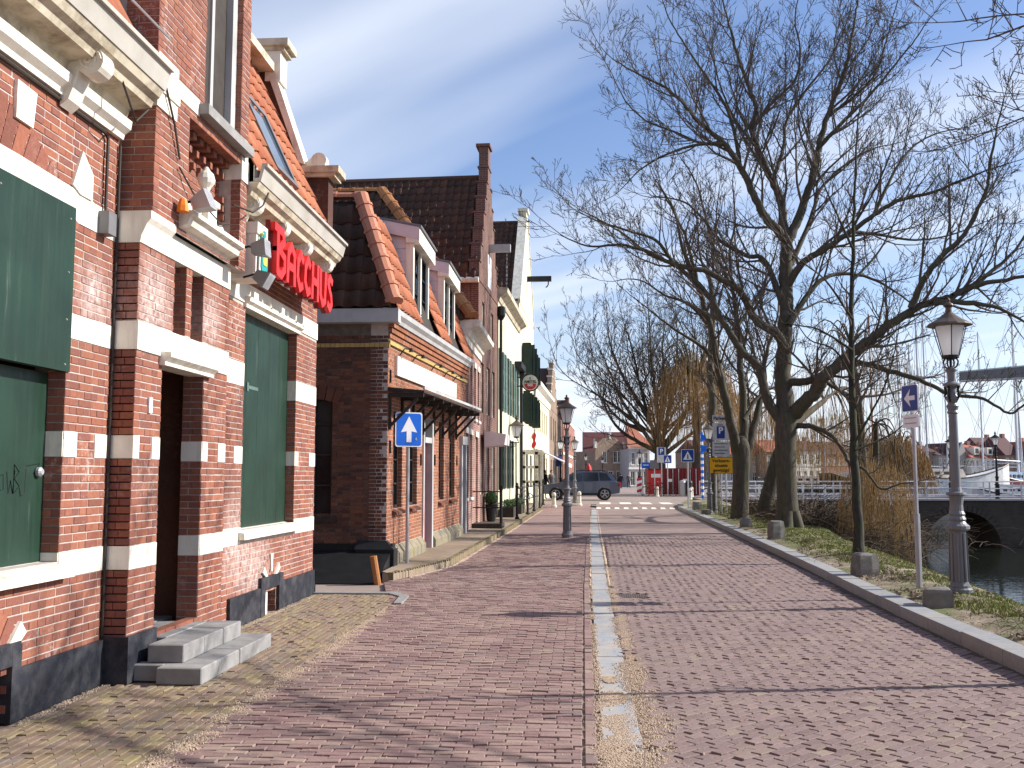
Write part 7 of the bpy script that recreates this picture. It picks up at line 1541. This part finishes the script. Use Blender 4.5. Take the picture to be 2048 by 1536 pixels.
# car
def car(label, x, y, z, ang, paint):
    t = thing('parked_car', label, 'car', (0, 0, 0)); W_ = .92
    def arch(cx_, r=.40): return [(cx_ + r * math.cos(a), .36 + r * math.sin(a)) for a in [PI * i / 8 for i in range(8, -1, -1)]]
    low = [(-2.27, .40), (-2.29, .62), (-2.18, .80), (-1.95, .90), (-1.15, 1.02), (2.0, 1.08), (2.24, 1.0), (2.28, .72), (2.24, .42), (1.80, .36)]
    bot = arch(1.38)[::-1] + [(.9, .30), (-.9, .30)] + arch(-1.42)[::-1]; out = low + bot; m_ = MB(); n = len(out)
    for w_, k in ((-W_, .0), (-W_ + .07, 1), (W_ - .07, 1), (W_, .0)): pass
    secs = [(-W_, .985, 0.0), (-W_ + .06, 1.0, .0), (W_ - .06, 1.0, .0), (W_, .985, 0.0)]
    for yy_, sc_, _ in secs: m_.v += [(a * sc_, yy_, (b - .6) * (sc_ - .0) + .6 - (0 if sc_ == 1 else .012)) for a, b in out]
    for q in range(3):
        for i in range(n): j = (i + 1) % n; m_.f.append((q * n + i, q * n + j, (q + 1) * n + j, (q + 1) * n + i)); m_.m.append(0)
    m_.f.append(tuple(range(n - 1, -1, -1))); m_.m.append(0); m_.f.append(tuple(3 * n + i for i in range(n))); m_.m.append(0)
    gb0 = [(-1.12, 1.0), (2.02, 1.06)]; G = [(-1.12, 1.01, .80), (-.38, 1.60, .66), (.4, 1.675, .66), (1.35, 1.64, .66), (1.78, 1.55, .64), (2.12, 1.06, .78)]; k = len(G); b0 = len(m_.v)
    m_.v += [(a, -w_, z_) for a, z_, w_ in G] + [(a, w_, z_) for a, z_, w_ in G]
    for i in range(k - 1): m_.f.append((b0 + i, b0 + i + 1, b0 + k + i + 1, b0 + k + i)); m_.m.append(0)
    m_.f.append(tuple(b0 + i for i in range(k - 1, -1, -1))); m_.m.append(0); m_.f.append(tuple(b0 + k + i for i in range(k))); m_.m.append(0)
    body = m_.build('body', paint, t)
    side = lambda a, z_, s: (a, s * (.80 + (z_ - 1.01) * (-.14 / .6) + .012), z_)
    for s in (-1, 1):
        for P in ([(-.92, 1.07), (-.42, 1.50), (.12, 1.57), (.12, 1.09)], [(.18, 1.09), (.18, 1.575), (1.0, 1.575), (1.06, 1.11)], [(1.13, 1.12), (1.08, 1.57), (1.5, 1.53), (1.78, 1.14)]):
            m_ = MB(); m_.poly([side(a, z_, s) for a, z_ in P]); m_.build('side_window', M['glass'], t)
        m_ = MB(); m_.box(-.72, s * .93 - .09, 1.03, -.55, s * .93 + .09, 1.17); m_.build('wing_mirror', paint, t)
        m_ = MB()
        for a in (-.95, .15, 1.05): m_.box(a, s * .921 - .003, .5, a + .012, s * .921 + .003, 1.0)
        build_split(m_, 'door_gap', M['black'], t)
        m_ = MB(); m_.box(-.02, s * .925 - .015, .90, .1, s * .925 + .015, .93); m_.box(.9, s * .925 - .015, .92, 1.02, s * .925 + .015, .95); build_split(m_, 'door_handle', paint, t)
        m_ = MB(); m_.box(-1.0, s * .91 - .03, .30, .95, s * .91 + .03, .42); m_.build('sill_trim', M['black'], t)
        m_ = MB(); m_.hexa([(-2.27, s * .60, .66), (-2.27, s * .90, .66), (-1.98, s * .925, .76), (-2.1, s * .60, .7), (-2.22, s * .60, .80), (-2.18, s * .86, .80), (-1.9, s * .905, .87), (-2.0, s * .60, .88)]); m_.build('headlight', M['lamp_glass'], t)
        m_ = MB(); m_.box(2.14, s * .80 - .12, .78, 2.30, s * .80 + .12, 1.02); m_.build('tail_light', M['red'], t)
        for cx_ in (-1.42, 1.38):
            m_ = MB(); m_.lathe((cx_, s * .71, .36), [(.25, 0), (.355, .01), (.36, .04), (.36, .17), (.35, .20), (.25, .205)], 22, axis=(0, s, 0)); wh = m_.build('wheel', M['black'], t)
            m_ = MB(); c = V((cx_, s * .917, .36)); m_.lathe((cx_, s * .90, .36), [(.24, 0), (.245, .018), (.22, .02), (.215, .0)], 22, axis=(0, s, 0)); m_.lathe((cx_, s * .90, .36), [(.06, 0), (.06, .022)], 10, axis=(0, s, 0))
            for i in range(5): a = 2 * PI * i / 5 + .3; m_.tube([c, c + V((math.cos(a) * .225, 0, math.sin(a) * .225))], .035, 4)
            m_.build('rim', M['galv'], wh)
    m_ = MB(); m_.hexa([(-1.14, -.72, 1.045), (-1.14, .72, 1.045), (-1.10, .72, 1.045), (-1.10, -.72, 1.045), (-.44, -.60, 1.58), (-.44, .60, 1.58), (-.40, .60, 1.58), (-.40, -.60, 1.58)]); m_.build('windscreen', M['glass'], t)
    m_ = MB(); m_.hexa([(2.10, -.62, 1.12), (2.10, .62, 1.12), (2.125, .62, 1.12), (2.125, -.62, 1.12), (1.84, -.56, 1.50), (1.84, .56, 1.50), (1.86, .56, 1.50), (1.86, -.56, 1.50)]); m_.build('rear_window', M['glass'], t)
    m_ = MB(); m_.box(-2.32, -.35, .55, -2.28, .35, .72); m_.box(-2.3, -.8, .40, -2.26, .8, .5); build_split(m_, 'grille', M['black'], t)
    m_ = MB(); m_.box(-2.335, -.26, .45, -2.32, .26, .56); m_.box(2.29, -.26, .72, 2.305, .26, .83); build_split(m_, 'number_plate', M['yellow_sign'], t)
    for s in (-1, 1): m_ = MB(); m_.tube([(-.2, s * .60, 1.66), (.0, s * .6, 1.72), (1.3, s * .6, 1.70), (1.5, s * .6, 1.64)], .02, 5); m_.build('roof_rail', M['dark_metal'], t)
    t.location = (x, y, z); t.rotation_euler = (0, 0, ang); return t
def carpaint(n, c): m, t, b = base_mat(n, .28, .55, .5); b.inputs['Base Color'].default_value = c + (1,); b.inputs['Coat Weight'].default_value = .5; return m
car('grey blue estate car crossing the square, nose to the left', -.02, 58.4, .30, .05, carpaint('grey_blue_car_paint', (.11, .125, .17)))
car('blue car parked on the harbour side behind the bridge railing', 31.5, 66, .3, .5, carpaint('blue_car_paint', (.12, .22, .42))); car('dark red car parked at the far right end of the quay', 36.5, 66.5, .3, .3, carpaint('red_car_paint', (.16, .02, .02)))
pk = MB(); pk.box(28, 64, -2.6, 46, 68.5, .29); pk.build('quay', M['plaza'], kind='structure')
# red container
rc_ = thing('red_container', 'dark red shipping container with bright red end standing under the spreading tree', 'container', (6.6, 72, .3)); FC = Frame(4.75, 70.6, 1, 0)
m_ = MB(); m_.box(4.75, 70.62, .42, 8.4, 74, 2.25); m_.build('body', M['red_dark'], rc_); m_ = MB(); m_.fbox(FC, 0, .95, .42, 2.1, -.02, .06); m_.build('end_panel', M['red'], rc_)
for i in range(12): m_ = MB(); m_.fbox(FC, 1.0 + i * .22, 1.12 + i * .22, .5, 2.15, -.02, .04); m_.build('corrugation', M['red_dark'], rc_)
for u in (1.7, 2.1, 2.9, 3.3): m_ = MB(); m_.tube([FC(u, .45, .08), FC(u, 2.2, .08)], .025, 6); m_.build('lock_rod', M['galv'], rc_)
m_ = MB(); m_.fbox(FC, .2, .85, 1.6, 1.85, .06, .075); m_.fbox(FC, 1.35, 1.65, 1.3, 1.5, .04, .055); m_.fbox(FC, 2.4, 2.75, 1.25, 1.5, .04, .055); build_split(m_, 'white_plate', M['sign_white'], rc_)
for lab, x, m in (('grey litter bin before the dark red container', 7.0, M['galv']), ('dark green litter bin right of the grey one', 7.45, M['green_shutter'])):
    t = thing('litter_bin', lab, 'bin', (x, 69.5, .3)); m_ = MB(); m_.lathe((x, 69.5, .3), [(.2, 0), (.22, .9), (.24, .95)], 12); m_.build('drum', m, t); m_ = MB(); m_.lathe((x, 69.5, 1.25), [(.24, 0), (.2, .12), (.05, .18)], 12); m_.build('lid', m, t)
bp = thing('barrier_post', 'red and white striped barrier left of the red container', 'barrier', (4.1, 70.5, .3))
for k in range(6): m_ = MB(); m_.hexa([(3.95, 70.45, .35 + k * .2), (4.3, 70.45, .45 + k * .2), (4.3, 70.5, .45 + k * .2), (3.95, 70.5, .35 + k * .2), (3.95, 70.45, .54 + k * .2), (4.3, 70.45, .64 + k * .2), (4.3, 70.5, .64 + k * .2), (3.95, 70.5, .54 + k * .2)]); m_.build('stripe', M['red'] if k % 2 else M['sign_white'], bp)
# bicycles
def bicycle(label, x, y, z, ang, first=[None]):
    if first[0] is None:
        t = thing('bicycle', label, 'bicycle', (0, 0, 0), 'parked bicycles')
        for cx_ in (-.52, .52):
            m_ = MB(); pts = [(cx_ + .33 * math.cos(a), 0, .34 + .33 * math.sin(a)) for a in [2 * PI * i / 20 for i in range(21)]]; m_.tube(pts, .02, 5, cap=False); wo = m_.build('wheel', M['black'], t); m_ = MB()
            for i in range(8): a = PI * i / 4; m_.tube([(cx_, 0, .34), (cx_ + .32 * math.cos(a), 0, .34 + .32 * math.sin(a))], .004, 3)
            m_.build('spokes', M['galv'], wo, kind='stuff')
        m_ = MB()
        for a, b in (((-.52, .34), (-.12, .34)), ((-.12, .34), (-.28, .85)), ((-.52, .34), (-.25, .75)), ((-.25, .76), (.36, .80)), ((-.12, .34), (.37, .75)), ((.52, .34), (.33, .98))): m_.tube([(a[0], 0, a[1]), (b[0], 0, b[1])], .018, 6)
        m_.build('frame', M['dark_metal'], t); m_ = MB(); m_.box(-.42, -.07, .88, -.16, .07, .94); m_.build('saddle', M['black'], t); m_ = MB(); m_.tube([(.33, -.28, 1.0), (.30, -.1, 1.03), (.30, .1, 1.03), (.33, .28, 1.0)], .014, 5); m_.build('handlebar', M['galv'], t)
        first[0] = t
    else: t = copy_tree(first[0]); t['label'] = label
    t.location = (x, y, z); t.rotation_euler = (0, 0, ang); ORI[t.name] = V((x, y, z))
bicycle('bicycle leaning by the cream pergola on the left', -2.4, 43.0, .24, 1.1); bicycle('bicycle parked before the red end of the container', 5.0, 69.6, .3, .1); bicycle('bicycle parked between bollard and dark container front', 5.9, 69.9, .3, .2)
bicycle('bicycle leaning on the white railing behind the yellow notice', 7.6, 57, .3, .2)
# topiary, railings, pergola, awning
tp = thing('potted_topiary', 'clipped round shrub in a tall dark pot by the black railing', 'plant', (-2.85, 32.2, .2)); m_ = MB(); m_.lathe((-2.85, 32.2, .2), [(.13, 0), (.19, .5), (.21, .53), (.18, .54)], 14); m_.build('pot', M['black'], tp)
m_ = MB(); rr = random.Random(2)
for i in range(1500):
    d = rv(); p = V((-2.85, 32.2, .93)) + d * .22 * rr.uniform(.75, 1.05); q = rv() * .025; w_ = rv() * .02; m_.poly([p - q, p + w_, p + q])
m_.lathe((-2.85, 32.2, .74), [(.0, 0), (.14, .06), (.19, .19), (.14, .32), (.0, .38)], 12); m_.build('foliage', M['leaf'], tp)
rl_ = thing('iron_railing', 'black iron railing with ball topped posts round the raised terrace', 'railing', (-2.2, 30, .15)); RP = [(-2.24, 28.5), (-2.12, 33.8), (-1.98, 38), (-1.90, 41.5), (-1.82, 45), (-1.76, 48)]
for x, y in RP: m_ = MB(); m_.lathe((x, y, .13 + gz(y)), [(.08, 0), (.08, .05), (.045, .10), (.04, 1.05), (.06, 1.08), (.06, 1.12), (.03, 1.14), (.055, 1.18), (.0, 1.24)], 9); m_.build('post', M['black'], rl_)
for z in (1.05, .60):
    m_ = MB(); m_.tube([(-3.05, 28.5, z + .15), (-2.24, 28.5, z + .15)], .02, 6); m_.build('rail', M['black'], rl_)
    for a, b in zip(RP[1:], RP[2:]): m_ = MB(); m_.tube([(a[0], a[1], z + .2), (b[0], b[1], z + .2)], .02, 6); m_.build('rail', M['black'], rl_)
sp2 = MB(); sp2.box(-3.05, 28.3, .0, -2.2, 29.3, .30); tag(sp2.build('door_step', M['dark_wood'], loc=(-2.7, 28.8, 0)), 'dark low door step below the black railing', 'step')
for i, (x, y, l) in enumerate(((-2.55, 35.5, 1.6), (-2.45, 38.6, 2.2))):
    t = thing('planter', ('dark trough of low plants behind the first railing post', 'longer dark trough of plants nearer the pergola')[i], 'planter', (x, y, .25)); m_ = MB(); m_.box(x - .2, y, .2, x + .2, y + l, .55); m_.build('trough', M['dark_wood'], t); m_ = MB()
    for k in range(500): p = V((x + rr.uniform(-.2, .2), y + rr.uniform(0, l), .55 + rr.uniform(0, .22))); m_.poly([p, p + rv() * .07, p + rv() * .07])
    m_.build('leaves', M['leaf'], t)
pg_ = thing('pergola', 'cream wooden pergola frame before the pale warehouse', 'pergola', (-2.2, 46, .2))
for x, y in ((-1.93, 44.6), (-1.85, 48.5), (-2.5, 44.6)): m_ = MB(); m_.box(x - .07, y - .07, .15, x + .07, y + .07, 2.75); m_.build('post', M['cream'], pg_)
for z in (2.62, 2.0, 1.35): m_ = MB(); m_.box(-2.6, 44.53, z, -1.6 if z > 2.5 else -1.86, 44.67, z + .12); m_.build('beam', M['cream'], pg_)
for k in range(5): m_ = MB(); m_.box(-2.6, 44.9 + k * .8, 2.75, -1.7, 45.0 + k * .8, 2.85); m_.build('beam', M['cream'], pg_)
aw = thing('awning', 'white sloping terrace awning on the low cream house', 'awning', (-1.8, 57, 2.6)); m_ = MB(); m_.hexa([(-2.35, 53.6, 3.1), (-.75, 53.6, 2.35), (-.5, 62, 2.35), (-2.1, 62, 3.1), (-2.35, 53.6, 3.16), (-.75, 53.6, 2.41), (-.5, 62, 2.41), (-2.1, 62, 3.16)]); m_.build('cloth', M['sign_white'], aw); m_ = MB(); m_.hexa([(-.78, 53.6, 2.2), (-.74, 53.6, 2.2), (-.49, 62, 2.2), (-.53, 62, 2.2), (-.78, 53.6, 2.41), (-.74, 53.6, 2.41), (-.49, 62, 2.41), (-.53, 62, 2.41)]); m_.build('valance', M['sign_white'], aw); m_ = MB(); m_.tube([(-.8, 53.8, .3), (-.8, 53.8, 2.35)], .03, 6); m_.build('support', M['dark_metal'], aw)
fl = thing('flag', 'small red and white flag hanging from the pale warehouse', 'flag', (-2.2, 49.5, 3.9)); m_ = MB(); m_.tube([(-2.45, 49.5, 3.5), (-2.15, 49.5, 4.0)], .02, 5); m_.build('flag_pole', M['cream'], fl)
m_ = MB()
for i in range(6): a, b = i / 6, (i + 1) / 6; m_.poly([(-2.17 - .03 * math.sin(i * 2.1), 49.5, 3.95 - a * .8), (-2.35 - .05 * math.sin(i * 1.7), 49.5, 3.75 - a * .75), (-2.35 - .05 * math.sin((i + 1) * 1.7), 49.5, 3.75 - b * .75), (-2.17 - .03 * math.sin((i + 1) * 2.1), 49.5, 3.95 - b * .8)])
m_.build('cloth', M['red'], fl)
lq = thing('awning', 'pale folded awning over the door of the tall brick gable', 'awning', (-2.8, 33, 2.7)); m_ = MB(); m_.hexa([(-2.98, 31.2, 2.55), (-2.35, 31.2, 2.62), (-2.28, 32.4, 2.62), (-2.98, 32.4, 2.55), (-2.98, 31.2, 3.05), (-2.3, 31.2, 2.95), (-2.25, 32.4, 2.95), (-2.98, 32.4, 3.05)]); m_.build('cloth', M['pinkish'], lq)
wr = thing('white_railing', 'white railing along the water behind the forked tree', 'railing', (8, 56, .3))
for k in range(9): m_ = MB(); m_.box(7.0 + k * 1.1 - .05, 52.4, .2, 7.05 + k * 1.1, 52.5, 1.25); m_.build('post', M['sign_white'], wr)
for z in (.75, 1.15): m_ = MB(); m_.box(7.0, 52.42, z, 15.9, 52.48, z + .07); m_.build('rail', M['sign_white'], wr)
# people
def person(label, x, y, z, ang, coat, legs, stride=.18, armf=.12, hairc=None):
    t = thing('person', label, 'person', (0, 0, 0)); J = {}; vs = []; es = []; rs_ = []
    def add(n, p, r, par=None):
        J[n] = len(vs); vs.append(p); rs_.append(r)
        if par: es.append((J[par], J[n]))
    add('pelvis', (0, 0, .93), .15); add('waist', (0, 0, 1.10), .135, 'pelvis'); add('chest', (.01, 0, 1.32), .16, 'waist'); add('collar', (0, 0, 1.46), .10, 'chest'); add('neck', (.01, 0, 1.53), .052, 'collar'); add('head', (.025, 0, 1.63), .088, 'neck'); add('crown', (.015, 0, 1.73), .07, 'head')
    for s, n in ((1, 'l'), (-1, 'r')):
        add('hip' + n, (0, s * .10, .88), .105, 'pelvis'); add('knee' + n, (.06 + s * stride * .5, s * .105, .50), .065, 'hip' + n); add('ankle' + n, (s * stride, s * .105, .09), .045, 'knee' + n); add('toe' + n, (s * stride + .16, s * .12, .035), .035, 'ankle' + n)
        add('shoulder' + n, (0, s * .19, 1.41), .075, 'collar'); add('elbow' + n, (-.03 - s * armf * .4, s * .25, 1.14), .05, 'shoulder' + n); add('wrist' + n, (.04 - s * armf, s * .25, .90), .035, 'elbow' + n); add('hand' + n, (.07 - s * armf, s * .25, .81), .04, 'wrist' + n)
    me = bpy.data.meshes.new('body'); me.from_pydata(vs, es, []); o = bpy.data.objects.new('body', me); COL.objects.link(o); sk_ = o.modifiers.new('skin', 'SKIN')
    for i, r in enumerate(rs_): me.skin_vertices[0].data[i].radius = (r, r * (1.2 if i in (0, 1, 2) else 1))
    me.skin_vertices[0].data[0].use_root = True; o.modifiers.new('sub', 'SUBSURF').levels = 1; bpy.context.view_layer.update()
    nm = bpy.data.meshes.new_from_object(o.evaluated_get(bpy.context.evaluated_depsgraph_get())); bpy.data.objects.remove(o); nm.materials.clear()
    for m in (M['skin'], coat, legs, M['black']): nm.materials.append(m)
    for p in nm.polygons: c = p.center; p.material_index = 3 if c.z < .08 else 0 if (c.z > 1.50 or (abs(c.y) > .2 and c.z < .88)) else 1 if c.z > .86 else 2; p.use_smooth = True
    ob = bpy.data.objects.new('body', nm); COL.objects.link(ob); ob.parent = t
    h = MB(); h.lathe((.0, 0, 1.60), [(.0, -.04), (.085, .0), (.098, .08), (.08, .15), (.0, .19)], 12); h.v = [(a - .025, b, c) for a, b, c in h.v]; h.build('hair', hairc or M['dark_wood'], t, smooth=True)
    t.location = (x, y, z); t.rotation_euler = (0, 0, ang); return t
M['skin'] = plain('skin', (0.50, 0.30, 0.22), 0.6, var=.05); CO = plain('dark_coat', (0.02, 0.02, 0.025), 0.8); CO2 = plain('grey_coat', (0.10, 0.10, 0.11), 0.8); JE = plain('dark_jeans', (0.03, 0.035, 0.06), 0.8)
person('person in black standing behind the bonnet of the grey car', -2.15, 61.5, .3, .6, CO, JE, .08); person('person in dark clothes under the terrace awning left of the car', -1.75, 62.5, .3, -1, CO2, CO, .05)
for lab, x, y, a, c in (('person in dark coat walking just right of the car far away', 4.9, 121, 1.2, CO), ('middle person of the three walking at the end of the street', 6.0, 125, -1.4, CO2), ('right hand person of the three walking near the white shopfront', 7.2, 122, 1.8, CO)): person(lab, x, y, .3, a, c, JE, .2)
# dark overhead wires and the red parasol far off
rp_ = thing('parasol', 'closed bright red parasol seen over the roof of the grey car', 'parasol', (1.0, 118, .3)); m_ = MB(); m_.lathe((1.0, 118, .3), [(.05, 0), (.05, 1.2), (.35, 1.25), (.45, 2.0), (.3, 2.6), (.02, 3.0)], 10); m_.build('cloth', M['red'], rp_)
